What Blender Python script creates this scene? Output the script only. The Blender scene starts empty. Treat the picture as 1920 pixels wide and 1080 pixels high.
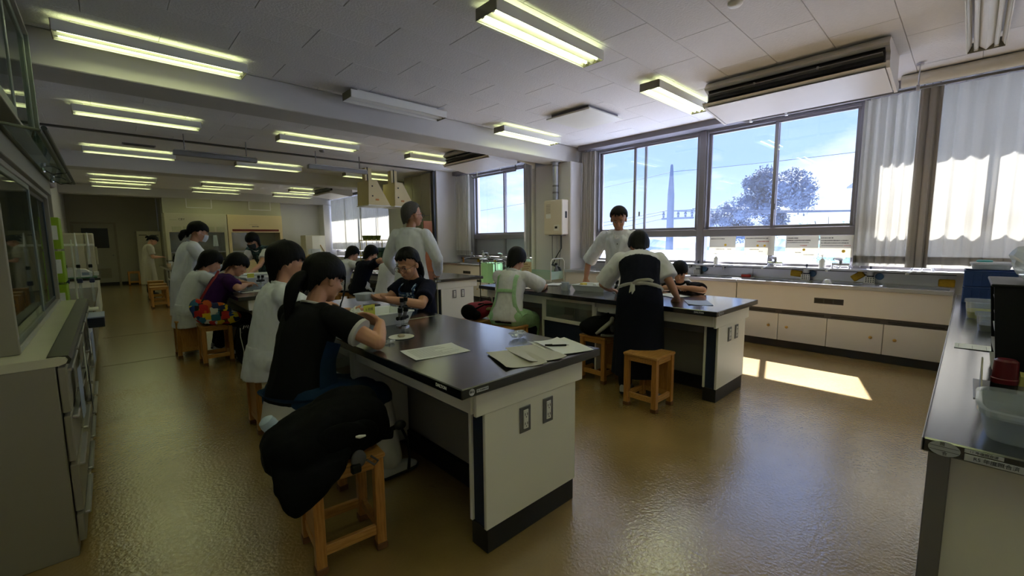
import bpy, bmesh, math, random
from mathutils import Vector, Matrix, noise, Euler
random.seed(7)
scene = bpy.context.scene
COL = scene.collection
PI = math.pi
R = math.radians

# ---------------------------------------------------------------- camera
def make_camera():
    f = 803.8
    yaw, pitch, roll = R(43.22), R(-6.43), R(-0.507)
    fw = Vector((math.sin(yaw)*math.cos(pitch), math.cos(yaw)*math.cos(pitch), math.sin(pitch)))
    r = fw.cross(Vector((0, 0, 1))).normalized(); u = r.cross(fw)
    rr = math.cos(roll)*r + math.sin(roll)*u
    uu = -math.sin(roll)*r + math.cos(roll)*u
    cd = bpy.data.cameras.new('camera'); cam = bpy.data.objects.new('camera', cd); COL.objects.link(cam)
    cd.sensor_fit = 'HORIZONTAL'; cd.sensor_width = 36; cd.lens = f/1920*36
    cd.clip_start = .05; cd.clip_end = 900
    m = Matrix((rr, uu, -fw)).transposed().to_4x4(); m.translation = (0, 0, 1.375)
    cam.matrix_world = m
    scene.camera = cam
make_camera()

# ---------------------------------------------------------------- sky, sun, exposure
def make_world():
    w = bpy.data.worlds.new('sky'); scene.world = w; w.use_nodes = True
    nt = w.node_tree; N = nt.nodes; L = nt.links; N.clear()
    tc = N.new('ShaderNodeTexCoord')
    sp = N.new('ShaderNodeSeparateXYZ'); L.new(tc.outputs['Generated'], sp.inputs[0])
    rmp = N.new('ShaderNodeValToRGB'); L.new(sp.outputs['Z'], rmp.inputs[0])
    e = rmp.color_ramp.elements
    e[0].position = 0.0; e[0].color = (.62, .78, .98, 1)
    e[1].position = 1.0; e[1].color = (.14, .28, .66, 1)
    k = rmp.color_ramp.elements.new(.12); k.color = (.41, .60, .98, 1)
    k = rmp.color_ramp.elements.new(.32); k.color = (.28, .45, .92, 1)
    # clouds: noise on the direction flattened onto a plane
    mp = N.new('ShaderNodeVectorMath'); mp.operation = 'MULTIPLY'; mp.inputs[1].default_value = (1, 1, 2.6)
    L.new(tc.outputs['Generated'], mp.inputs[0])
    nz = N.new('ShaderNodeTexNoise'); nz.inputs['Scale'].default_value = 3.3; nz.inputs['Detail'].default_value = 7
    nz.inputs['Roughness'].default_value = .58
    L.new(mp.outputs[0], nz.inputs['Vector'])
    cr = N.new('ShaderNodeValToRGB'); L.new(nz.outputs['Fac'], cr.inputs[0])
    cr.color_ramp.elements[0].position = .50; cr.color_ramp.elements[0].color = (0, 0, 0, 1)
    cr.color_ramp.elements[1].position = .70; cr.color_ramp.elements[1].color = (.85, .85, .85, 1)
    mx = N.new('ShaderNodeMix'); mx.data_type = 'RGBA'; L.new(cr.outputs[0], mx.inputs[0])
    L.new(rmp.outputs[0], mx.inputs[6]); mx.inputs[7].default_value = (.93, .97, 1.0, 1)
    bg = N.new('ShaderNodeBackground'); L.new(mx.outputs[2], bg.inputs[0]); bg.inputs[1].default_value = SKY
    o = N.new('ShaderNodeOutputWorld'); L.new(bg.outputs[0], o.inputs[0])
SKY = .74
make_world()

def make_sun():
    d = Vector((-1, -.27, -1.14))
    s = bpy.data.lights.new('sun', 'SUN'); s.energy = 20; s.angle = R(.6); s.color = (1, .975, .95)
    o = bpy.data.objects.new('sun', s); COL.objects.link(o)
    o.rotation_euler = d.to_track_quat('-Z', 'Y').to_euler(); o.location = (30, 8, 34)
make_sun()
scene.view_settings.view_transform = 'Standard'
scene.view_settings.look = 'None'
scene.view_settings.exposure = 1.1
scene.view_settings.gamma = 1.0
scene.view_settings.use_curve_mapping = False
LAMP = 4.7          # emission of the lit fluorescent tubes

# ---------------------------------------------------------------- materials
def lin(c):
    if isinstance(c, str):
        c = [int(c[i:i+2], 16)/255 for i in (0, 2, 4)]
    return tuple(x/12.92 if x <= .04045 else ((x+.055)/1.055)**2.4 for x in c)
MATS = {}
def mat(name, col, rough=.5, metal=0., var=.06, vs=6., bump=0., bs=40., spec=.5, stretch=None, emit=None, es=1., coat=0., sub=None):
    if name in MATS: return MATS[name]
    m = bpy.data.materials.new(name); MATS[name] = m; m.use_nodes = True
    nt = m.node_tree; N = nt.nodes; L = nt.links; b = N['Principled BSDF']
    c = lin(col)
    b.inputs['Roughness'].default_value = rough; b.inputs['Metallic'].default_value = metal
    b.inputs['Specular IOR Level'].default_value = spec
    if coat: b.inputs['Coat Weight'].default_value = coat; b.inputs['Coat Roughness'].default_value = .15
    tc = N.new('ShaderNodeTexCoord'); mp = N.new('ShaderNodeMapping')
    L.new(tc.outputs['Object'], mp.inputs[0])
    if stretch: mp.inputs['Scale'].default_value = stretch
    nz = N.new('ShaderNodeTexNoise'); nz.inputs['Scale'].default_value = vs; nz.inputs['Detail'].default_value = 4
    L.new(mp.outputs[0], nz.inputs['Vector'])
    mx = N.new('ShaderNodeMix'); mx.data_type = 'RGBA'
    L.new(nz.outputs['Fac'], mx.inputs[0])
    d = tuple(max(0, x*(1-var*1.6)) for x in c); u = tuple(min(1, x*(1+var*1.6)) for x in c)
    if sub: d = lin(sub)
    mx.inputs[6].default_value = (*d, 1); mx.inputs[7].default_value = (*u, 1)
    L.new(mx.outputs[2], b.inputs['Base Color'])
    if bump:
        n2 = N.new('ShaderNodeTexNoise'); n2.inputs['Scale'].default_value = bs; n2.inputs['Detail'].default_value = 3
        L.new(mp.outputs[0], n2.inputs['Vector'])
        bp = N.new('ShaderNodeBump'); bp.inputs['Strength'].default_value = bump; bp.inputs['Distance'].default_value = .01
        L.new(n2.outputs['Fac'], bp.inputs['Height']); L.new(bp.outputs[0], b.inputs['Normal'])
    if emit:
        b.inputs['Emission Color'].default_value = (*lin(emit), 1); b.inputs['Emission Strength'].default_value = es
    return m
def glassmat(name, tint=(1, 1, 1), refl=.07, rough=.02, haze=0., hazecol=(.8, .85, .9)):
    """thin sheet glass or clear plastic: passes light straight on, with some gloss and milkiness"""
    if name in MATS: return MATS[name]
    m = bpy.data.materials.new(name); MATS[name] = m; m.use_nodes = True
    nt = m.node_tree; N = nt.nodes; L = nt.links; N.clear()
    t = N.new('ShaderNodeBsdfTransparent'); t.inputs[0].default_value = (*tint, 1)
    g = N.new('ShaderNodeBsdfGlossy'); g.inputs['Roughness'].default_value = rough
    fr = N.new('ShaderNodeFresnel'); ge = N.new('ShaderNodeNewGeometry')      # same reflectance on both faces of the sheet
    io = N.new('ShaderNodeMix'); io.data_type = 'FLOAT'; L.new(ge.outputs['Backfacing'], io.inputs[0]); io.inputs[2].default_value = 1.5; io.inputs[3].default_value = 1/1.5
    L.new(io.outputs[0], fr.inputs[0])
    mu = N.new('ShaderNodeMath'); mu.operation = 'MULTIPLY_ADD'; mu.inputs[1].default_value = .6; mu.inputs[2].default_value = refl-.04
    L.new(fr.outputs[0], mu.inputs[0])
    s = N.new('ShaderNodeMixShader'); L.new(mu.outputs[0], s.inputs[0]); L.new(t.outputs[0], s.inputs[1]); L.new(g.outputs[0], s.inputs[2])
    out = N.new('ShaderNodeOutputMaterial')
    if haze:
        dtr = N.new('ShaderNodeBsdfTranslucent'); dtr.inputs[0].default_value = (*hazecol, 1)
        df = N.new('ShaderNodeBsdfDiffuse'); df.inputs[0].default_value = (*hazecol, 1)
        a = N.new('ShaderNodeMixShader'); a.inputs[0].default_value = .5; L.new(dtr.outputs[0], a.inputs[1]); L.new(df.outputs[0], a.inputs[2])
        h = N.new('ShaderNodeMixShader'); h.inputs[0].default_value = haze; L.new(s.outputs[0], h.inputs[1]); L.new(a.outputs[0], h.inputs[2])
        L.new(h.outputs[0], out.inputs[0])
    else:
        L.new(s.outputs[0], out.inputs[0])
    return m
def clothsheer(name, col, trans=.55, see=.05):
    if name in MATS: return MATS[name]
    m = bpy.data.materials.new(name); MATS[name] = m; m.use_nodes = True
    nt = m.node_tree; N = nt.nodes; L = nt.links; N.clear()
    c = lin(col)
    d = N.new('ShaderNodeBsdfDiffuse'); t = N.new('ShaderNodeBsdfTranslucent'); p = N.new('ShaderNodeBsdfTransparent')
    tc = N.new('ShaderNodeTexCoord'); nz = N.new('ShaderNodeTexNoise'); nz.inputs['Scale'].default_value = 300
    L.new(tc.outputs['Object'], nz.inputs['Vector'])
    mx = N.new('ShaderNodeMix'); mx.data_type = 'RGBA'; L.new(nz.outputs['Fac'], mx.inputs[0])
    mx.inputs[6].default_value = (*[x*.9 for x in c], 1); mx.inputs[7].default_value = (*[min(1, x*1.08) for x in c], 1)
    L.new(mx.outputs[2], d.inputs[0]); L.new(mx.outputs[2], t.inputs[0])
    a = N.new('ShaderNodeMixShader'); a.inputs[0].default_value = trans; L.new(d.outputs[0], a.inputs[1]); L.new(t.outputs[0], a.inputs[2])
    b = N.new('ShaderNodeMixShader'); b.inputs[0].default_value = see; L.new(a.outputs[0], b.inputs[1]); L.new(p.outputs[0], b.inputs[2])
    o = N.new('ShaderNodeOutputMaterial'); L.new(b.outputs[0], o.inputs[0])
    return m
def patchmat(name, cols, scale=9., kind='VORONOI', rough=.8, metric='EUCLIDEAN'):
    """cloth printed in patches of several colours"""
    if name in MATS: return MATS[name]
    m = bpy.data.materials.new(name); MATS[name] = m; m.use_nodes = True
    nt = m.node_tree; N = nt.nodes; L = nt.links; b = N['Principled BSDF']; b.inputs['Roughness'].default_value = rough
    tc = N.new('ShaderNodeTexCoord'); v = N.new('ShaderNodeTexVoronoi'); v.inputs['Scale'].default_value = scale; v.distance = metric
    L.new(tc.outputs['Object'], v.inputs['Vector'])
    sp = N.new('ShaderNodeSeparateColor'); L.new(v.outputs['Color'], sp.inputs[0])
    r = N.new('ShaderNodeValToRGB'); r.color_ramp.interpolation = 'CONSTANT'
    if kind == 'VORONOI': L.new(sp.outputs[0], r.inputs[0])
    else: L.new(v.outputs['Distance'], r.inputs[0])
    e = r.color_ramp.elements
    while len(e) < len(cols): e.new(.5)
    for i, c in enumerate(cols):
        pos, cc = (c if isinstance(c, tuple) and isinstance(c[0], float) else (i/len(cols), c))
        e[i].position = pos; e[i].color = (*lin(cc), 1)
    L.new(r.outputs[0], b.inputs['Base Color'])
    return m

# ---------------------------------------------------------------- mesh building
class MB:
    def __init__(s): s.v = []; s.f = []
    def add(s, v, f):
        n = len(s.v); s.v += [tuple(p) for p in v]; s.f += [tuple(i+n for i in q) for q in f]; return s
    def box(s, x0, x1, y0, y1, z0, z1):
        return s.add([(x0,y0,z0),(x1,y0,z0),(x1,y1,z0),(x0,y1,z0),(x0,y0,z1),(x1,y0,z1),(x1,y1,z1),(x0,y1,z1)],
                     [(0,3,2,1),(4,5,6,7),(0,1,5,4),(1,2,6,5),(2,3,7,6),(3,0,4,7)])
    def rbox(s, x0, x1, y0, y1, z0, z1, b=.004):
        """box with chamfered edges"""
        b = min(b, (x1-x0)*.45, (y1-y0)*.45, (z1-z0)*.45)
        X, Y, Z = (x0, x1), (y0, y1), (z0, z1); v = []; idx = {}
        for i in (0, 1):
            for j in (0, 1):
                for k in (0, 1):
                    sx, sy, sz = 1-2*i, 1-2*j, 1-2*k
                    for a in range(3):
                        p = [X[i]+sx*b, Y[j]+sy*b, Z[k]+sz*b]; p[a] = (X[i], Y[j], Z[k])[a]
                        idx[i, j, k, a] = len(v); v.append(tuple(p))
        f = []
        for i in (0, 1): f.append(tuple(idx[i, j, k, 0] for j, k in ((0,0),(1,0),(1,1),(0,1)))[::1 if i else -1])
        for j in (0, 1): f.append(tuple(idx[i, j, k, 1] for i, k in ((0,0),(0,1),(1,1),(1,0)))[::1 if j else -1])
        for k in (0, 1): f.append(tuple(idx[i, j, k, 2] for i, j in ((0,0),(1,0),(1,1),(0,1)))[::1 if k else -1])
        for i in (0, 1):
            for j in (0, 1):
                f.append((idx[i,j,0,0], idx[i,j,1,0], idx[i,j,1,1], idx[i,j,0,1])[::1 if i != j else -1])
        for i in (0, 1):
            for k in (0, 1):
                f.append((idx[i,0,k,0], idx[i,0,k,2], idx[i,1,k,2], idx[i,1,k,0])[::1 if i == k else -1][::-1])
        for j in (0, 1):
            for k in (0, 1):
                f.append((idx[0,j,k,1], idx[1,j,k,1], idx[1,j,k,2], idx[0,j,k,2])[::1 if j == k else -1][::-1])
        for i in (0, 1):
            for j in (0, 1):
                for k in (0, 1):
                    f.append(tuple(idx[i,j,k,a] for a in (0, 1, 2))[::1 if (i+j+k) % 2 == 1 else -1])
        return s.add(v, f)
    def tube(s, pts, rad, n=8, cap=True, flat=None):
        """sweep of circles (or ellipses: flat=(ux, ratio)) along pts"""
        P = [Vector(p) for p in pts]; m = len(P)
        if not hasattr(rad, '__len__'): rad = [rad]*m
        V = []; last = None
        for i in range(m):
            t = (P[min(i+1, m-1)]-P[max(i-1, 0)])
            t = t.normalized() if t.length > 1e-9 else Vector((0, 0, 1))
            if last is None:
                a = Vector((0, 0, 1)) if abs(t.z) < .9 else Vector((1, 0, 0))
                u = t.cross(a).normalized()
            else:
                u = (last-t*last.dot(t)); u = u.normalized() if u.length > 1e-6 else t.orthogonal().normalized()
            last = u; w = t.cross(u)
            for k in range(n):
                a = 2*PI*k/n; V.append(P[i]+rad[i]*(math.cos(a)*u+math.sin(a)*w))
        F = []
        for i in range(m-1):
            for k in range(n):
                F.append((i*n+k, i*n+(k+1) % n, (i+1)*n+(k+1) % n, (i+1)*n+k))
        if cap: F += [tuple(range(n))[::-1], tuple((m-1)*n+k for k in range(n))]
        return s.add(V, F)
    def cyl(s, p0, p1, r, r1=None, n=12): return s.tube([p0, p1], [r, r if r1 is None else r1], n)
    def ell_sweep(s, rings, n=16, cap=True, e=2.0):
        """rings: (centre, axis u (vector with length = half width), axis w); e: superellipse exponent"""
        V = []
        for c, u, w in rings:
            c, u, w = Vector(c), Vector(u), Vector(w)
            for k in range(n):
                a = 2*PI*k/n; ca, sa = math.cos(a), math.sin(a)
                ca = math.copysign(abs(ca)**(2/e), ca); sa = math.copysign(abs(sa)**(2/e), sa)
                V.append(c+u*ca+w*sa)
        m = len(rings); F = []
        for i in range(m-1):
            for k in range(n): F.append((i*n+k, i*n+(k+1) % n, (i+1)*n+(k+1) % n, (i+1)*n+k))
        if cap: F += [tuple(range(n))[::-1], tuple((m-1)*n+k for k in range(n))]
        return s.add(V, F)
    def lathe(s, prof, c=(0, 0, 0), n=16, rx=1., ry=1., cap=True):
        V = []; F = []
        for r, z in prof:
            for k in range(n):
                a = 2*PI*k/n; V.append((c[0]+r*rx*math.cos(a), c[1]+r*ry*math.sin(a), c[2]+z))
        m = len(prof)
        for i in range(m-1):
            for k in range(n): F.append((i*n+k, i*n+(k+1) % n, (i+1)*n+(k+1) % n, (i+1)*n+k))
        if cap:
            F += [tuple(range(n))[::-1], tuple((m-1)*n+k for k in range(n))]
        return s.add(V, F)
    def ell(s, c, r, nu=14, nv=9, rot=None):
        V = []; F = []; c = Vector(c)
        if not hasattr(r, '__len__'): r = (r, r, r)
        for j in range(1, nv):
            t = PI*j/nv
            for k in range(nu):
                a = 2*PI*k/nu; V.append(Vector((r[0]*math.sin(t)*math.cos(a), r[1]*math.sin(t)*math.sin(a), r[2]*math.cos(t))))
        V += [Vector((0, 0, r[2])), Vector((0, 0, -r[2]))]
        for j in range(nv-2):
            for k in range(nu): F.append((j*nu+k, (j+1)*nu+k, (j+1)*nu+(k+1) % nu, j*nu+(k+1) % nu))
        a = (nv-1)*nu
        for k in range(nu):
            F.append((a, k, (k+1) % nu)); F.append((a+1, (nv-2)*nu+(k+1) % nu, (nv-2)*nu+k))
        if rot is not None: V = [rot @ p for p in V]
        return s.add([p+c for p in V], F)
    def prism(s, poly, d0, d1, axis='y'):
        """polygon (a,b) extruded along an axis: x:(y,z) y:(x,z) z:(x,y)"""
        n = len(poly)
        def mk(a, b, d): return {'x': (d, a, b), 'y': (a, d, b), 'z': (a, b, d)}[axis]
        V = [mk(a, b, d0) for a, b in poly]+[mk(a, b, d1) for a, b in poly]
        F = [tuple(range(n))[::-1], tuple(range(n, 2*n))]+[(i, (i+1) % n, n+(i+1) % n, n+i) for i in range(n)]
        return s.add(V, F)
    def sheet(s, fn, nu, nv, th=.002):
        """thin sheet: fn(u,v)->point, u,v in 0..1, with thickness along its normal"""
        P = [[Vector(fn(i/nu, j/nv)) for j in range(nv+1)] for i in range(nu+1)]
        def nrm(i, j):
            a = P[min(i+1, nu)][j]-P[max(i-1, 0)][j]; b = P[i][min(j+1, nv)]-P[i][max(j-1, 0)]
            n = a.cross(b); return n.normalized() if n.length > 1e-12 else Vector((0, 0, 1))
        V = []
        for sg in (.5, -.5):
            for i in range(nu+1):
                for j in range(nv+1): V.append(P[i][j]+nrm(i, j)*th*sg)
        F = []; W = nv+1; T = (nu+1)*W
        for i in range(nu):
            for j in range(nv):
                a, b, c, d = i*W+j, (i+1)*W+j, (i+1)*W+j+1, i*W+j+1
                F += [(a, b, c, d), (T+d, T+c, T+b, T+a)]
        for i in range(nu): F += [(i*W, T+i*W, T+(i+1)*W, (i+1)*W), (i*W+nv, (i+1)*W+nv, T+(i+1)*W+nv, T+i*W+nv)]
        for j in range(nv): F += [(j, j+1, T+j+1, T+j), (nu*W+j, T+nu*W+j, T+nu*W+j+1, nu*W+j+1)]
        return s.add(V, F)
    def xf(s, m, start=0):
        for i in range(start, len(s.v)): s.v[i] = tuple(m @ Vector(s.v[i]))
        return s
    def mesh(s, name, smooth=None):
        me = bpy.data.meshes.new(name); me.from_pydata(s.v, [], s.f); 
        bm = bmesh.new(); bm.from_mesh(me); bmesh.ops.recalc_face_normals(bm, faces=bm.faces); bm.to_mesh(me); bm.free()
        if smooth is not None:
            for p in me.polygons: p.use_smooth = True
            me.set_sharp_from_angle(angle=R(smooth))
        me.update(); return me
    def build(s, name, m, parent=None, smooth=None, **tg):
        me = s.mesh(name, smooth); me.materials.append(m)
        o = bpy.data.objects.new(name, me); COL.objects.link(o)
        if parent: o.parent = parent
        if tg: tag(o, **tg)
        return o
def tag(o, label=None, cat=None, group=None, kind=None):
    if label: o['label'] = label
    if cat: o['category'] = cat
    if group: o['group'] = group
    if kind: o['kind'] = kind
    return o
def thing(name, label=None, cat=None, loc=(0, 0, 0), rz=0., group=None, kind=None):
    o = bpy.data.objects.new(name, None); COL.objects.link(o); o.empty_display_size = .05
    o.location = loc; o.rotation_euler = (0, 0, rz); return tag(o, label, cat, group, kind)
def copytree(o, parent=None, label=None, loc=None, rz=None):
    c = o.copy(); COL.objects.link(c); c.parent = parent
    if label: c['label'] = label
    if loc is not None: c.location = loc
    if rz is not None: c.rotation_euler = (0, 0, rz)
    for ch in list(KIDS.get(o.name, o.children)): copytree(ch, c)
    return c
KIDS = {}
WORK = bpy.data.scenes.new('workbench')      # a side scene in which modifiers are baked, removed at the end
def bake(o):
    WORK.collection.objects.link(o); vl = WORK.view_layers[0]; vl.update()
    me = bpy.data.meshes.new_from_object(o.evaluated_get(vl.depsgraph))
    bpy.data.objects.remove(o); return me
def text(name, s, size, loc, rot, m, parent=None, align='CENTER', ext=.0004, bold=0.):
    cu = bpy.data.curves.new(name, 'FONT'); cu.body = s; cu.size = size; cu.align_x = align; cu.align_y = 'CENTER'
    cu.extrude = ext; cu.resolution_u = 2; cu.offset = bold
    me = bake(bpy.data.objects.new(name, cu)); me.name = name; me.materials.clear(); me.materials.append(m)
    o = bpy.data.objects.new(name, me); COL.objects.link(o); o.location = loc; o.rotation_euler = rot
    if parent: o.parent = parent
    return o
def fbm(p, f=1., o=3):
    return noise.fractal(Vector(p)*f, 1., 2., o)
# ================================================================ THE SETTING
XW, XL, YN, YB, ZC = 6.65, -.85, -4.2, 19.4, 3.05
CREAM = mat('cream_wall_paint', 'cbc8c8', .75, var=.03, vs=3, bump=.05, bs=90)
WHITEP = mat('white_ceiling_board', 'dcd9da', .85, var=.03, vs=30, bump=.35, bs=55)
BEAMP = mat('grey_beam_paint', 'bdb9b4', .7, var=.04, vs=2.5)
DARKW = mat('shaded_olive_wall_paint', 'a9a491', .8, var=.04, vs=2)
ALU = mat('window_aluminium', '8e8a90', .38, metal=.6, var=.05, vs=5)
ALUL = mat('light_aluminium', 'b9b8bd', .3, metal=.8, var=.05)
BLACKR = mat('black_rubber', '14151a', .5)
GREYM = mat('grey_metal', '7d7c80', .4, metal=.5)
WHITEM = mat('white_enamel', 'dedcd6', .4, var=.02)
CHROME = mat('chrome', 'd8dade', .12, metal=1, var=.01)
STEEL = mat('stainless_steel', 'cfcfd3', .36, metal=1, var=.08, vs=3, bump=.03, bs=200, stretch=(20, 1, 1))
DUCT = mat('galvanised_flue', 'b4b5bb', .3, metal=.9, var=.15, vs=8)
GLASS = glassmat('window_glass', (.96, .975, 1.0), .06, haze=.014, hazecol=(.8, .85, .95))
FROST = mat('grey_frosted_pane', '8f8e95', .5, var=.02)  # opaque grey stands in for the dim frosted glass panes

def floor_mat():
    m = bpy.data.materials.new('tan_vinyl_floor'); m.use_nodes = True
    nt = m.node_tree; N = nt.nodes; L = nt.links; b = N['Principled BSDF']
    tc = N.new('ShaderNodeTexCoord')
    n1 = N.new('ShaderNodeTexNoise'); n1.inputs['Scale'].default_value = .9; n1.inputs['Detail'].default_value = 5; L.new(tc.outputs['Object'], n1.inputs['Vector'])
    r1 = N.new('ShaderNodeValToRGB'); L.new(n1.outputs['Fac'], r1.inputs[0])
    r1.color_ramp.elements[0].position = .32; r1.color_ramp.elements[0].color = (*lin('8a7244'), 1)
    r1.color_ramp.elements[1].position = .68; r1.color_ramp.elements[1].color = (*lin('ab8f5c'), 1)
    n2 = N.new('ShaderNodeTexNoise'); n2.inputs['Scale'].default_value = 6; n2.inputs['Detail'].default_value = 8; n2.inputs['Roughness'].default_value = .7; L.new(tc.outputs['Object'], n2.inputs['Vector'])
    r2 = N.new('ShaderNodeValToRGB'); L.new(n2.outputs['Fac'], r2.inputs[0])
    r2.color_ramp.elements[0].position = .24; r2.color_ramp.elements[0].color = (.28, .26, .25, 1)
    r2.color_ramp.elements[1].position = .36; r2.color_ramp.elements[1].color = (1, 1, 1, 1)
    mx = N.new('ShaderNodeMix'); mx.data_type = 'RGBA'; mx.blend_type = 'MULTIPLY'; mx.inputs[0].default_value = .8
    L.new(r1.outputs[0], mx.inputs[6]); L.new(r2.outputs[0], mx.inputs[7]); L.new(mx.outputs[2], b.inputs['Base Color'])
    b.inputs['Roughness'].default_value = .2; b.inputs['Specular IOR Level'].default_value = .8; b.inputs['Coat Weight'].default_value = .9; b.inputs['Coat Roughness'].default_value = .16; b.inputs['Coat IOR'].default_value = 1.8
    n3 = N.new('ShaderNodeTexNoise'); n3.inputs['Scale'].default_value = 62; n3.inputs['Detail'].default_value = 2; L.new(tc.outputs['Object'], n3.inputs['Vector'])
    bp = N.new('ShaderNodeBump'); bp.inputs['Strength'].default_value = .3; bp.inputs['Distance'].default_value = .006
    L.new(n3.outputs['Fac'], bp.inputs['Height']); L.new(bp.outputs[0], b.inputs['Normal']); L.new(bp.outputs[0], b.inputs['Coat Normal'])
    return m
fl = MB().box(XL-.1, XW+.1, YN-.1, YB+.1, -.12, 0).build('floor', floor_mat(), kind='structure')
SEAM = mat('floor_seam', '57482c', .6)
for y in (8.55, 6.55):
    MB().box(XL+.7, .95, y, y+.008, -.002, .0015).build('seam', SEAM, fl)

# ceiling: slab with rows of boards hung under it (running bond)
cl = MB().box(XL-.1, XW+.1, YN-.1, YB+.1, ZC+.012, ZC+.2).build('ceiling', WHITEP, kind='structure')
tw, td = .92, .4535
bme = {}
def board(x0, x1, y0, y1):
    w, d = round(x1-x0, 3), round(y1-y0, 3)
    if (w, d) not in bme:
        b = MB().rbox(.0017, w-.0017, .0017, d-.0017, 0, .012, .003).mesh('board'); b.materials.append(WHITEP); bme[w, d] = b
    o = bpy.data.objects.new('board', bme[w, d]); COL.objects.link(o); o.parent = cl; o.location = (x0, y0, ZC)
for ys, ye in ((.046-td*2, 5.10), (5.62, 9.0)):
    y = ys; r = 0
    while y < ye-.02:
        y1 = min(y+td, ye)
        x = 1.38-tw*3+(.46 if int(round((y-.046)/td)) % 2 else 0)
        while x < XW:
            x0, x1 = max(x, XL), min(x+tw, XW)
            if x1-x0 > .03: board(x0, x1, y, y1)
            x += tw
        y = y1
MB().box(XL, XW, 9.09, YB, ZC, ZC+.012).build('plain_ceiling_field', WHITEP, cl)
MB().box(XL, XW, YN, .046-td*2, ZC, ZC+.012).build('plain_ceiling_field', WHITEP, cl)

# walls
w = MB()
x0, x1 = XW, XW+.2
w.box(x0, x1, YN-.1, YB+.1, -.1, .98)
w.box(x0, x1, YN-.1, YB+.1, 2.97, ZC)
for a, b in ((YN-.1, -2.95), (4.76, 6.42), (8.42, 12.2), (17.3, YB+.1)): w.box(x0, x1, a, b, .98, 2.97)
w.build('wall_window', CREAM, kind='structure')
MB().box(XL-.15, XL, YN-.1, YB+.1, -.1, ZC).build('wall_left', CREAM, kind='structure')
MB().box(XL-.1, XW+.2, YN-.25, YN, -.1, ZC).build('wall_near', CREAM, kind='structure')
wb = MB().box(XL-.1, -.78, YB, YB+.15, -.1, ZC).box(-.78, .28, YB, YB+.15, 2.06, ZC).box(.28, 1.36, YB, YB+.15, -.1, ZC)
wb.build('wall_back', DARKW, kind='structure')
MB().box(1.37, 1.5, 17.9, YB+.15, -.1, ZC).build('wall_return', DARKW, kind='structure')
wb2 = MB().box(1.36, XW, 17.72, 17.9, -.1, ZC).build('wall_alcove', CREAM, kind='structure')
MB().box(XL, 1.36, YB-.012, YB, 0, .09).build('baseboard_back', BLACKR, kind='structure')

# beams, columns, soffits
def beam(n, y0, y1, z):
    return MB().rbox(XL, XW, y0, y1, z, ZC+.01, .008).build('trim_%d' % n, BEAMP, kind='structure')
beam(1, 5.12, 5.60, 2.775); beam(2, 11.25, 11.75, 2.775); beam(3, 17.25, 17.70, 2.775)
MB().rbox(6.2, XW, 5.02, 5.9, 0, 2.776, .012).build('trim_4', CREAM, kind='structure')
MB().rbox(6.2, XW, 11.1, 11.95, 0, 2.776, .012).build('trim_5', CREAM, kind='structure')
MB().rbox(6.2, XW, 17.2, 17.72, 0, 2.776, .012).build('trim_6', CREAM, kind='structure')
# track of the folding partition and the stub wall it folds against
DTRACK = mat('dark_track', '4a4640', .5, metal=.3)
MB().box(XL, 5.9, 9.02, 9.09, ZC-.02, ZC+.012).build('trim_7', DTRACK, kind='structure')
MB().rbox(5.93, XW, 8.95, 9.06, 0, ZC, .006).build('wall_stub', CREAM, kind='structure')
PARTN = mat('partition_panel', '98937f', .55, var=.04)
pt = thing('folding_partition', 'olive grey folding partition panels stacked beside the cream stub wall', 'partition', (5.86, 9.1, 0))
for i in range(3):
    p = MB().rbox(-.03-.002*i, .05, i*.40, i*.40+.395, .02, 3.0, .006).build('panel', PARTN, pt)
MB().rbox(.0, .068, -.11, -.004, 0, 3.03, .004).build('end_post', mat('partition_post', '24252c', .4), pt)
MB().rbox(-.036, -.028, .02, 1.17, 1.98, 1.995, .001).build('rail', GREYM, pt)

# outside eave that shades the tops of the windows
MB().box(XW+.2, 7.34, YN-1, YB+1, 3.12, 3.28).build('trim_8', BEAMP, kind='structure')
MB().box(XW+.2, 6.98, YN-1, YB+1, -.2, .95).build('wall_outside', CREAM, kind='structure')

# ---------------------------------------------------------------- windows
def frame_rect(m, x0, x1, y0, y1, z0, z1, t):
    m.rbox(x0, x1, y0, y0+t, z0, z1, .003); m.rbox(x0, x1, y1-t, y1, z0, z1, .003)
    m.rbox(x0, x1, y0+t, y1-t, z0, z0+t, .003); m.rbox(x0, x1, y0+t, y1-t, z1-t, z1, .003)
def window(n, y0, y1, ymid, lower=True, overlap=.05, frost=False, zb=.99, sp=1):
    zt = 2.955
    m = MB(); frame_rect(m, 6.64, 6.76, y0, y1, zb, zt, .035)
    m.rbox(6.63, 6.77, y0, y1, 1.395, 1.505, .004)
    o = m.build('window_%d' % n, ALU, kind='structure')
    spans = [(y0+.03, ymid+overlap/2), (ymid-overlap/2, y1-.03)]
    for i, (a, b) in enumerate(spans):
        x = 6.665+.04*(i if sp else 1-i); f = MB(); frame_rect(f, x, x+.032, a, b, 1.5, zt-.02, .042)
        s = f.build('sash', ALU, o)
        MB().box(x+.013, x+.019, a+.035, b-.035, 1.535, zt-.055).build('pane', GLASS, s)
    MB().rbox(6.652, 6.668, ymid-.03, ymid-.005, 2.0-.25, 2.0-.17, .003).build('latch', GREYM, o)
    ym2 = ymid
    MB().rbox(6.66, 6.74, ym2-.03, ym2+.03, zb+.03, 1.4, .003).build('lower_post', ALU, o)
    for a, b in ((y0+.03, ym2-.03), (ym2+.03, y1-.03)):
        MB().box(6.70, 6.706, a, b, zb+.03, 1.4).build('lower_pane', FROST if frost else GLASS, o)
    return o
window(1, 2.875, 4.76, 3.92, overlap=.22)
window(2, .96, 2.815, 1.88)
window(3, -1.0, .90, -.05)
MB().rbox(6.62, 6.78, 2.80, 2.89, .98, 2.96, .004).build('trim_9', ALU, kind='structure')
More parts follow.
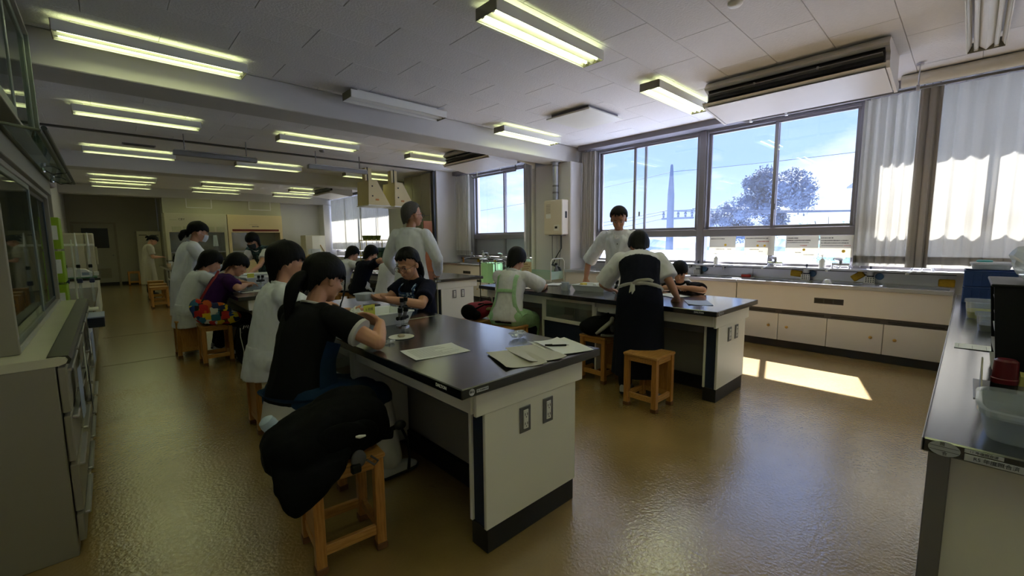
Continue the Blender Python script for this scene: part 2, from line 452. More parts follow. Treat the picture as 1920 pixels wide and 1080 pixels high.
MB().rbox(6.62, 6.78, .89, .97, .98, 2.96, .004).build('trim_10', ALU, kind='structure')
window(7, -2.95, -1.06, -2.0)  # unseen window, added to let in more daylight behind the camera
MB().rbox(6.62, 6.78, -1.07, -.99, .98, 2.96, .004).build('trim_20', ALU, kind='structure')
window(4, 6.42, 8.42, 7.33, frost=True)
window(5, 12.2, 14.75, 13.4); window(6, 14.75, 17.3, 16.0)
MB().rbox(6.44, 6.66, -2.95, 4.80, .965, .99, .004).build('trim_11', STEEL, kind='structure')
MB().rbox(6.50, 6.66, 6.1, 8.5, .93, .96, .004).build('trim_12', STEEL, kind='structure')
# curtain boxes along the window heads
CBOX = mat('curtain_box', '77737a', .6)
MB().rbox(6.40, XW, -3.0, 5.02, 2.965, ZC, .004).build('trim_13', CBOX, kind='structure')
MB().rbox(6.40, XW, 5.9, 8.95, 2.965, ZC, .004).build('trim_14', CBOX, kind='structure')
MB().rbox(6.40, XW, 11.95, 17.2, 2.965, ZC, .004).build('trim_15', CBOX, kind='structure')

# door at the far end
DOORM = mat('olive_steel_door', 'a19c8a', .55, var=.03)
DGLASS = mat('dark_door_glass', '10161d', .15, spec=.6)
d = MB().rbox(-.72, .22, YB+.01, YB+.05, .01, 2.0, .004).build('door_1', DOORM, kind='structure')
f = MB().rbox(-.78, -.72, YB-.02, YB+.08, 0, 2.06, .004).rbox(.22, .28, YB-.02, YB+.08, 0, 2.06, .004).rbox(-.72, .22, YB-.02, YB+.08, 2.0, 2.06, .004)
f.build('door_frame', mat('door_frame_paint', '8f8a79', .55), d)
MB().box(-.55, .07, YB+.003, YB+.012, 1.22, 1.86).build('window_glass', DGLASS, d)
g = MB()
for i in range(8): g.box(-.42, .05, YB+.002, YB+.012, .24+i*.04, .265+i*.04)
g.build('vent_grille', mat('grille_paint', '7d7865', .6), d)
MB().cyl((.14, YB-.05, .98), (.14, YB+.02, .98), .022).build('knob', GREYM, d)

# ---------------------------------------------------------------- ceiling lights
FIXW = mat('fixture_white_enamel', 'd9d7cf', .45, var=.02)
FIXD = mat('fixture_end_cap', '85816f', .5)
TUBEON = mat('lit_fluorescent_tube', 'f5ffd0', .4, emit='f2ffba', es=LAMP)
TUBEOFF = mat('unlit_fluorescent_tube', 'd6d6d4', .3)
FL = {}
def fixture_meshes():
    L, W = 1.25, .225
    h = L/2
    FL['housing_channel'] = MB().rbox(-h+.1, h-.1, -.045, .045, .045, .118, .004), FIXW
    FL['side_panel'] = MB().rbox(-h, h, -.004, .004, 0, .082, .002), FIXW
    FL['end_cap'] = MB().rbox(-.004, .004, -W/2+.004, W/2-.004, .002, .084, .002), FIXD
    FL['reflector'] = MB().prism([(-.05, .05), (0, .004), (.05, .05), (.05, .056), (-.05, .056)], -h+.01, h-.01, 'x'), FIXW
    FL['side_reflector'] = MB().prism([(.003, -.02), (0, -.02), (-.02, .02), (-.016, .02)], -h+.01, h-.01, 'x'), FIXW
    FL['lamp_tube'] = MB().cyl((-h+.03, 0, 0), (h-.03, 0, 0), .014, n=10), TUBEON
    FL['off_tube'] = MB().cyl((-h+.03, 0, 0), (h-.03, 0, 0), .014, n=10), TUBEOFF
    FL['lamp_socket'] = MB().rbox(-.012, .012, -.013, .013, -.018, .022, .002), WHITEM
    for k in FL:
        b, m = FL[k]; FL[k] = b.mesh(k, 30 if 'tube' in k else None); FL[k].materials.append(m)
fixture_meshes()
def fixture(x, y, on, label, z=2.932):
    t = thing('ceiling_light', label, 'light fixture', (x, y, z), group='fluorescent ceiling lights')
    def part(n, k, loc=(0, 0, 0), rz=0):
        o = bpy.data.objects.new(n, FL[k]); COL.objects.link(o); o.parent = t; o.location = loc; o.rotation_euler = (0, 0, rz)
    part('housing_channel', 'housing_channel'); part('reflector', 'reflector')
    for k in (-1, 1):
        part('side_panel', 'side_panel', (0, k*.1125, 0)); part('end_cap', 'end_cap', (k*.625, 0, 0))
        part('side_reflector', 'side_reflector', (0, k*.104, .032), 0 if k > 0 else PI)
        part('lamp_tube', 'lamp_tube' if on else 'off_tube', (0, k*.058, .03))
        for j in (-1, 1): part('lamp_socket', 'lamp_socket', (j*.608, k*.058, .03))
cx = (.46, 2.69, 4.93)
fixture(cx[0], 2.44, 1, 'added lit ceiling light of the left row, unseen just beyond the top edge')  # out of view, added for its light
fixture(cx[1], 2.44, 1, 'large lit ceiling light at the top centre showing both tubes')
fixture(cx[2], 2.44, 1, 'lit ceiling light beside the nearest air conditioner')
fixture(cx[0], .03, 1, 'added lit ceiling light on the left, unseen directly over the camera')  # unseen, added to brighten the faces turned to the camera
fixture(cx[1], .03, 1, 'added lit ceiling light in the middle row, unseen directly over the camera')  # likewise added out of view as extra light
for i in range(3): fixture(cx[i], -2.4, 1, ('left', 'middle', 'right')[i]+' added lit ceiling light, unseen behind the camera')  # unseen row, added to brighten the near end panels
fixture(cx[2], .03, 0, 'unlit ceiling light in the top right corner by the curtain')
fixture(cx[0], 4.83, 1, 'longest lit ceiling light at the upper left before the beam')
fixture(cx[1], 4.83, 0, 'unlit white ceiling light on the near side of the beam')
fixture(cx[2], 4.83, 1, 'lit ceiling light above the flue pipe by the column')
fixture(cx[0], 7.46, 1, 'lit ceiling light on the left just behind the near beam')
fixture(cx[1], 7.46, 1, 'lit ceiling light in the middle row just behind the near beam')
fixture(cx[2], 7.46, 1, 'lit ceiling light touching the second air conditioner')
fixture(cx[0], 10.45, 1, 'lit ceiling light on the left beyond the dark ceiling track')
fixture(cx[1], 10.45, 1, 'lit ceiling light in the middle row beyond the dark ceiling track')
fixture(cx[2], 10.45, 1, 'lit ceiling light beside the yellow extraction hoods')
fixture(cx[0], 12.7, 1, 'lit ceiling light on the left, first behind the second beam')
fixture(cx[0], 14.72, 1, 'lit ceiling light on the left, second behind the second beam')
fixture(cx[0], 16.5, 1, 'lit ceiling light on the left nearest the far door')
fixture(cx[1], 14.72, 1, 'lit ceiling light in the middle row behind the second beam')
fixture(cx[1], 16.5, 1, 'white lit ceiling light in the middle row above the fume hoods')
fixture(cx[2], 14.72, 1, 'lit ceiling light on the right before the far air conditioner')
fixture(cx[2], 16.5, 1, 'white lit ceiling light on the right nearest the alcove wall')

# ---------------------------------------------------------------- air conditioners
ACW = mat('air_conditioner_plastic', 'dad6d3', .4, var=.02)
ACD = mat('air_conditioner_vent', '15151c', .5)
ACG = mat('air_conditioner_grey', '9b9899', .4)
def aircon(x, y0, y1, label):
    t = thing('air_conditioner', label, 'air conditioner', (x, (y0+y1)/2, 2.70), group='ceiling air conditioners')
    h = (y1-y0)/2
    b = MB(); b.prism([(.05, .34), (.0, .28), (.02, .26), (.10, .23), (.10, .15), (.0, .12), (.03, .095), (.6, .03), (.68, .05), (.68, .34)], -h, h, 'y')
    b.build('body', ACW, t)
    MB().prism([(.012, .275), (.03, .27), (.10, .235), (.10, .145), (.02, .13), (.004, .125), (.05, .16), (.05, .24)], -h+.03, h-.03, 'y').build('air_vent', ACD, t)
    MB().prism([(.005, .205), (.055, .19), (.055, .198), (.008, .213)], -h+.04, h-.04, 'y').build('louver', ACG, t)
    MB().prism([(.03, .085), (.6, .02), (.6, .012), (.02, .08)], -h+.02, h-.02, 'y').build('lower_panel', ACW, t)
    for sg in (-1, 1): MB().prism([(-.006, .13), (.03, .08), (.62, .008), (.69, .05), (.69, .1), (.1, .16)], sg*h-.012, sg*h+.012, 'y').build('end_trim', ACW, t)
    for yy in (-h*.35, h*.35): MB().rbox(.0, .03, yy-.008, yy+.008, .195, .222, .002).build('louver_pin', ACG, t)
aircon(4.86, .58, 2.10, 'large ceiling air conditioner in front of the near windows')
aircon(4.86, 5.75, 7.08, 'ceiling air conditioner behind the beam above the second sink')
aircon(4.86, 12.9, 14.3, 'small far ceiling air conditioner near the far curtains')
PVC = mat('cream_pipe_cover', 'd8d2c4', .5)
MB().tube([(6.24, .62, 2.985), (6.24, -1.5, 2.985)], .062, 14).build('pipe_cover', PVC, smooth=40, label='cream round pipe cover running from the near air conditioner along the window head', cat='pipe')
MB().tube([(5.54, 6.0, 2.90), (5.9, 5.98, 2.89), (6.25, 6.0, 2.86), (6.34, 6.08, 2.78), (6.36, 6.1, 2.4), (6.36, 6.1, .0)], .045, 12).build('drain_pipe', PVC, smooth=40, label='cream pipe cover dropping down the wall beside the column', cat='pipe')

# ceiling access panel, sprinkler / sensor bits
t = thing('ceiling_panel', 'white square panel hung just below the ceiling boards', 'panel', (4.88, 3.72, 2.985))
MB().rbox(-.38, .38, -.36, .36, 0, .02, .004).build('panel_face', FIXW, t)
MB().rbox(-.33, .33, -.31, .31, .02, .07, .004).build('panel_body', CBOX, t)
t = thing('smoke_detector', 'round white smoke detector at the top edge of the ceiling', 'detector', (3.42, 1.28, ZC))
MB().lathe([(.05, 0), (.05, -.015), (.035, -.03), (.012, -.034)], n=18).build('detector_body', WHITEM, t, smooth=40)
t = thing('smoke_detector', 'small dark detector on the ceiling behind the middle light', 'detector', (3.05, 8.35, ZC))
MB().lathe([(.05, 0), (.05, -.015), (.035, -.035), (.012, -.04)], n=18).build('detector_body', GREYM, t, smooth=40)
t = thing('ceiling_vent', 'dark rectangular ceiling vent above the left far light', 'vent', (.55, 9.9, ZC-.012))
MB().rbox(-.22, .22, -.08, .08, 0, .012, .003).build('vent_frame', CBOX, t)
for i in range(4): MB().box(-.2, .2, -.06+i*.034, -.046+i*.034, -.006, 0).build('vent_slat', DTRACK, t)

# hanging curtain pipe with hangers
t = thing('curtain_pipe', 'grey curtain pipe hung by rods in front of the near windows', 'pipe', (5.9, .6, 2.81))
MB().tube([(0, 1.42, .0), (0, -2.1, 0)], .016, 8).tube([(0, 1.42, 0), (-.03, 1.47, .02), (-.05, 1.5, .045)], .014, 8).build('pipe', GREYM, t, smooth=40)
for y in (1.36, .98, -.14, -1.2):
    m = MB().cyl((0, y, .0), (0, y, .225), .006, n=8).rbox(-.02, .02, y-.014, y+.014, -.024, .03, .003).lathe([(.03, .215), (.03, .228)], (0, y, 0), 10)
    m.build('hanger', ALUL, t)
t = thing('curtain_pipe', 'short bent curtain pipe hung before the second window', 'pipe', (5.95, 7.0, 2.72))
MB().tube([(0, .55, 0), (0, -.8, 0), (0, -.8, .1)], .015, 8).tube([(0, .55, 0), (0, .6, .05)], .015, 8).build('pipe', GREYM, t, smooth=40)
for y in (.4, -.35): MB().cyl((0, y, 0), (0, y, .33), .006, n=8).build('hanger', ALUL, t)

# ---------------------------------------------------------------- curtains
SHEER = clothsheer('ivory_curtain_cloth', 'dedcd6', .42, .03)
HEAVY = clothsheer('grey_beige_curtain_cloth', 'bcb7b2', .3, .0)
def curtain(name, y0, y1, zt, zb, x, folds, amp, m, label, hem=True, grp=None, seed=0, gather=None):
    t = thing(name, label, 'curtain', (x, (y0+y1)/2, zb), group=grp)
    h = (y1-y0)/2
    def fn(u, v):
        y = -h+2*h*u; z = (zt-zb)*v
        ph = folds*2*PI*u+seed
        a = amp*(.55+.45*fbm((u*folds*.6+seed, 0, 0), 1., 2))*(1-.35*v)
        xx = a*math.sin(ph+.7*math.sin(v*1.3+u*5))+.3*a*math.sin(ph*2.3+1)
        yy = y+.35*a*math.cos(ph*1.0)
        if gather: yy += gather*(1-v)*(u-.5)
        return (xx, yy, z)
    MB().sheet(fn, int(folds*9), 14, .0012).build('cloth', m, t, smooth=80)
    if hem: MB().sheet(lambda u, v: Vector(fn(u, .018+v*.045))+Vector((-.004, 0, 0)), int(folds*9), 1, .0012).build('hem_band', HEAVY, t, smooth=80)
    k = max(3, int(folds))
    for i in range(k):
        MB().cyl((0, -h+2*h*(i+.5)/k, zt-zb-.01), (0, -h+2*h*(i+.5)/k, zt-zb+.03), .004, n=6).build('hook', GREYM, t)
curtain('curtain', .32, .95, 2.93, 1.03, 6.50, 7.5, .045, SHEER, 'translucent ivory curtain drawn at the right edge of the near windows', seed=1, grp='near window curtains')
curtain('curtain', -1.35, .36, 2.93, 1.03, 6.50, 12, .045, SHEER, 'wide translucent ivory curtain lit by the sun at the right end', seed=3, grp='near window curtains')
curtain('curtain', .30, .48, 2.94, 1.03, 6.43, 2.5, .04, HEAVY, 'narrow dark gathered curtain between the two ivory curtains', False, seed=5)
curtain('curtain', 4.70, 5.0, 2.94, 1.02, 6.50, 7, .042, HEAVY, 'grey beige curtain gathered beside the column with the water heater', False, seed=2)
curtain('curtain', 8.35, 8.9, 2.94, 1.0, 6.46, 6, .045, SHEER, 'ivory curtain gathered against the cream stub wall', True, seed=8)
curtain('curtain', 6.2, 6.5, 2.94, 1.0, 6.48, 4, .04, HEAVY, 'thin grey curtain at the right side of the second window', False, seed=4)
for i, (a, b) in enumerate(((12.0, 13.25), (13.2, 14.5), (14.45, 15.85), (15.8, 17.15))):
    curtain('curtain', a, b, 2.94, 1.05, 6.48, 9, .04, SHEER, ('closed far curtain nearest the partition', 'second closed far curtain from the partition', 'third closed far curtain from the partition', 'closed far curtain nearest the alcove wall')[i], False, seed=10+i, grp='far window curtains')

# ---------------------------------------------------------------- outside
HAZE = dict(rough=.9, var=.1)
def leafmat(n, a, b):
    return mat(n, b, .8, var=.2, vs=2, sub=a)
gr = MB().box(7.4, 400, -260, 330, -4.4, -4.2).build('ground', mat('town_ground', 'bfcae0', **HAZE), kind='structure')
def tree(c, rx, rz, trunk, label, m, nleaf, seed, lobes):
    rnd = random.Random(seed)
    t = thing('tree', label, 'tree', (c[0], c[1], -4.2))
    base = c[2]+4.2
    MB().tube([(0, 0, 0), (.1, 0, base*.5), (0, .1, base)], [trunk, trunk*.8, trunk*.4], 8).build('trunk', mat('bark', '4c4a4e', .9), t, smooth=60)
    mb = MB()
    L = []
    for i in range(lobes):
        a = rnd.uniform(0, 2*PI); q = rnd.uniform(0, 1)**.5; zz = rnd.uniform(-1, 1)
        k = math.sqrt(max(0, 1-zz*zz*.8))
        L.append((Vector((rx*q*k*math.cos(a)*.75, rx*q*k*math.sin(a)*.75, base+rz*zz*.75)), rx*rnd.uniform(.22, .36)))
    for i in range(nleaf):
        p, r = L[i % lobes]
        dvec = Vector((rnd.gauss(0, 1), rnd.gauss(0, 1), rnd.gauss(0, 1))).normalized()
        q = p+dvec*r*rnd.uniform(.5, 1.12)
        s = rnd.uniform(.06, .15)*rx/3
        u = Vector((rnd.gauss(0, 1), rnd.gauss(0, 1), rnd.gauss(0, 1))).normalized(); w2 = u.cross(dvec).normalized() if u.cross(dvec).length > .01 else u.orthogonal()
        mb.add([q-u*s, q+w2*s*.55, q+u*s, q-w2*s*.55], [(0, 1, 2, 3)])
    for p, r in L: mb.ell(p, r*.62, 8, 6)
    mb.build('foliage', m, t)
LEAFB = leafmat('haze_blue_leaves', '33425c', '53678a')  # bluish tone of distant haze is mixed into the leaf colour
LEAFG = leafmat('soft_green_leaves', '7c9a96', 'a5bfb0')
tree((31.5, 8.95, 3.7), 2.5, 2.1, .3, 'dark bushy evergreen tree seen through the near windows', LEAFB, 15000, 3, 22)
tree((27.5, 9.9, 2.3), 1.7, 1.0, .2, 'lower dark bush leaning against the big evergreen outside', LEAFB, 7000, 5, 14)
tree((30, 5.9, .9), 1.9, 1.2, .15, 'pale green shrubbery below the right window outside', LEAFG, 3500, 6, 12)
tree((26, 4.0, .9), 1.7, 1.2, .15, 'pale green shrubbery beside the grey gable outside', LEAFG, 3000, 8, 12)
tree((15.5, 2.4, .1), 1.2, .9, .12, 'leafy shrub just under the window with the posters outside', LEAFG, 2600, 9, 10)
# leafless branch
t = thing('bare_tree', 'thin bare branching tree outside the right window', 'tree', (27, 5.1, -4.2))
MB().tube([(0, 0, 0), (0, .1, 4.6), (-.1, .5, 6.4)], [.09, .06, .02], 6).tube([(0, .1, 4.8), (0, -.4, 6.2)], [.04, .015], 6).tube([(0, .25, 5.2), (0, .9, 6.0)], [.03, .012], 6).tube([(0, -.1, 5.4), (0, -.05, 6.6)], [.02, .01], 6).build('branches', mat('bark', '4c4a4e'), t)
# distant wooded ridge
m = MB()
def ridge(u, v):
    a = R(-6+62*u); d = 150
    hgt = (2.0+1.6*fbm((u*9, 0, 3), 1, 4)+.7*fbm((u*60, 1, 3), 1, 2))
    return (d*math.cos(a)*1.0+v*12, d*math.sin(a)+40*0, -4.2+ (hgt+4.6)*math.sin(min(1, v*1.0)*PI/2))
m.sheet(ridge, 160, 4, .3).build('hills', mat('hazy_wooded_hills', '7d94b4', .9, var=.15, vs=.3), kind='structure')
# utility pole
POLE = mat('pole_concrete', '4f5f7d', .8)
t = thing('utility_pole', 'concrete utility pole with cross arms and insulators outside', 'pole', (25.5, 12.8, -4.2))
MB().tube([(0, 0, 0), (0, 0, 8.3)], [.27, .2], 10).build('shaft', POLE, t, smooth=50)
MB().lathe([(.2, 8.25), (.18, 8.6), (.08, 10.0), (.04, 10.05)], n=8).build('pole_top', POLE, t)
MB().rbox(-.06, .06, -1.45, .55, 6.72, 6.84, .01).build('cross_arm', POLE, t)
MB().rbox(-.06, .06, -1.45, .1, 7.2, 7.27, .01).build('cross_arm', POLE, t)
for y in (-1.35, -.95, -.5, .45):
    MB().lathe([(.03, 0), (.08, .06), (.05, .12), (.1, .2), (.05, .28), (.08, .36), (.03, .42)], (0, y, 6.84), 8).build('insulator', POLE, t)
MB().rbox(-.2, .2, -.45, .1, 2.9, 3.7, .03).build('transformer', POLE, t)
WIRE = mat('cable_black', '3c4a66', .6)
def wire(a, b, sag, r, label):
    A, B = Vector(a), Vector(b)
    pts = [A.lerp(B, i/16)-Vector((0, 0, sag*4*(i/16)*(1-i/16))) for i in range(17)]
    MB().tube(pts, r, 5).build('power_line', WIRE, label=label, cat='cable', group='power lines')
nm = ('uppermost', 'second', 'third', 'lowest')
for i, (y, z) in enumerate(((-1.35, 3.06), (-.95, 3.0), (-.5, 2.95))):
    wire((25.5, 12.8+y, z+.05), (34, -9, z+.3+.1*i), .5, .022, '%s of the power lines running right from the utility pole' % nm[i])
for i, (y, z) in enumerate(((.1, 3.1), (.45, 2.9), (.45, 2.6))):
    wire((25.5, 12.8+y, z), (16, 34, 1.3-.5*i), .6, .022, '%s of the power lines running left from the utility pole' % nm[i])
wire((25.5, 12.8, 5.4), (40, -14, 8.2), .4, .014, 'thin single wire running right from the pole top')
wire((25.5, 12.8, 5.4), (14, 34, 2.6), .5, .014, 'thin single wire running left from the pole top')
# neighbouring houses
def house(name, x0, x1, y0, y1, zt, ridge_h, wallc, roofc, label, wins=(), axis='y'):
    t = thing(name, label, 'building', ((x0+x1)/2, (y0+y1)/2, -4.2))
    a, b = (x1-x0)/2, (y1-y0)/2; z = zt+4.2
    MB().box(-a, a, -b, b, 0, z).build('wall', mat('house_wall_'+wallc, wallc, .8), t)
    m = MB()
    if axis == 'y': m.prism([(-a-.5, z-.1), (a+.5, z-.1), (a+.5, z), (0, z+ridge_h), (-a-.5, z)], -b-.4, b+.4, 'y')
    else: m.prism([(-b-.5, z-.1), (b+.5, z-.1), (b+.5, z), (0, z+ridge_h), (-b-.5, z)], -a-.4, a+.4, 'x')
    m.build('roof', mat('house_roof_'+roofc, roofc, .7, var=.12, vs=3), t)
    for (yy, zz, w, h) in wins:
        f = MB().box(-a-.03, -a+.02, yy-w/2, yy+w/2, zz, zz+h).build('window', mat('house_window_frame', 'c9d4e4', .5), t)
        MB().box(-a-.05, -a-.02, yy-w/2+.05, yy+w/2-.05, zz+.05, zz+h-.05).build('pane', mat('house_window_pane', '6f8fc0', .2), f)
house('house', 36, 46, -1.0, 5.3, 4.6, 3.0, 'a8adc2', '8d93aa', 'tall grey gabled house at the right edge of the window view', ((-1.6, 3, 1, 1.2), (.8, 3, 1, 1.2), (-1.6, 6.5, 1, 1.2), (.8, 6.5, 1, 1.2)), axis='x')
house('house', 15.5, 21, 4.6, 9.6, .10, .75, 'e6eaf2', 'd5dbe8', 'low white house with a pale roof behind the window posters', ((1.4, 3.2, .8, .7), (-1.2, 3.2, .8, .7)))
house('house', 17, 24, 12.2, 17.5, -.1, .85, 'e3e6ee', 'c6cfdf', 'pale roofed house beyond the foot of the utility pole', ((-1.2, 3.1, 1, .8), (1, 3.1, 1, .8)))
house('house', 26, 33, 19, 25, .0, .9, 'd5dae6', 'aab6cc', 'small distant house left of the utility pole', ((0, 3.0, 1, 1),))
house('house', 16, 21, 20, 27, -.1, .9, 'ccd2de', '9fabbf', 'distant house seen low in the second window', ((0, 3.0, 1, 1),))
# ================================================================ FURNITURE
TOPB = mat('black_epoxy_worktop', '0e1016', .2, var=.05, vs=2, bump=.015, bs=150, spec=1.0, coat=.6)
EDGEB = mat('black_worktop_edge', '0b0d12', .45)
LABW = mat('cream_laminate', 'e2dfd2', .5, var=.02, vs=3)
LABG = mat('grey_beige_laminate', '8f8a80', .55, var=.03)
NAVY = mat('dark_blue_laminate', '16253f', .5, var=.05)
PLINTH = mat('black_plinth', '101116', .5)
PRINTW = mat('white_print', 'e6e6e6', .6, var=0)
PRINTK = mat('black_print', '22222a', .7, var=0)
STICK = mat('silver_sticker', 'b9bcc2', .4, var=.02)
PLATE = mat('outlet_plate_grey', '77787c', .35, metal=.6)
OUTW = mat('outlet_white', 'dcdcd6', .45)
SLOT = mat('outlet_slot', '2a2a2c', .6)
CABG = glassmat('cabinet_glass', (.8, .84, .84), .08, .03, haze=.22, hazecol=(.5, .52, .5))
HOODG = glassmat('hood_sash_glass', (.92, .93, .9), .06, .03, haze=.08, hazecol=(.6, .6, .5))

def outlet(par, x, y, z):
    o = MB().rbox(x-.036, x+.036, y-.006, y, z-.062, z+.062, .003).build('outlet_plate', PLATE, par)
    MB().rbox(x-.014, x+.018, y-.009, y-.004, z-.045, z+.045, .002).build('socket', OUTW, o)
    for dz in (-.02, .024):
        for dx in (-.005, .009):
            MB().box(x+dx-.0015, x+dx+.0015, y-.0098, y-.0085, z+dz-.006, z+dz+.006).build('slot', SLOT, o)
        MB().cyl((x+.002, y-.0098, z+dz-.013), (x+.002, y-.0085, z+dz-.013), .003, n=6).build('slot', SLOT, o)
def lab_table(x0, x1, y0, label, L=2.95, detail=2):
    W = x1-x0
    t = thing('lab_table', label, 'table', ((x0+x1)/2, y0, 0), group='black topped laboratory tables')
    h = W/2; q = L/2
    for a, b in ((0, q-.001), (q+.001, L)): MB().rbox(-h, h, a, b, .757, .80, .004).build('table_top', TOPB, t)
    ax = h-.10
    for y in (.04, L-.06): MB().rbox(-ax, ax, y, y+.02, .645, .757, .003).build('apron', LABW, t)
    for s in (-1, 1): MB().rbox(s*ax-.01, s*ax+.01, .06, L-.06, .655, .757, .003).build('apron', LABG if detail < 2 else LABW, t)
    px = .305
    for k, s in ((0, 1), (L, -1)):
        def Y(a, b): return (k+s*a, k+s*b) if s > 0 else (k+s*b, k+s*a)
        MB().rbox(-px, px, *Y(.045, .063), .115, .655, .003).build('end_panel', LABW, t)
        MB().rbox(-px+.012, px-.012, *Y(.063, .145), .115, .70, .002).build('leg_core', NAVY, t)
        MB().rbox(-px, px, *Y(.145, .163), .115, .655, .003).build('inner_panel', LABW, t)
        MB().rbox(-px+.008, px-.008, *Y(.05, .16), 0, .115, .003).build('plinth', PLINTH, t)
    MB().rbox(-.02, .02, .17, L-.17, .12, .70, .002).build('spine_panel', LABG, t)
    MB().rbox(-.045, .045, .17, L-.17, 0, .12, .003).build('spine_plinth', PLINTH, t)
    # glazed service cabinet in the middle of each long side
    c0, c1 = 1.20, 1.90
    for s in (-1, 1):
        X = lambda a, b: (min(s*a, s*b), max(s*a, s*b))
        d = h-.07
        MB().rbox(*X(.03, d-.02), c0, c1, .10, .48, .003).build('cabinet_base', NAVY, t)
        for y in (c0-.018, c1): MB().rbox(*X(.03, d), y, y+.018, .06, .70, .003).build('cabinet_side', LABW, t)
        f = MB(); frame_rect(f, *X(d-.022, d), c0, c1, .485, .755, .038); fo = f.build('cabinet_frame', LABW, t)
        MB().box(*X(d-.012, d-.008), c0+.035, c1-.035, .52, .72).build('cabinet_glass', CABG, fo)
        MB().rbox(*X(.05, d-.05), c0+.01, c1-.01, .49, .50, .002).build('cabinet_shelf', LABG, t)
        if detail > 1:
            MB().tube([(s*.2, c0+.42, .50), (s*.2, c0+.42, .69)], .012, 8).rbox(*X(.175, .225), c0+.39, c0+.45, .64, .68, .006).build('gas_cock', BLACKR, t)
            MB().tube([(s*.24, c0+.12, .69), (s*.26, c0+.5, .70)], .009, 6).build('gas_pipe', BLACKR, t)
        for a, b in ((.17, c0-.03), (c1+.03, L-.17)):
            MB().rbox(*X(.03, d-.12), a, b, .575, .65, .004).build('book_shelf', GREYM, t)
    if detail > 1:
        for x in (-.068, .088): outlet(t, x, .045, .555)
        text('maker_mark', 'DALTON', .019, (-h-.0006, .14, .780), (PI/2, 0, -PI/2), PRINTW, t, bold=.0006)
        o = MB().cyl((-h+.05, -.0012, .779), (-h+.05, 0, .779), .014, n=20).build('round_sticker', STICK, t)
        text('sticker_mark', '照合', .011, (-h+.05, -.0016, .779), (PI/2, 0, 0), PRINTK, t)
        o = MB().rbox(-h+.073, -h+.135, -.0012, 0, .771, .785, .0006).build('asset_label', STICK, t)
        text('label_print', 'R5 年度照合済', .0085, (-h+.104, -.0016, .778), (PI/2, 0, 0), PRINTK, t)
    return t
lab_table(.95, 1.86, 1.30, 'black topped lab table in the foreground with papers at its near end')
lab_table(3.42, 4.37, 1.31, 'black topped lab table by the window sinks with a bending person')
lab_table(.95, 1.86, 5.18, 'black topped lab table of the student with the patchwork bag', detail=1)
lab_table(3.42, 4.37, 5.32, 'black topped lab table with white end panel behind the teacher', detail=2)
lab_table(.95, 1.86, 11.5, 'far lab table in front of the fume hoods beside the standing girl', detail=0)
lab_table(3.42, 4.37, 11.5, 'far lab table under the extraction hoods', detail=0)

# ---------------------------------------------------------------- wooden stools
def woodmat(n, a, b, st=(1, 1, 14)):
    m = bpy.data.materials.new(n); MATS[n] = m; m.use_nodes = True
    nt = m.node_tree; N = nt.nodes; L = nt.links; p = N['Principled BSDF']; p.inputs['Roughness'].default_value = .42
    tc = N.new('ShaderNodeTexCoord'); mp = N.new('ShaderNodeMapping'); mp.inputs['Scale'].default_value = st; L.new(tc.outputs['Object'], mp.inputs[0])
    w = N.new('ShaderNodeTexNoise'); w.inputs['Scale'].default_value = 9; w.inputs['Detail'].default_value = 5; L.new(mp.outputs[0], w.inputs['Vector'])
    k = N.new('ShaderNodeTexVoronoi'); k.inputs['Scale'].default_value = 7; L.new(tc.outputs['Object'], k.inputs['Vector'])
    r = N.new('ShaderNodeValToRGB'); L.new(w.outputs['Fac'], r.inputs[0])
    r.color_ramp.elements[0].position = .35; r.color_ramp.elements[0].color = (*lin(a), 1)
    r.color_ramp.elements[1].position = .65; r.color_ramp.elements[1].color = (*lin(b), 1)
    r2 = N.new('ShaderNodeValToRGB'); L.new(k.outputs['Distance'], r2.inputs[0])
    r2.color_ramp.elements[0].position = .07; r2.color_ramp.elements[0].color = (.25, .14, .07, 1)
    r2.color_ramp.elements[1].position = .12; r2.color_ramp.elements[1].color = (1, 1, 1, 1)
    mx = N.new('ShaderNodeMix'); mx.data_type = 'RGBA'; mx.blend_type = 'MULTIPLY'; mx.inputs[0].default_value = .7
    L.new(r.outputs[0], mx.inputs[6]); L.new(r2.outputs[0], mx.inputs[7]); L.new(mx.outputs[2], p.inputs['Base Color'])
    return m
WOODV = woodmat('pine_wood_upright', 'a86f30', 'c58d48', (14, 14, 1.2))
WOODH = woodmat('pine_wood_seat', 'b07a3a', 'cc9852', (1.2, 14, 14))
WOODF = mat('worn_wood_foot', '6b4424', .6, var=.15, vs=20)
ST = {}
def stool_meshes():
    ST['seat'] = (MB().rbox(-.155, .155, -.15, .15, .428, .45, .005), WOODH)
    ST['leg'] = (MB().rbox(-.021, .021, -.021, .021, .028, .43, .003), WOODV)
    ST['foot'] = (MB().rbox(-.025, .025, -.025, .025, 0, .032, .004), WOODF)
    ST['rail_x'] = (MB().rbox(-.107, .107, -.011, .011, -.022, .022, .003), WOODH)
    ST['rail_y'] = (MB().rbox(-.011, .011, -.104, .104, -.022, .022, .003), WOODH)
    ST['side_panel'] = (MB().rbox(-.008, .008, -.104, .104, .07, .39, .002), WOODV)
    for k in ST:
        b, m = ST[k]; ST[k] = b.mesh(k); ST[k].materials.append(m)
stool_meshes()
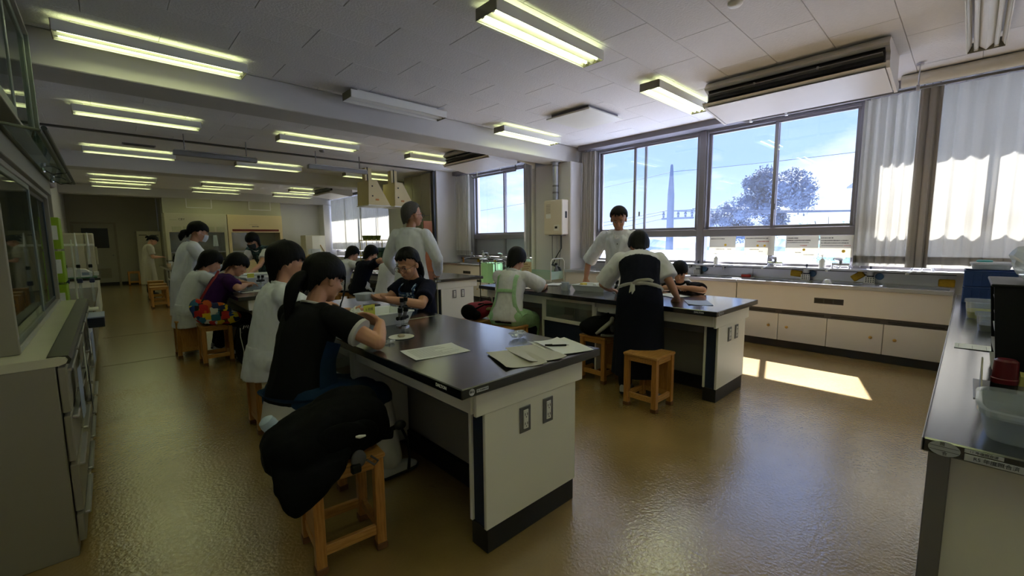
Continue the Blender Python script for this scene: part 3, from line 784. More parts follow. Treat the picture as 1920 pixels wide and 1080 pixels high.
def stool(x, y, rz, label, z=0):
    t = thing('stool', label, 'stool', (x, y, z), R(rz), group='square wooden stools')
    def part(n, k, loc): 
        o = bpy.data.objects.new(n, ST[k]); COL.objects.link(o); o.parent = t; o.location = loc; return o
    part('seat', 'seat', (0, 0, 0))
    for sx in (-1, 1):
        for sy in (-1, 1):
            l = part('leg', 'leg', (sx*.127, sy*.124, 0))
            f = bpy.data.objects.new('foot', ST['foot']); COL.objects.link(f); f.parent = l
    for s in (-1, 1):
        for z in (.405, .095):
            part('rail', 'rail_x', (0, s*.124, z)); part('rail', 'rail_y', (s*.127, 0, z))
    part('side_panel', 'side_panel', (-.127, 0, 0))
    return t
stool(.68, 1.86, -6, 'wooden stool under the black backpack in the foreground')
stool(.72, 2.42, 0, 'wooden stool of the girl in the black shirt')
stool(.83, 3.53, 0, 'wooden stool under the boy in the white coat at the foreground table')
stool(1.79, 2.46, 180, 'wooden stool showing its leg beyond the foreground table')
stool(2.10, 3.40, 180, 'wooden stool under the girl with glasses')
stool(3.18, 1.74, 180, 'empty wooden stool standing free behind the bending person')
stool(3.47, 2.42, 180, 'wooden stool carrying the grey sports bag')
stool(4.44, 1.86, 180, 'wooden stool pushed under the far right of the window table')
stool(4.56, 2.24, 180, 'wooden stool of the small girl by the window sinks')
stool(3.13, 3.38, 0, 'wooden stool under the student with the green apron')
stool(3.10, 3.92, 0, 'wooden stool carrying the red rucksack')
stool(.83, 5.90, 0, 'wooden stool under the student with the purple shirt')
stool(.66, 6.50, 90, 'wooden stool under the white coat beside the purple shirt')
stool(2.18, 6.75, 180, 'wooden stool of the dark haired student beyond the boy in white')
stool(3.10, 6.12, 0, 'wooden stool under the student half hidden behind the teacher')
stool(3.08, 7.02, 0, 'wooden stool under the student in the dark navy shirt')
stool(3.10, 7.80, 0, 'wooden stool under the student in the pale polo shirt')
stool(.58, 18.85, 0, 'lone wooden stool against the far back wall')
stool(.74, 11.8, 0, 'wooden stool nearest along the far lab table')
stool(.78, 12.6, 0, 'wooden stool in the middle along the far lab table')
stool(.80, 13.6, 0, 'wooden stool farthest along the far lab table by the standing girl')
stool(-.40, 12.42, 0, 'wooden stool at the end of the far left bench')

# ---------------------------------------------------------------- sink benches along the windows
BANDM = mat('dark_grip_band', '3f3d41', .45, metal=.3)
SINKW = mat('cream_sink_cabinet', 'cac6c6', .45, var=.02)
KNOB = mat('brass_knob', 'b9965a', .3, metal=.9)
def sink_cabinet(y0, y1, label, doors=4, x=6.03, zt=.785):
    t = thing('sink_cabinet', label, 'cabinet', (x, (y0+y1)/2, 0)); h = (y1-y0)/2
    MB().box(.02, .60, -h, h, .10, .60).build('body', LABG, t)
    MB().rbox(0, .022, -h+.002, h-.002, .49, zt, .003).build('upper_panel', SINKW, t)
    MB().rbox(.05, .60, -h, h, 0, .10, .002).build('plinth', mat('slate_plinth', '25262e', .5), t)
    MB().rbox(.008, .022, -h+.002, h-.002, .432, .488, .002).build('grip_band', BANDM, t)
    w = 2*h/doors
    for i in range(doors):
        a = -h+i*w
        MB().rbox(.002, .010, a+.035, a+w-.035, .446, .466, .003).build('grip_slot', BLACKR, t)
        d = MB().rbox(0, .02, a+.003, a+w-.003, .10, .430, .003).build('door', SINKW, t)
        ky = a+w-.1 if i % 2 == 0 else a+.1
        MB().lathe([(.006, 0), (.008, .012), (.017, .016), (.017, .022), (.008, .027)], n=12).xf(Matrix.Translation((0, ky, .275)) @ Matrix.Rotation(-PI/2, 4, 'Y')).build('knob', KNOB, d, smooth=40)
    v = MB().rbox(-.003, .004, .0-.14, .14, .60, .665, .002).build('vent_grille', BANDM, t)
    for i in range(3): MB().box(-.005, -.002, -.13+i*.09, -.13+i*.09+.078, .61, .655).build('vent_slat', BLACKR, v)
    return t
sink_cabinet(.07, 2.07, 'cream sink cabinet with four knobbed doors under the near windows')
sink_cabinet(2.075, 5.0, 'cream sink cabinet behind the window lab table', 6)
def worktop(y0, y1, basins, label, x0=6.0, x1=6.64, z=.787, th=.038, back=.98):
    t = thing('sink_worktop', label, 'worktop', (x0, (y0+y1)/2, z)); yc = (y0+y1)/2
    m = MB(); bx0, bx1 = .10, .48; W = x1-x0
    m.rbox(0, bx0, y0-yc, y1-yc, 0, th, .004); m.rbox(bx1, W, y0-yc, y1-yc, 0, th, .004)
    e = [y0-yc]+[c-yc+s for c, hw in basins for s in (-hw, hw)]+[y1-yc]
    for i in range(0, len(e), 2):
        if e[i+1]-e[i] > .005: m.box(bx0-.005, bx1+.005, e[i], e[i+1], .002, th-.001)
    m.build('steel_top', STEEL, t)
    MB().rbox(0, .012, y0-yc, y1-yc, th-.002, th+.006, .002).build('rim', STEEL, t)
    MB().rbox(W-.012, W, y0-yc, y1-yc, th, back-z-.03, .002).build('backsplash', STEEL, t)
    MB().rbox(W-.02, W, y0-yc, y1-yc, back-z-.035, back-z-.012, .002).build('dark_rail', BLACKR, t)
    for c, hw in basins:
        b = MB(); a, d = c-yc-hw, c-yc+hw; zz = -.17
        b.box(bx0, bx1, a, d, zz, zz+.004); b.box(bx0, bx0+.004, a, d, zz, th-.004); b.box(bx1-.004, bx1, a, d, zz, th-.004)
        b.box(bx0, bx1, a, a+.004, zz, th-.004); b.box(bx0, bx1, d-.004, d, zz, th-.004)
        bo = b.build('basin', STEEL, t)
        MB().lathe([(.03, .0), (.03, .006), (.01, .008)], ((bx0+bx1)/2, c-yc, zz+.004), 12).build('drain', GREYM, bo)
worktop(.07, 2.07, ((.36, .26), (1.07, .26), (1.76, .24)), 'stainless sink top with mixer taps under the near windows')
worktop(2.075, 5.0, ((2.55, .25), (3.5, .25), (4.4, .25)), 'stainless sink top running behind the window lab table')
sink_cabinet(6.95, 8.94, 'cream sink cabinet below the second window', 4)
worktop(6.95, 8.94, ((7.4, .22), (8.05, .22), (8.6, .2)), 'stainless sink top below the second window', back=.94)

def mixer_tap(x, y, z, label, lever=True, s=1.):
    t = thing('tap', label, 'tap', (x, y, z), group='sink taps')
    if lever:
        MB().tube([(0, -.085, .02), (0, .085, .02)], .021, 12).build('body', CHROME, t, smooth=40)
        for k in (-1, 1):
            MB().tube([(0, k*.075, .02), (.02, k*.09, -.02), (.065, k*.095, -.045)], .015, 10).lathe([(.028, 0), (.028, .008)], (.07, k*.095, -.048), 12).build('inlet_leg', CHROME, t, smooth=40)
        MB().tube([(0, 0, .02), (0, 0, .075)], .022, 12).build('neck', CHROME, t, smooth=40)
        MB().tube([(0, 0, .08), (-.04, .03, .092), (-.09, .06, .09)], [.024, .017, .008], 10).build('lever', CHROME, t, smooth=40)
        MB().tube([(-.01, .0, -.005), (-.04, .03, -.03), (-.12, .085, -.04), (-.16, .11, -.05)], .0105, 10).build('spout', CHROME, t, smooth=40)
        MB().tube([(-.16, .11, -.045), (-.16, .11, -.065)], .013, 8).build('spout_tip', WHITEM, t)
    else:
        MB().tube([(.07, 0, 0), (0, 0, 0)], .016, 10).tube([(0, 0, -.02), (0, 0, .05)], .014, 10).build('body', CHROME, t, smooth=40)
        MB().rbox(-.008, .008, -.035, .035, .05, .06, .003).build('handle', CHROME, t)
        MB().tube([(0, 0, .02), (-.05, .03, .055), (-.13, .07, .05), (-.15, .08, .02)], .009, 8).build('spout', CHROME, t, smooth=40)
for y, l in ((.34, 'mixer tap over the sink nearest the right counter'), (1.07, 'mixer tap over the middle sink under the posters'), (1.78, 'mixer tap beside the red sponge')):
    mixer_tap(6.56, y, 1.015, l)
mixer_tap(6.56, 2.45, .93, 'swivel tap behind the small girl', False)
mixer_tap(6.56, 2.95, .93, 'swivel tap just left of the small girl', False)
for y, l in ((7.25, 'nearest tap of the sink below the second window'), (7.75, 'middle tap of the sink below the second window'), (8.35, 'farthest tap of the sink below the second window')):
    mixer_tap(6.52, y, .98, l)

# ---------------------------------------------------------------- wall cabinet on the left
CABC = mat('grey_beige_steel_cabinet', '8f8a7b', .5, var=.03, vs=4)
CABF = mat('cabinet_door_grey', '7d796c', .35, metal=.2)
SASHD = mat('dark_sash', '1f2a2c', .4)
SASHG = mat('green_grey_sash', '6d7568', .4, metal=.3)
TOPC = mat('ivory_shelf_top', 'cfcdb4', .22, var=.05, vs=5)
LCG = glassmat('cabinet_sliding_glass', (.62, .72, .70), .16, .02, haze=.06, hazecol=(.2, .25, .24))
t = thing('base_cabinet', 'grey beige base cabinet at the left edge with papers on its drawers', 'cabinet', (-.84, 2.60, 0))
L = 2.62
MB().rbox(0, .64, 0, L, 0, .86, .004).build('body', CABC, t)
MB().prism([(0, .86), (.65, .86), (.672, .868), (.678, .88), (.672, .892), (.65, .897), (0, .897)], .0, L, 'y').build('top', TOPC, t)
MB().prism([(.615, .8975), (.672, .893), (.68, .88), (.672, .862), (.682, .862), (.69, .88), (.68, .898), (.62, .902)], .02, L, 'y').build('top_edging', mat('dark_edging', '3e3c33', .4), t)
zs = (.05, .19, .42, .64, .855)
for k in range(4):
    for j in range(5):
        a, b = .004+j*L/5, (j+1)*L/5-.004
        d = MB().rbox(.645, .668+.004*(k % 2), a, b, zs[k]+.012, zs[k+1]-.004, .004).build('drawer', CABF if j else CABC, t)
        MB().rbox(.667, .69, a+.04, b-.04, zs[k+1]-.03, zs[k+1]-.016, .004).build('pull', ALUL, d)
PAPER = mat('white_paper', 'e4e5e3', .7, var=.01)
PAPERB = mat('bluish_paper', '9fa9bd', .7, var=.05)
for i, (y, z, w, h, m) in enumerate(((2.78, .56, .21, .24, PAPERB), (3.35, .60, .2, .2, PAPER), (3.62, .35, .22, .28, PAPERB), (4.3, .55, .21, .25, PAPER), (4.75, .4, .2, .3, PAPERB), (4.6, .68, .18, .14, PAPER))):
    MB().sheet(lambda u, v: (.006*math.sin(u*3+i), w*u, h*v), 4, 4, .001).xf(Matrix.Translation((-.146, y, z))).build('notice_sheet', m, label=('bluish notice sheet taped to the nearest drawers', 'white notice sheet taped high on the left cabinet', 'long bluish sheet hanging low on the left cabinet', 'white sheet taped near the far end of the left cabinet', 'long bluish sheet at the far end of the left cabinet', 'small white card near the top of the left cabinet')[i], cat='notice', group='sheets taped to the left cabinet')
t = thing('drawer_box', 'dark blue plastic box sticking out of the left cabinet front', 'box', (-.146, 4.35, .76))
MB().rbox(0, .09, 0, .32, 0, .07, .004).build('box_body', mat('dark_blue_plastic', '141a2a', .4), t)
MB().rbox(.0, .092, -.002, .322, .07, .08, .002).build('box_rim', mat('pale_blue_plastic', '8d97b8', .4), t)

t = thing('glass_cabinet', 'grey steel cabinet with dark sliding glass doors above the left base cabinet', 'cabinet', (-.84, 2.78, .898))
L = 2.30; D = .53; Hc = .86
MB().rbox(0, D, 0, .03, 0, Hc, .003).build('end_panel', CABC, t)
MB().rbox(0, D, L-.03, L, 0, Hc, .003).build('end_panel', CABC, t)
MB().rbox(0, .02, .03, L-.03, 0, Hc, .002).build('back_panel', CABC, t)
MB().rbox(0, D, .03, L-.03, Hc-.03, Hc, .003).build('top_panel', CABC, t)
MB().rbox(D-.05, D, .03, L-.03, 0, .03, .003).build('bottom_track', ALUL, t)
MB().rbox(.02, D-.08, .03, L-.03, .42, .435, .002).build('shelf', CABC, t)
for i, (a, b) in enumerate(((.03, 1.17), (1.12, L-.03))):
    x = D-.018-.02*i
    f = MB(); frame_rect(f, x, x+.014, a, b, .03, Hc-.03, .03); fo = f.build('sliding_door', SASHG if i == 0 else SASHD, t)
    MB().box(x+.005, x+.009, a+.025, b-.025, .055, Hc-.055).build('door_glass', LCG, fo)
for i in range(14):
    y = .15+i*.15; z = .0 if i % 2 else .435
    MB().lathe([(.03, 0), (.03, .1+.04*(i % 3)), (.012, .14+.04*(i % 3)), (.012, .18+.04*(i % 3))], (-.84+.15+.1*(i % 3), 2.78+y, .898+z+.002), 10).build('reagent_bottle', mat('amber_bottle', '3a2a1a', .2) if i % 3 else mat('white_bottle', 'b8b8b0', .4), smooth=40, label='small reagent bottle standing behind the sliding glass on the left', cat='bottle', group='bottles in the left glass cabinet')

t = thing('wall_cupboard', 'tall dark glass fronted cupboard hung at the upper left', 'cabinet', (-.84, 2.4, 2.06))
L = 2.62; D = .54; Hc = .90
MB().rbox(0, D, 0, .03, 0, Hc, .003).build('end_panel', CABC, t)
MB().rbox(0, D, L-.03, L, 0, Hc, .003).build('end_panel', SASHG, t)
MB().rbox(0, .02, .03, L-.03, 0, Hc, .002).build('back_panel', CABC, t)
MB().rbox(0, D, .03, L-.03, Hc-.02, Hc, .003).build('top_panel', CABC, t)
MB().rbox(0, D, .03, L-.03, 0, .02, .003).build('bottom_panel', CABC, t)
for i, (a, b) in enumerate(((.03, 1.34), (1.28, L-.03))):
    x = D-.018-.02*i
    f = MB(); frame_rect(f, x, x+.014, a, b, .02, Hc-.02, .05); fo = f.build('sliding_door', SASHG, t)
    MB().box(x+.005, x+.009, a+.045, b-.045, .06, Hc-.06).build('door_glass', LCG, fo)
# the glass flap door lifted level between the two cabinets
t = thing('glass_flap', 'glass flap door held open level between the two left cabinets', 'flap door', (-.32, 2.72, 1.76))
MB().rbox(0, .03, 0, 2.36, 0, .13, .003).build('hinge_rail', CABC, t)
fl2 = MB(); frame_rect(fl2, 0, .012, 0, 2.30, 0, .13, .018)
rot = Matrix.Translation((.03, .03, .118)) @ Matrix.Rotation(R(97), 4, 'Y')
fl2.xf(rot).build('flap_frame', SASHG, t)
MB().box(.004, .008, .016, 2.285, .016, .115).xf(rot).build('flap_glass', LCG, t)
MB().tube([(.168, .02, .105), (.168, 2.36, .105)], .010, 8).build('edge_rod', SASHD, t, smooth=40)
for y in (1.45, 2.1):
    MB().lathe([(.01, 0), (.014, .012), (.008, .03)], (.06, y, .075), 10).build('hinge_stud', CHROME, t, smooth=40)
    MB().tube([(.07, y, .09), (.10, y+.06, .075), (.16, y+.1, .095)], .004, 6).build('stay_hook', BLACKR, t)

# lower dark bench after the cabinet, holding glassware
t = thing('side_bench', 'dark topped low bench continuing behind the left cabinet', 'bench', (-.84, 5.25, 0))
MB().rbox(0, .70, 0, 3.3, .71, .75, .004).build('bench_top', TOPB, t)
MB().rbox(.02, .64, .02, 3.28, .1, .71, .004).build('bench_body', CABC, t)
MB().rbox(.05, .60, .04, 3.26, 0, .1, .003).build('plinth', PLINTH, t)
for j in range(6):
    d = MB().rbox(.64, .66, .03+j*.54, .55+j*.54, .12, .69, .003).build('door', CABC, t); MB().rbox(.66, .675, .08+j*.54, .10+j*.54, .5, .62, .003).build('pull', ALUL, d)
t = thing('side_bench', 'cream bench with black top beside the far door', 'bench', (-.84, 10.0, 0))
MB().rbox(0, .72, 0, 2.2, .76, .80, .004).build('bench_top', TOPB, t)
MB().rbox(.02, .68, .02, 2.18, .1, .76, .004).build('bench_body', LABW, t)
MB().rbox(.06, .62, .05, 2.14, 0, .1, .003).build('plinth', PLINTH, t)
# tall shelf with green files between
t = thing('open_shelf', 'narrow open shelf with curtain rod on the left wall', 'shelf', (-.84, 5.28, .752))
for y in (0, 1.2): MB().rbox(0, .47, y, y+.03, 0, 1.15, .003).build('upright', CABC, t)
for z in (.0, .4, .8, 1.12): MB().rbox(0, .47, .03, 1.2, z, z+.02, .002).build('shelf_board', CABC, t)
MB().tube([(.50, -.12, 1.19), (.50, .75, 1.19)], .045, 12).build('rolled_blind', mat('pinkish_blind', 'b0a49a', .7), t, smooth=40)

# ---------------------------------------------------------------- counter on the right
t = thing('demonstration_counter', 'long black topped counter at the right edge with stickers', 'counter', (1.67, .05, 0))
MB().rbox(0, 4.34, -.78, 0, .757, .80, .004).build('counter_top', TOPB, t)
MB().rbox(0, 4.34, 0, .003, .759, .798, .001).build('edge_strip', ALUL, t)
MB().rbox(.09, .11, -.70, -.012, .02, .757, .003).build('end_panel', LABW, t)
MB().rbox(.065, .13, -.06, -.012, .02, .757, .003).build('corner_post', GREYM, t)
MB().rbox(.13, 4.32, -.70, -.03, .1, .757, .003).build('counter_body', LABW, t)
MB().rbox(.12, 4.32, -.66, -.07, 0, .1, .003).build('plinth', PLINTH, t)
for j in range(7): MB().rbox(.14+j*.59, .14+j*.59+.58, -.03, -.012, .12, .74, .003).build('door', LABW, t)
o = MB().lathe([(.021, -.001), (.021, .0)], n=26, rx=1.55).xf(Matrix.Translation((-.0002, -.044, .7785)) @ Matrix.Rotation(-PI/2, 4, 'Z') @ Matrix.Rotation(PI/2, 4, 'X')).build('oval_sticker', STICK, t)
for z in (.784, .773): MB().box(-.0022, -.0012, -.074, -.014, z-.0004, z+.0004).build('sticker_line', PRINTK, o)
rt = (PI/2, 0, -PI/2)
text('sticker_print', '照', .011, (-.0018, -.040, .7915), rt, PRINTK, o); text('sticker_print', '合', .011, (-.0018, -.046, .7655), rt, PRINTK, o)
o = MB().rbox(-.0012, 0, -.155, -.083, .7835, .7945, .0005).build('small_label', STICK, t); text('label_print', '11 年度照合済', .0085, (-.0016, -.119, .789), rt, PRINTK, o)
o = MB().rbox(-.0012, 0, -.20, -.084, .7615, .7805, .0005).build('long_label', STICK, t); text('label_print', 'R5 年度照合済', .013, (-.0016, -.142, .771), rt, PRINTK, o)

# ---------------------------------------------------------------- far wall: fume hoods and store
HOODC = mat('fume_hood_cream', 'b9b29d', .5, var=.02); HOODP = mat('fume_hood_peach', 'd3bd97', .5, var=.02)
HOODI = mat('fume_hood_inside', 'a8a48c', .5); RED = mat('maroon_strip', '6e2119', .5)
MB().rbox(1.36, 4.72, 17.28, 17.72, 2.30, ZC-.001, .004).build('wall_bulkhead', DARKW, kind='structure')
def bulk_panel(x): 
    o = MB().rbox(x, x+.7, 17.265, 17.28, 2.48, 2.98, .004).build('trim_%d' % (16+int(x > 3)), CREAM, kind='structure')
    MB().rbox(x+.03, x+.67, 17.258, 17.266, 2.51, 2.95, .003).build('panel', DARKW, o)
bulk_panel(1.95); bulk_panel(3.7)
def fume_hood(x0, x1, m, label, n=0):
    t = thing('fume_hood', label, 'fume hood', ((x0+x1)/2, 17.0, 0)); h = (x1-x0)/2
    MB().rbox(-h, h, 0, .70, 1.70, 2.29, .005).build('header', m, t)
    for s in (-1, 1): MB().rbox(s*h-(.09 if s > 0 else 0), s*h+(.09 if s < 0 else 0), 0, .7, .8, 1.70, .005).build('side_post', m, t)
    MB().rbox(-h, h, .02, .7, 0, .78, .005).build('base', m, t)
    MB().rbox(-h-.0, h, -.02, .7, .78, .82, .005).build('worktop', EDGEB, t)
    MB().rbox(-h+.09, h-.09, .66, .7, .82, 1.7, .002).build('back_panel', HOODI, t)
    fr = MB(); frame_rect(fr.__class__() if 0 else fr, -h+.09, h-.09, .02, .05, 1.1, 1.7, .0) if 0 else None
    g = MB().rbox(-h+.09, h-.09, .03, .05, 1.05, 1.08, .003).build('sash_rail', ALUL, t)
    MB().box(-h+.09, h-.09, .036, .042, 1.08, 1.72).build('sash_glass', HOODG if n else CABG, t)
    for i in range(2): 
        d = MB().rbox(-h+.03+i*h, -h+.03+i*h+h-.06, .0, .022, .1, .74, .003).build('door', m, t)
        MB().rbox(-h+.03+i*h+.1, -h+.03+i*h+.2, -.01, .002, .66, .68, .003).build('pull', BLACKR, d)
    if n == 0:
        for i in range(5): MB().rbox(-h+.16+i*.29, -h+.40+i*.29, -.006, .004, 1.72, 1.88, .003).build('upper_vent', HOODI, t)
        text('hood_mark', 'CBY', .09, (-h+.42, -.003, 2.10), (PI/2, 0, 0), PRINTK, t); MB().box(-h+.12, -h+.3, -.003, 0, 2.08, 2.085).build('print_line', PRINTK, t)
    else:
        MB().rbox(-h+.12, h-.12, -.008, .004, 1.74, 1.81, .002).build('maroon_strip', RED, t)
        text('hood_mark', 'DALTON', .05, (-.02, -.003, 1.90), (PI/2, 0, 0), mat('navy_print', '1c2748', .6), t, bold=.002); MB().box(-.2, .05, -.003, 0, 1.97, 1.974).build('print_line', PRINTK, t)
fume_hood(1.36, 2.98, HOODC, 'cream fume hood with upper vents left on the far wall', 0)
fume_hood(3.00, 4.66, HOODP, 'peach fume hood with a maroon strip on the far wall', 1)
for i in range(9):
    x = 3.2+i*.15
    MB().lathe([(.035, 0), (.04, .06), (.015, .1), (.014, .16)], (x, 17.35+.1*(i % 2), .822), 8).build('flask', mat('pale_glass', '9fa39a', .15), smooth=40, label='pale glass flask standing inside the peach fume hood', cat='flask', group='flasks in the peach fume hood')
for i in range(8):
    x = 1.55+i*.16
    MB().lathe([(.04, 0), (.04, .1), (.018, .14), (.018, .18)], (x, 17.35+.1*(i % 2), .822), 8).build('bottle', mat('dark_bottle', '2c2c2a', .3), smooth=40, label='dark bottle standing inside the cream fume hood', cat='bottle', group='bottles in the cream fume hood')
t = thing('hanging_cloth', 'pale cloth hanging behind the sash of the cream fume hood', 'cloth', (2.62, 16.99, 1.25))
MB().sheet(lambda u, v: (.1*(u-.5)*(1+.5*(1-v)), -.012+.01*math.sin(u*9), .36*v), 6, 4, .002).build('cloth', mat('pale_cloth', 'a9b2ba', .8), t, smooth=60)
t = thing('steel_cupboard', 'pale steel cupboard behind the standing girl at the back', 'cupboard', (.74, 18.7, 0))
MB().rbox(0, .62, .02, .6, .02, 1.76, .005).build('body', HOODC, t)
for i in range(2): 
    d = MB().rbox(.01+.3*i, .31+.3*i, 0, .02, .04, 1.74, .003).build('door', HOODC, t); MB().box(.06+.3*i, .26+.3*i, -.003, 0, 1.62, 1.64).build('label_line', PRINTK, d)
t = thing('tall_fridge', 'olive cream tall freezer standing before the far door', 'fridge', (-.80, 13.3, 0))
MB().rbox(0, .60, .02, .65, .02, 1.60, .01).build('body', HOODC, t); MB().rbox(.01, .44, -.01, .02, .05, 1.58, .008).build('door', HOODC, t); MB().rbox(.46, .59, -.01, .02, .05, 1.58, .008).build('side_door', HOODC, t)
MB().rbox(.60, .64, .1, .16, .9, 1.3, .006).build('handle', HOODI, t)
# store at the right end of the far wall
t = thing('drying_cabinet', 'cream drying cabinet on the bench near the far curtains', 'cabinet', (5.30, 16.6, .80))
MB().rbox(0, .70, 0, .55, 0, .80, .008).build('body', HOODC, t); MB().rbox(.22, .69, -.012, 0, .02, .78, .004).build('door', LABW, t); MB().tube([(.5, -.02, .45), (.62, -.05, .2)], .018, 8).build('handle', mat('tan_handle', 'a98d62', .5), t)
t = thing('side_bench', 'low bench under the drying cabinet near the far curtains', 'bench', (5.2, 16.5, 0))
MB().rbox(0, 1.3, 0, .68, .755, .795, .004).build('bench_top', TOPB, t); MB().rbox(.03, 1.27, .03, .66, 0, .755, .004).build('bench_body', LABW, t)
# window bench in the far bay
sink_cabinet(11.98, 16.4, 'cream bench cabinet under the far curtains', 8)
worktop(11.98, 16.4, ((13, .25), (15, .25)), 'steel bench top under the far curtains', back=1.0)

# extraction hoods on ducts
HOODY = mat('yellow_extraction_hood', 'c9b887', .5, var=.03)
def extraction(x, y, label):
    t = thing('extraction_hood', label, 'extraction hood', (x, y, 2.20))
    MB().rbox(-.08, .08, -.08, .08, .52, .852, .004).build('duct', HOODY, t)
    MB().prism([(-.10, .55), (.10, .55), (.40, .02), (.40, 0), (-.12, 0), (-.12, .02)], -.3, .3, 'y').build('canopy', HOODY, t)
    MB().rbox(-.14, .42, -.32, .32, -.025, 0, .003).build('rim', WHITEM, t)
    for z in (.2, .42): MB().cyl((-.02, -.305, z), (-.02, -.298, z), .018, n=10).build('bolt', BLACKR, t)
    MB().rbox(.05, .13, -.308, -.298, .10, .14, .002).build('plate', mat('orange_plate', 'b8793c', .5), t)
    MB().tube([(-.06, -.2, .3), (-.1, -.25, .6), (-.1, -.25, .84)], .014, 8).build('conduit', BLACKR, t)
extraction(4.55, 9.75, 'left yellow extraction hood hanging from the ceiling')
extraction(5.20, 9.75, 'right yellow extraction hood hanging beside the partition')
for x, l in ((.86, 'left grey service bar hung below the ceiling'), (2.83, 'right grey service bar hung below the ceiling')):
    t = thing('service_bar', l, 'service bar', (x, 8.5, 2.72))
    MB().rbox(0, 1.14, -.05, .05, 0, .07, .006).build('bar_body', GREYM, t)
    MB().rbox(.02, 1.12, -.06, .06, .07, .085, .003).build('bar_top', ALUL, t)
    for q in (.15, .99): MB().cyl((q, 0, .08), (q, 0, .33), .008, n=8).build('hanger', GREYM, t)
# orange board leaning by the partition
MB().rbox(5.56, 5.80, 8.98, 9.005, 0, 1.84, .004).build('board', mat('orange_brown_board', '9c5f38', .55, var=.08, vs=4, stretch=(8, 8, 1)), label='orange brown wooden board standing beside the dark partition post', cat='board')

# ---------------------------------------------------------------- water heater on the column
t = thing('water_heater', 'beige wall mounted gas water heater on the column', 'water heater', (6.2, 5.29, 1.46))
HEAT = mat('beige_heater_enamel', 'd3cab9', .4, var=.01)
MB().rbox(-.18, 0, -.22, .22, 0, .63, .012).build('casing', HEAT, t)
MB().rbox(-.183, -.17, -.215, .215, .02, .61, .004).build('front_cover', HEAT, t)
o = MB().rbox(-.187, -.182, -.15, -.03, .07, .18, .002).build('control_panel', WHITEM, t)
MB().rbox(-.19, -.186, -.11, -.05, .11, .15, .002).build('display', BLACKR, o)
for i in range(7): MB().box(-.1845, -.183, .06, .165, .54-i*.028, .55-i*.028).build('print_line', mat('grey_print', '8b857a', .7), t)
MB().box(-.185, -.183, .05, .17, .30, .38).build('caution_label', PAPER, t)
MB().rbox(-.10, -.05, -.226, -.22, .3, .42, .003).build('side_vent', BLACKR, t)
MB().rbox(-.12, .0, -.16, .16, -.02, 0, .003).build('pipe_plate', GREYM, t)
for i, (dy, m) in enumerate(((.12, GREYM), (.0, ALUL), (-.08, GREYM))):
    MB().tube([(-.06, dy, -.01), (-.06, dy, -.3), (-.05, dy+.02*i, -.58)], .008, 8).build('pipe', m, t, smooth=40)
MB().tube([(-.06, -.1, -.02), (-.08, -.12, -.25), (-.07, .02, -.42), (-.06, .1, -.54)], .009, 8).build('black_hose', BLACKR, t, smooth=40)
MB().tube([(-.06, .12, -.56), (-.09, .0, -.585), (-.11, -.1, -.62)], .022, 8).ell((-.11, -.11, -.65), .03, 8, 6).build('valve', mat('dark_valve', '2b3340', .4), t, smooth=40)
t = thing('flue_pipe', 'silver flue pipe rising from the water heater to the ceiling', 'flue', (6.09, 5.29, 2.09))
MB().tube([(0, 0, 0), (0, 0, .72)], .055, 16).build('flue', DUCT, t, smooth=40)
for z in (.12, .24, .6): MB().tube([(0, 0, z), (0, 0, z+.03)], .058, 16).build('clamp', GREYM, t, smooth=40)
MB().lathe([(.09, .665), (.09, .685)], n=18).build('collar', DUCT, t)
# ================================================================ PEOPLE
SKIN = mat('skin', 'cf9a7c', .5, var=.05, vs=8)
SKIN2 = mat('skin_tanned', 'b27e63', .5, var=.05, vs=8)
HAIRK = mat('black_hair', '070608', .55, spec=.18, var=.3, vs=60, stretch=(1, 1, .1), bump=.3, bs=160)
HAIRG = mat('grey_hair', '4a4646', .5, var=.3, vs=60, bump=.3, bs=160)
EYEW = mat('eye_white', 'd8d4d0', .3, var=0); EYEB = mat('eye_iris', '1a1210', .2, var=0)
LIPS = mat('lips', 'a0604f', .5, var=.02); MASKW = mat('white_face_mask', 'd9dde6', .8)
def cloth(n, c, rough=.85, var=.05): return mat('cloth_'+n, c, rough, var=var, vs=14, bump=.12, bs=400, spec=.2)
SHIRTK = cloth('black', '0b0c10'); COATW = cloth('white_coat', 'e6e9f2'); NAVYC = cloth('navy', '10142a'); PURP = cloth('purple', '3d1a55')
DENIM = cloth('denim', '17324f', var=.15); PANTK = cloth('black_trousers', '101116'); SHIRTW = cloth('white_shirt', 'e4e4ea'); OFFW = cloth('offwhite_skirt', 'cac8c0')
GREENA = mat('cloth_mint_apron', 'a5cd9f', .8, var=.14, vs=45); APRN = cloth('navy_apron', '0a0e1f'); TIEW = cloth('white_tie', 'c8c7c2')
TEAL = patchmat('teal_print_cloth', ['243a4a', '3a5a66', '1c2a38', '4d6d70', '2a4450'], 40)
FLORAL = patchmat('blue_floral_cloth', [(0.0, 'c7d3e6'), (.26, '1f4f9a'), (.40, '16305f'), (.62, '9db6d8')], 26, 'DIST')
BEIGEW = cloth('cream_dress', 'b9b3a2'); SHOEW = mat('white_shoe', 'c9c9c6', .6); SHOEK = mat('dark_shoe', '1a1a1e', .6); SOCK = cloth('sock', 'c4c3bf')
SPEC = mat('spectacle_frame', '15151a', .3, metal=.4)

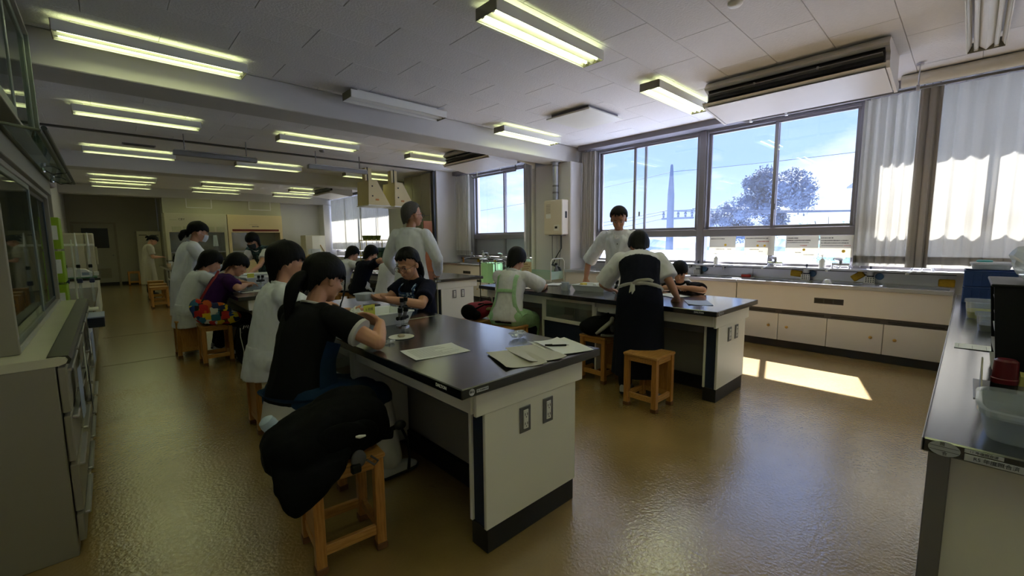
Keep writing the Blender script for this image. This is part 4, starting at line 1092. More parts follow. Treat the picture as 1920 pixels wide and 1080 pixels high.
def remesh(mb, voxel, smooth=4, fold=0., ff=14., dec=1., seed=0., vert=1.):
    me = bpy.data.meshes.new('tmp'); me.from_pydata(mb.v, [], mb.f)
    bm = bmesh.new(); bm.from_mesh(me); bmesh.ops.recalc_face_normals(bm, faces=bm.faces); bm.to_mesh(me); bm.free()
    o = bpy.data.objects.new('tmp', me)
    r = o.modifiers.new('r', 'REMESH'); r.mode = 'VOXEL'; r.voxel_size = voxel; r.adaptivity = 0
    if smooth:
        s = o.modifiers.new('s', 'SMOOTH'); s.iterations = smooth; s.factor = .5
    if dec < 1:
        d = o.modifiers.new('d', 'DECIMATE'); d.ratio = dec
    out = bake(o); bpy.data.meshes.remove(me)
    if fold:
        nr = [v.normal.copy() for v in out.vertices]
        for i, v in enumerate(out.vertices):
            p = v.co
            q = Vector((p.x*ff, p.y*ff, p.z*ff*vert+seed))
            d = noise.noise(q)*.6+(.5-abs(noise.noise(q*1.7+Vector((9, 3, seed)))))*.7
            v.co = p+nr[i]*d*fold
    for p in out.polygons: p.use_smooth = True
    return out
def put(me, name, m, parent):
    me.name = name; me.materials.clear(); me.materials.append(m)
    o = bpy.data.objects.new(name, me); COL.objects.link(o); o.parent = parent; return o
def ik(a, b, l1, l2, hint):
    a, b, hint = Vector(a), Vector(b), Vector(hint)
    d = b-a; L = min(d.length, (l1+l2)*.999); u = d.normalized()
    x = (l1*l1-l2*l2+L*L)/(2*L); hh = math.sqrt(max(0, l1*l1-x*x))
    h = hint-u*hint.dot(u); h = h.normalized() if h.length > 1e-6 else u.orthogonal().normalized()
    return a+u*x+h*hh

class P:
    """posed figure; every joint is a point of the room"""
    def __init__(s, label, hip, az, size=1., lean=8, bend=12, head=(0, 15, 0), group=None, voxel=.009, side=0, skin=None, girth=1.):
        s.k = size; s.hk = size*1.1; s.vox = voxel; s.skin = skin or SKIN; s.g = girth
        s.F = Vector((math.cos(R(az)), math.sin(R(az)), 0)); s.Rt = Vector((s.F.y, -s.F.x, 0)); U = Vector((0, 0, 1))
        s.hip = Vector(hip); k = size
        s.root = thing('person', label, 'person', (hip[0], hip[1], 0), group=group)
        s.o = Vector((hip[0], hip[1], 0))
        # spine: leans progressively forward; lean = pelvis tilt, bend = added towards the neck
        pts = [s.hip.copy()]; n = 8; L = .50*k
        for i in range(n):
            a = R(lean+bend*(i+.5)/n*1.0)
            d = U*math.cos(a)+s.F*math.sin(a)+s.Rt*math.sin(R(side)); pts.append(pts[-1]+d.normalized()*L/n)
        s.spine = pts
        s.up = (pts[-1]-pts[-2]).normalized(); s.fw = s.Rt.cross(s.up)*-1; s.fw = s.up.cross(s.Rt).normalized()
        if s.fw.dot(s.F) < 0: s.fw = -s.fw
        s.neck = pts[-1]
        s.sh = {q: s.neck-s.up*.062*k+s.Rt*g2*.162*k*min(1.1, girth) for q, g2 in (('R', 1), ('L', -1))}
        s.hj = {q: s.hip+s.Rt*g2*.088*k-U*.01 for q, g2 in (('R', 1), ('L', -1))}
        # head frame
        y, p, r = head
        f = s.F*math.cos(R(y))-s.Rt*math.sin(R(y)); rt = Vector((f.y, -f.x, 0))
        f2 = (f*math.cos(R(p))-U*math.sin(R(p))).normalized(); u2 = rt.cross(f2).normalized()
        if r:
            u3 = u2*math.cos(R(r))+rt*math.sin(R(r)); rt = f2.cross(u3).normalized(); u2 = u3
        s.hf, s.hu, s.hr = f2, u2, rt
        s.hc = s.neck+s.up*.055*k+Vector((0, 0, 1))*.02*k+u2*.092*k+f2*.022*k
        s.B = MB(); s.arm = {}; s.leg = {}
    def H(s, x, y, z): return s.hc+(s.hr*x+s.hf*y+s.hu*z)*s.hk
    def hrot(s): return Matrix((s.hr, s.hf, s.hu)).transposed()
    def arms(s, **kw):
        for q, a in kw.items():
            g = 1 if q == 'R' else -1
            if len(a) == 2:      # wrist, finger direction; elbow found by reach
                w, fd = Vector(a[0]), Vector(a[1]); e = ik(s.sh[q], w, .275*s.k, .235*s.k, s.Rt*g*.7+Vector((0, 0, -1))-s.F*.3)
            else:
                e, w, fd = Vector(a[0]), Vector(a[1]), Vector(a[2])
            d = w-s.sh[q]
            s.arm[q] = (s.sh[q], e, w, fd.normalized())
        return s
    def legs(s, **kw):
        for q, a in kw.items():
            ank, td = Vector(a[0]), (Vector(a[1]) if len(a) > 1 else s.F)
            hint = Vector(a[2]) if len(a) > 2 else s.F+Vector((0, 0, .6))
            kn = ik(s.hj[q], ank, .40*s.k, .385*s.k, hint)
            s.leg[q] = (s.hj[q], kn, ank, td.normalized())
        return s
    def rings(s, t0, t1, inf=0., n=9, wmul=1., dmul=1.):
        """cross sections of the trunk, t = fraction of the spine (may be < 0)"""
        prof = ((-.25, .150, .105), (-.12, .165, .118), (0, .165, .115), (.2, .143, .103), (.4, .134, .098), (.6, .148, .106), (.78, .158, .104), (.88, .150, .092), (.95, .10, .072), (1., .062, .058))
        out = []
        for i in range(n):
            t = t0+(t1-t0)*i/(n-1)
            for a, b in zip(prof, prof[1:]):
                if t <= b[0] or b is prof[-1]:
                    f = min(1, max(0, (t-a[0])/(b[0]-a[0]))); w = a[1]+(b[1]-a[1])*f; d = a[2]+(b[2]-a[2])*f; break
            j = min(max(t, 0), 1)*8; i0 = min(7, int(j)); c = s.spine[i0].lerp(s.spine[i0+1], j-i0)
            ax = (s.spine[i0+1]-s.spine[i0]).normalized()
            if t < 0: c = c+(Vector((0, 0, -1))*.5-ax*.5).normalized()*(-t)*.5*s.k
            dd = ax.cross(s.Rt).normalized()
            out.append((c, s.Rt*(w*wmul*s.k*s.g+inf), dd*(d*dmul*s.k*s.g+inf)))
        return out
    def limb(s, mb, a, b, r0, r1, n=10, mid=None):
        a, b = Vector(a), Vector(b); m = mid or (r0+r1)/2*1.04
        mb.tube([a, a.lerp(b, .5), b], [r0, m, r1], n); mb.ell(a, r0, n, 7); mb.ell(b, r1, n, 7)
    def hand(s, q, curl=35, spread=1., palm=None, k=None):
        """palm with four unequal bent fingers and a thumb leaving its side"""
        k = (k or s.k)*1.; _, e, w, fd = s.arm[q]; g = 1 if q == 'R' else -1
        pn = Vector(palm) if palm is not None else Vector((0, 0, -1))
        pn = (pn-fd*pn.dot(fd)); pn = pn.normalized() if pn.length > 1e-4 else fd.orthogonal().normalized()
        sd = fd.cross(pn).normalized()*g          # towards the thumb
        if palm is None and sd.dot(-s.Rt*g) < 0: sd = -sd
        B = s.B
        B.ell_sweep([(w-fd*.01*k, sd*.026*k, pn*.019*k), (w+fd*.03*k, sd*.034*k, pn*.016*k), (w+fd*.07*k, sd*.040*k, pn*.0145*k), (w+fd*.088*k, sd*.038*k, pn*.012*k)], 12)
        for i, (off, ln) in enumerate(((.031, .068), (.011, .076), (-.010, .071), (-.030, .056))):
            b = w+fd*.082*k+sd*off*k; d = (fd+sd*off*2.2*spread).normalized(); p = [b-d*.012*k, b]; c = curl*(1+.12*i)
            for j, f in enumerate((.45, .31, .24)):
                a = R(c*(.5+j*.55)); dd = d*math.cos(a)+pn*math.sin(a); p.append(p[-1]+dd*ln*f*k)
            B.tube(p, [.0088*k, .0088*k, .0082*k, .0075*k, .0058*k], 8)
        tb = w+fd*.028*k+sd*.026*k; d = (fd*.72+sd*.62+pn*.45).normalized(); d2 = (fd*.95+sd*.1+pn*.35).normalized()
        B.tube([w+fd*.012*k+sd*.012*k, tb, tb+d*.032*k, tb+d*.032*k+d2*.028*k], [.013*k, .0125*k, .0105*k, .007*k], 8)
    def build_body(s, hands=True, curl=(35, 35), palm=(None, None), bare_legs=True):
        k = s.k; B = s.B
        B.ell_sweep(s.rings(-.12, 1., 0, 12), 16)
        for q in s.arm:
            a, e, w, fd = s.arm[q]
            B.ell(a, .056*k, 10, 7); s.limb(B, a, e, .050*k, .040*k, mid=.047*k); s.limb(B, e, w, .040*k, .026*k, mid=.039*k)
            if hands: s.hand(q, curl[0 if q == 'R' else 1], palm=palm[0 if q == 'R' else 1])
        for q in s.leg:
            a, kn, an, td = s.leg[q]
            s.limb(B, a, kn, .078*k, .054*k); s.limb(B, kn, an, .052*k, .034*k, mid=.05*k)
        # neck and head
        B.tube([s.neck-s.up*.05*k, s.neck+s.up*.03*k, s.H(0, -.012, -.06)], [.056*k, .051*k, .050*k], 12)
        ro = s.hrot()
        def E(c, r): B.ell(s.H(*c), [x*s.hk for x in r], 18, 12, ro)
        E((0, -.014, .026), (.076, .092, .088)); E((0, .020, -.030), (.063, .074, .078)); E((0, .050, -.086), (.034, .036, .028)); E((0, .042, -.072), (.048, .040, .030))
        E((0, .094, -.024), (.0105, .019, .022)); E((0, .100, -.036), (.015, .014, .0095)); E((0, .085, -.062), (.024, .014, .014))
        E((0, .082, .012), (.045, .012, .012))
        for g in (-1, 1): E((g*.076, -.008, -.018), (.010, .020, .030)); E((g*.036, .068, -.032), (.022, .022, .02))
        me = remesh(B, s.vox, 3, dec=.55)
        for v in me.vertices: v.co -= s.o
        put(me, 'body', s.skin, s.root)
        return s
    def small(s, name, m, fn, smooth=50):
        b = MB(); fn(b); b.xf(Matrix.Translation(-s.o)); return b.build(name, m, s.root, smooth=smooth)
    def face(s, mouth=True, eyes=True, lids=True):
        k = s.k; ro = s.hrot()
        for g in (-1, 1):
            if eyes:
                s.small('eye', EYEW, lambda b: b.ell(s.H(g*.031, .0835, -.004), (.0135*k, .006*k, .0052*k), 12, 8, ro))
                s.small('iris', EYEB, lambda b: b.ell(s.H(g*.031, .0885, -.0045), (.0060*k, .0035*k, .0056*k), 10, 6, ro))
                s.small('eyelash', EYEB, lambda b: b.tube([s.H(g*.0165, .087, .0005), s.H(g*.031, .0905, .0035), s.H(g*.0455, .083, .0005)], .0016*k, 5))
            s.small('eyebrow', HAIRK, lambda b: b.tube([s.H(g*.014, .0935, .0165), s.H(g*.031, .0925, .022), s.H(g*.05, .079, .017)], [.0022*k, .0033*k, .0016*k], 6))
        if mouth: s.small('mouth', LIPS, lambda b: b.tube([s.H(-.024, .083, -.064), s.H(-.01, .0965, -.0615), s.H(0, .0985, -.063), s.H(.01, .0965, -.0615), s.H(.024, .083, -.064)], [.0015*k, .0046*k, .0052*k, .0046*k, .0015*k], 8))
        return s
    def hair(s, style='short', m=None, vol=1., fringe=.035, seed=1., nape=-.11, side=-.045, jag=.009):
        """shell over the skull; lower edge: fringe in front, side over the ears, nape behind (head units)"""
        k = s.k; NA, NT = 72, 16; V = []; m = m or HAIRK
        def edge(a):
            c = math.cos(a)      # 1 front, -1 back
            if c > .55: z = fringe
            elif c > -.25: t = (.55-c)/.8; t = t*t*(3-2*t); z = fringe+(side-fringe)*t
            else: t = (-.25-c)/.75; t = t*t*(3-2*t); z = side+(nape-side)*t
            return z+jag*(.7*math.sin(a*13+seed)+.6*math.sin(a*31+seed*3)+.4*math.sin(a*53+seed))
        cz = .022
        for lay in (0, 1):
            for i in range(NA):
                a = 2*PI*i/NA; ze = edge(a)
                for j in range(NT+1):
                    t = j/NT
                    # polar sweep on the skull ellipsoid down to the edge, below the equator hang straight
                    top = .125; zz = top+(ze-top)*t**1.15
                    hz = (zz-cz)/.098
                    rad = math.sqrt(max(.0, 1-hz*hz)) if hz > 0 else 1.0-(.13*hz*hz if hz > -1.3 else .22)
                    th = (1.10+.055*vol)*(1+.035*fbm((math.cos(a)*3+seed, math.sin(a)*3, t*1.5), 1., 3)+.012*math.sin(i*2.7+seed*5)*min(1, t*2))
                    if lay: th -= .09+.05*(1-t)
                    x = math.sin(a)*.079*rad*th; y = math.cos(a)*.098*rad*th-.012
                    V.append(s.H(x, y, cz+(zz-cz)*(1.06 if lay == 0 and zz > cz else 1.0)+(.006*vol if lay == 0 else -.004)))
        W = NT+1; T = NA*W; F = []
        for lay in (0, 1):
            for i in range(NA):
                for j in range(NT):
                    q = (lay*T+i*W+j, lay*T+((i+1) % NA)*W+j, lay*T+((i+1) % NA)*W+j+1, lay*T+i*W+j+1); F.append(q if lay else q[::-1])
        for i in range(NA): F.append((i*W+NT, ((i+1) % NA)*W+NT, T+((i+1) % NA)*W+NT, T+i*W+NT))
        b = MB(); b.add(V, F)
        if style == 'pony': 
            pass
        b.xf(Matrix.Translation(-s.o)); b.build('hair', m, s.root, smooth=70)
        return s
    def tail(s, pts, rad, m=None, name='ponytail', n=12):
        b = MB(); P2 = [Vector(p) for p in pts]
        # smooth the guide and groove it lengthwise
        Q = []; RR = []
        for i in range(len(P2)-1):
            for j in range(5):
                t = j/5; Q.append(P2[i].lerp(P2[i+1], t)); RR.append(rad[i]+(rad[i+1]-rad[i])*t)
        Q.append(P2[-1]); RR.append(rad[-1])
        for _ in range(3): Q = [Q[0]]+[(Q[i-1]+Q[i]*2+Q[i+1])/4 for i in range(1, len(Q)-1)]+[Q[-1]]
        b.tube(Q, RR, n); b.v = [tuple(Vector(v)+Vector((fbm(v, 60., 2), fbm((v[1], v[0], v[2]), 60., 2), 0))*.004) for v in b.v]
        b.xf(Matrix.Translation(-s.o)); b.build(name, m or HAIRK, s.root, smooth=70); return s
    def garment(s, name, m, fn, voxel=None, fold=.006, smooth=8, ff=13., dec=.6, vert=.55):
        b = MB(); fn(b); me = remesh(b, voxel or max(.009, s.vox), smooth, fold*1.6, ff, dec, seed=s.hip.x*7+s.hip.y*3, vert=vert)
        for v in me.vertices: v.co -= s.o
        return put(me, name, m, s.root)
    def top(s, m, name='shirt', sleeve=.6, inf=.014, hem=-.14, loose=.02, collar=None, neck=.93, fold=.006, sl=.020, long_=False, cuff=None):
        k = s.k
        def fn(b):
            rg = s.rings(hem, neck, inf, 12); n = len(rg)
            rg = [(c, u*(1+loose*4*(1-i/(n-1))*.35), w*(1+loose*4*(1-i/(n-1))*.45)) for i, (c, u, w) in enumerate(rg)]
            b.ell_sweep(rg, 18); b.ell(s.neck-s.up*.045*k-s.fw*.012*k, (.094*k+inf*.4, .090*k+inf*.4, .062*k), 14, 9)
            for q in s.arm:
                a, e, w, fd = s.arm[q]
                b.ell(a, .060*k+inf*.6, 12, 8); b.ell(a.lerp(s.neck-s.up*.03*k, .5), (.062*k+inf*.3), 12, 8)
                if long_:
                    s.limb(b, a, e, .056*k+inf, .048*k+sl*.8, 12); q2 = e.lerp(w, sleeve); s.limb(b, e, q2, .048*k+sl*.8, .034*k+sl*.7, 12)
                else:
                    q2 = a.lerp(e, sleeve); b.tube([a, a.lerp(q2, .5), q2], [.058*k+inf*.8, .056*k+sl, .052*k+sl*1.25], 14)
        s.garment(name, m, fn, fold=fold)
        if cuff:
            for q in s.arm:
                a, e, w, fd = s.arm[q]; q2 = a.lerp(e, sleeve); d = (e-a).normalized()
                s.small('sleeve_trim', cuff, lambda b: b.tube([q2-d*.008, q2+d*.012], .053*k+sl*1.25, 20))
        if collar:
            u = s.up; f = s.fw
            def col(b):
                for g in (0,):
                    pts = []
                    for i in range(22):
                        a = 2*PI*i/21; c = math.cos(a)
                        pts.append(s.neck+u*(.006-.03*max(0, c)**2)*k+(s.Rt*math.sin(a)*.066+f*c*.068)*k)
                    b.tube(pts, .0125*k, 8, cap=False)
            s.small('collar', collar, col)
        return s
    def trousers(s, m, frac=.96, r=(.098, .074, .058), name='trousers', fold=.006):
        k = s.k
        def fn(b):
            b.ell_sweep(s.rings(-.16, .16, .010, 6), 18)
            for q in s.leg:
                a, kn, an, td = s.leg[q]; s.limb(b, a, kn, r[0]*k, r[1]*k, 12); q2 = kn.lerp(an, frac); s.limb(b, kn, q2, r[1]*k, r[2]*k, 12)
        s.garment(name, m, fn, fold=fold); return s
    def shoes(s, m, name='shoe'):
        k = s.k
        for q in s.leg:
            a, kn, an, td = s.leg[q]; sd = td.cross(Vector((0, 0, 1))).normalized(); g = Vector((an.x, an.y, 0)); U = Vector((0, 0, 1)); z0 = an.z-.075*k
            def fn(b):
                rg = []
                for f, w, h in ((-.062, .022, .03), (-.05, .033, .042), (-.01, .038, .045), (.05, .040, .036), (.11, .044, .027), (.15, .040, .021), (.175, .020, .014)):
                    rg.append((g+td*f*k+U*(z0+h*k), sd*w*k, U*h*k))
                b.ell_sweep(rg, 14, e=2.6); b.tube([an-U*.03*k, an+U*.02*k], .040*k, 12)
            o = s.small(name, m, fn, 50)
            b = MB()
            b.ell_sweep([(g+td*f*k+U*(z0+.009*k), sd*(w+.003)*k, U*.010*k) for f, w in ((-.066, .02), (-.05, .034), (0, .039), (.06, .041), (.115, .045), (.155, .041), (.18, .02))], 14, e=4)
            b.xf(Matrix.Translation(-s.o)); b.build('sole', SHOEK if m is SHOEW else BLACKR, o)
        return s
    def coat_skirt(s, m, zbot, w=.20, d=.17, name='coat_skirt', ruff=.02, t0=.25, off=0.):
        """open hanging lower part of a coat or apron dress, pleated, for a standing figure"""
        k = s.k; nA = 72
        rg0 = s.rings(t0, t0+.01, .022, 2)[0]; rg1 = s.rings(-.05, -.04, .026, 2)[0]
        z1 = rg1[0].z; V = []
        def fn(u, v):
            a = 2*PI*u
            if v < .3:
                t = v/.3; c = rg0[0].lerp(rg1[0], t); U_ = rg0[1].lerp(rg1[1], t); W_ = rg0[2].lerp(rg1[2], t)
            else:
                t = (v-.3)/.7; c = Vector((rg1[0].x+s.F.x*off*t, rg1[0].y+s.F.y*off*t, z1+(zbot-z1)*t))
                U_ = s.Rt*(rg1[1].length+(w*k-rg1[1].length)*t); W_ = s.F*(rg1[2].length+(d*k-rg1[2].length)*t)
            pl = 1+ruff*3*max(0, v-.3)*(math.sin(a*9+s.hip.x*5)+.6*math.sin(a*15+2+v))
            return c+U_*math.cos(a)*pl+W_*math.sin(a)*pl
        b = MB(); b.sheet(fn, nA, 16, .004); b.xf(Matrix.Translation(-s.o)); b.build(name, m, s.root, smooth=70); return s
    def lap(s, m, name='apron_skirt', r=.115, drop=.12, frac=1.05, fold=.006, back=True, zb=None, bt=.10):
        """cloth lying over the thighs of a seated figure and hanging at its edges"""
        k = s.k
        def fn(b):
            kk = [s.leg[q][0].lerp(s.leg[q][1], frac) for q in ('R', 'L')]; hh = [s.leg[q][0] for q in ('R', 'L')]
            for h, kn in zip(hh, kk): s.limb(b, h, kn, r*k, r*.82*k, 12)
            for f in (0, .33, .66, 1.0):
                c = (hh[0].lerp(kk[0], f)+hh[1].lerp(kk[1], f))/2; b.ell(c, (.11*k, .11*k, r*.85*k), 12, 8)
            if drop:
                for kn in kk: s.limb(b, kn, kn-Vector((0, 0, drop))+s.F*.015, r*.8*k, r*.7*k, 12)
                m2 = (kk[0]+kk[1])/2; s.limb(b, m2, m2-Vector((0, 0, drop))+s.F*.02, r*.8*k, r*.7*k, 12)
            if back:
                z = zb if zb is not None else s.hip.z-.12
                b.ell_sweep([(Vector((s.hip.x, s.hip.y, s.hip.z+bt)), s.Rt*.165*k, s.F*.125*k), (s.hip, s.Rt*.185*k, s.F*.145*k), (Vector((s.hip.x, s.hip.y, z))-s.F*.02*k, s.Rt*.19*k, s.F*.155*k)], 18)
        s.garment(name, m, fn, fold=fold); return s
    def glasses(s):
        k = s.k
        for g in (-1, 1):
            s.small('spectacle_rim', SPEC, lambda b: b.tube([s.H(g*.034+.0235*math.cos(a*2*PI/16), .104, -.008+.019*math.sin(a*2*PI/16)) for a in range(17)], .0016*k, 6))
            s.small('spectacle_arm', SPEC, lambda b: b.tube([s.H(g*.057, .102, -.004), s.H(g*.078, .05, -.002), s.H(g*.084, -.01, -.008)], .0016*k, 6))
        s.small('spectacle_bridge', SPEC, lambda b: b.tube([s.H(-.011, .104, -.006), s.H(0, .108, -.002), s.H(.011, .104, -.006)], .0016*k, 6))
        return s
    def mask(s, m):
        ro = s.hrot(); k = s.k
        def fn(u, v):
            a = R(-62+124*u); z = -.018-.085*v
            rr = 1.0+.10*math.sin(v*PI)
            return s.H(math.sin(a)*.077*rr*(1-.25*v*v), .018+math.cos(a)*(.090*rr)*(1-.12*v), z)
        b = MB(); b.sheet(fn, 14, 8, .003); b.xf(Matrix.Translation(-s.o)); b.build('face_mask', m, s.root, smooth=60)
        for g in (-1, 1): s.small('mask_loop', m, lambda b: b.tube([s.H(g*.068, .055, -.03), s.H(g*.078, .02, -.01), s.H(g*.082, -.015, -.02)], .0015*k, 5))
        return s
    def strap(s, m, pts, w=.03, name='apron_strap', th=.004, nrm=None):
        """flat band along pts; nrm: outward direction"""
        P2 = [Vector(p) for p in pts]; Q = []
        for i in range(len(P2)-1):
            for j in range(4): Q.append(P2[i].lerp(P2[i+1], j/4))
        Q.append(P2[-1])
        for _ in range(2): Q = [Q[0]]+[(Q[i-1]+Q[i]*2+Q[i+1])/4 for i in range(1, len(Q)-1)]+[Q[-1]]
        rg = []
        for i, c in enumerate(Q):
            t = (Q[min(i+1, len(Q)-1)]-Q[max(i-1, 0)]).normalized(); n = Vector(nrm) if nrm is not None else (c-s.spine[4])
            n = (n-t*n.dot(t)).normalized(); rg.append((c, t.cross(n)*w/2, n*th/2))
        b = MB(); b.ell_sweep(rg, 8, e=4); b.xf(Matrix.Translation(-s.o)); b.build(name, m, s.root, smooth=60); return s
    def on_back(s, t, x, out=.0, front=False):
        """point on the surface of the trunk: t along spine, x sideways (-1..1)"""
        c, u, w = s.rings(t, t+.001, .018+out, 2)[0]
        return c+u*x+w*math.sqrt(max(0, 1-x*x))*(1 if (w.dot(s.F) > 0) == front else -1)
# ---- girl in black at the foreground table
p = P('girl in black short sleeved shirt with a low ponytail seated in the foreground', (.68, 2.42, .545), 22, 1.0, 8, 18, head=(-4, 22, 0), voxel=.0058)
p.arms(R=((1.00, 2.10, .842), (1.085, 2.235, .915), (-.35, .75, .25)), L=((.93, 2.60, .86), (1.02, 2.42, .895), (.55, -.55, .12)))
p.legs(R=((1.10, 2.22, .085), (1, .1, 0)), L=((1.12, 2.50, .085), (1, .2, 0)))
p.build_body(curl=(48, 45), palm=((-.9, .2, -.1), (.2, -.3, -1))).face()
p.top(SHIRTK, 'shirt', .58, .018, -.07, .03, cuff=TIEW, fold=.005)
p.small('neck_trim', TIEW, lambda b: b.tube([p.neck+p.up*(.004-.02*max(0, math.cos(a*2*PI/24)))*p.k+(p.Rt*math.sin(a*2*PI/24)*.07+p.fw*math.cos(a*2*PI/24)*.07)*p.k for a in range(25)], .007, 8, cap=False))
p.trousers(OFFW, .9, (.105, .085, .075), 'white_trousers'); p.lap(OFFW, 'white_skirt', .104, 0, .5, zb=.43, bt=.02); p.lap(DENIM, 'denim_apron', .120, .10, .98, back=False)
p.strap(DENIM, [p.on_back(.62, .95, .012, True), p.on_back(.4, .97, .014, True), p.on_back(.15, .95, .02, True), p.on_back(-.08, .9, .03, True)], .13, 'apron_bib'); p.strap(DENIM, [p.on_back(.02, x/6, .02) for x in range(-6, 7)], .05, 'apron_tie'); p.shoes(SHOEW)
p.hair('pony', fringe=.02, side=-.008, nape=-0.095, seed=2)
p.tail([p.H(.0, -.095, -.015), p.H(0, -.135, -.03), p.H(-.01, -.15, -.10), p.H(-.02, -.135, -.19), p.H(-.02, -.11, -.29)], [.022, .032, .036, .026, .006])
p.small('hair_tie', BLACKR, lambda b: b.tube([p.H(0, -.103, -.018), p.H(0, -.118, -.022)], .024, 12))
p.tail([p.H(.062, .07, .03), p.H(.07, .085, -.05), p.H(.066, .085, -.15), p.H(.063, .08, -.21)], [.004, .006, .005, .002], name='side_lock', n=6)
# ---- boy in white coat behind her
p = P('boy in a white coat with a black bowl haircut seated in profile', (.80, 3.47, .545), -4, 1.06, 6, 14, head=(0, 3, 0), voxel=.0068)
p.arms(R=((1.02, 3.10, .86), (1.19, 2.92, .89), (.8, -.2, .05)), L=((1.05, 3.62, .87), (1.22, 3.55, .88), (1, 0, -.1)))
p.legs(R=((1.10, 3.32, .085),), L=((1.10, 3.62, .085),))
p.build_body(curl=(18, 40), palm=((0, .3, 1), None)).face()
p.top(COATW, 'white_coat', .55, .022, -.12, .03, collar=COATW, long_=True, fold=.008); p.lap(COATW, 'coat_skirt', .118, .06, .85, zb=.40, fold=.008)
p.trousers(PANTK); p.shoes(SHOEW); p.hair('bowl', vol=1.5, fringe=.012, side=-.026, nape=-0.135, seed=4)
# ---- girl with glasses
p = P('girl with glasses in a navy polo and blue floral apron facing the foreground table', (2.08, 3.40, .545), 192, 1.0, 6, 14, head=(12, 24, 0), voxel=.0058)
p.arms(L=((1.83, 3.03, .856), (1.56, 3.10, .92), (-1, -.05, .12)), R=((1.80, 3.52, .87), (1.56, 3.30, .92), (-.8, -.4, .05)))
p.legs(R=((1.80, 3.55, .085),), L=((1.80, 3.28, .085),))
p.build_body(curl=(25, 30), palm=((0, 0, 1), (0, .35, .9))).face().glasses()
p.top(NAVYC, 'navy_polo', .72, .016, -.10, .02, collar=NAVYC, fold=.005)
p.trousers(PANTK); p.shoes(SHOEK); p.lap(FLORAL, 'apron_skirt', .116, .06, .95, back=False)
def bib(u, v):
    q = p.on_back(.10+.76*v, (u-.5)*(1.5-.55*v), .026, True); return q
b_ = MB().sheet(bib, 12, 12, .004).xf(Matrix.Translation(-p.o)).build('apron_bib', FLORAL, p.root, smooth=60)
for g in (-1, 1): p.strap(FLORAL, [bib(.5+g*.46, 1.0)]+[p.on_back(t, g*.52, .030, True) for t in (.90, .94)]+[p.neck+p.Rt*g*.095-p.up*.005, p.on_back(.86, g*.35, .032)], .028)
p.strap(PAPER, [p.on_back(.50, -.2, .036, True), p.on_back(.57, -.2, .036, True)], .045, 'name_tag', th=.003)
p.hair('pony', fringe=.066, side=-.008, nape=-0.095, seed=6, vol=.7)
p.tail([p.H(0, -.095, -.03), p.H(0, -.13, -.06), p.H(0, -.13, -.15), p.H(0, -.10, -.24)], [.022, .034, .034, .008])
p.small('hair_clip', mat('steel_clip', '8fa0b4', .25, metal=.8), lambda b: b.tube([p.H(-.055, .0-.05, .045), p.H(-.07, -.065, .01)], .006, 8))
# ---- teacher
p = P('grey haired man with glasses in a long white coat standing with his back turned', (2.60, 4.50, .97), 38, 1.07, 1, 4, head=(-38, 2, 0), voxel=.008, skin=SKIN2, girth=1.0)
p.arms(R=((2.82, 4.28, 1.16), (2.92, 4.42, .98), (.4, .9, -.2)), L=((2.46, 4.80, 1.16), (2.62, 4.92, .98), (.8, .3, -.2)))
p.legs(R=((2.68, 4.42, .085),), L=((2.56, 4.60, .085),))
p.build_body(curl=(40, 40)).face().glasses()
p.top(COATW, 'white_coat', .92, .018, -.14, .02, collar=COATW, long_=True, fold=.008); p.coat_skirt(COATW, .36, .25, .21)
p.strap(COATW, [p.on_back(.22, x/6, .012) for x in range(-5, 6)], .045, 'coat_belt')
p.trousers(PANTK); p.shoes(SHOEK); p.hair('short', HAIRG, .35, fringe=.085, side=.0, nape=-0.095, seed=9)
# ---- purple shirt with the patchwork bag
p = P('student in a purple shirt bending over the second table with a patchwork bag', (.80, 5.90, .545), 2, .98, 12, 26, head=(-6, 34, 0), voxel=.0078)
p.arms(R=((1.04, 5.62, .86), (1.17, 5.88, .87), (.5, .8, .0)), L=((1.06, 6.15, .86), (1.2, 6.02, .88), (.9, -.2, -.1)))
p.legs(R=((1.06, 5.76, .085),), L=((1.06, 6.04, .085),))
p.build_body(curl=(45, 40)).face()
p.top(PURP, 'purple_shirt', .8, .018, -.12, .03, fold=.006); p.trousers(PANTK); p.shoes(SHOEW); p.hair('bowl', vol=1.4, fringe=.02, side=-.024, nape=-0.135, seed=11)
# ---- white coat beside
p = P('student in a pale coat seated behind the purple shirt with hanging black hair', (.66, 6.48, .545), 6, 1.0, 10, 24, head=(-5, 32, 0), voxel=.0095)
p.arms(R=((.98, 6.25, .88), (1.16, 6.4, .88), (1, .3, 0)), L=((.98, 6.72, .88), (1.16, 6.6, .88), (1, -.3, 0)))
p.legs(R=((.92, 6.34, .085),), L=((.94, 6.62, .085),))
p.build_body(curl=(40, 40)); p.top(COATW, 'pale_coat', .8, .022, -.12, .03, long_=True); p.lap(COATW, 'coat_skirt', .118, .10, 1.0, zb=.36); p.trousers(PANTK); p.shoes(SHOEW); p.hair('bowl', vol=1.3, fringe=.02, side=-0.082, nape=-0.165, seed=13)
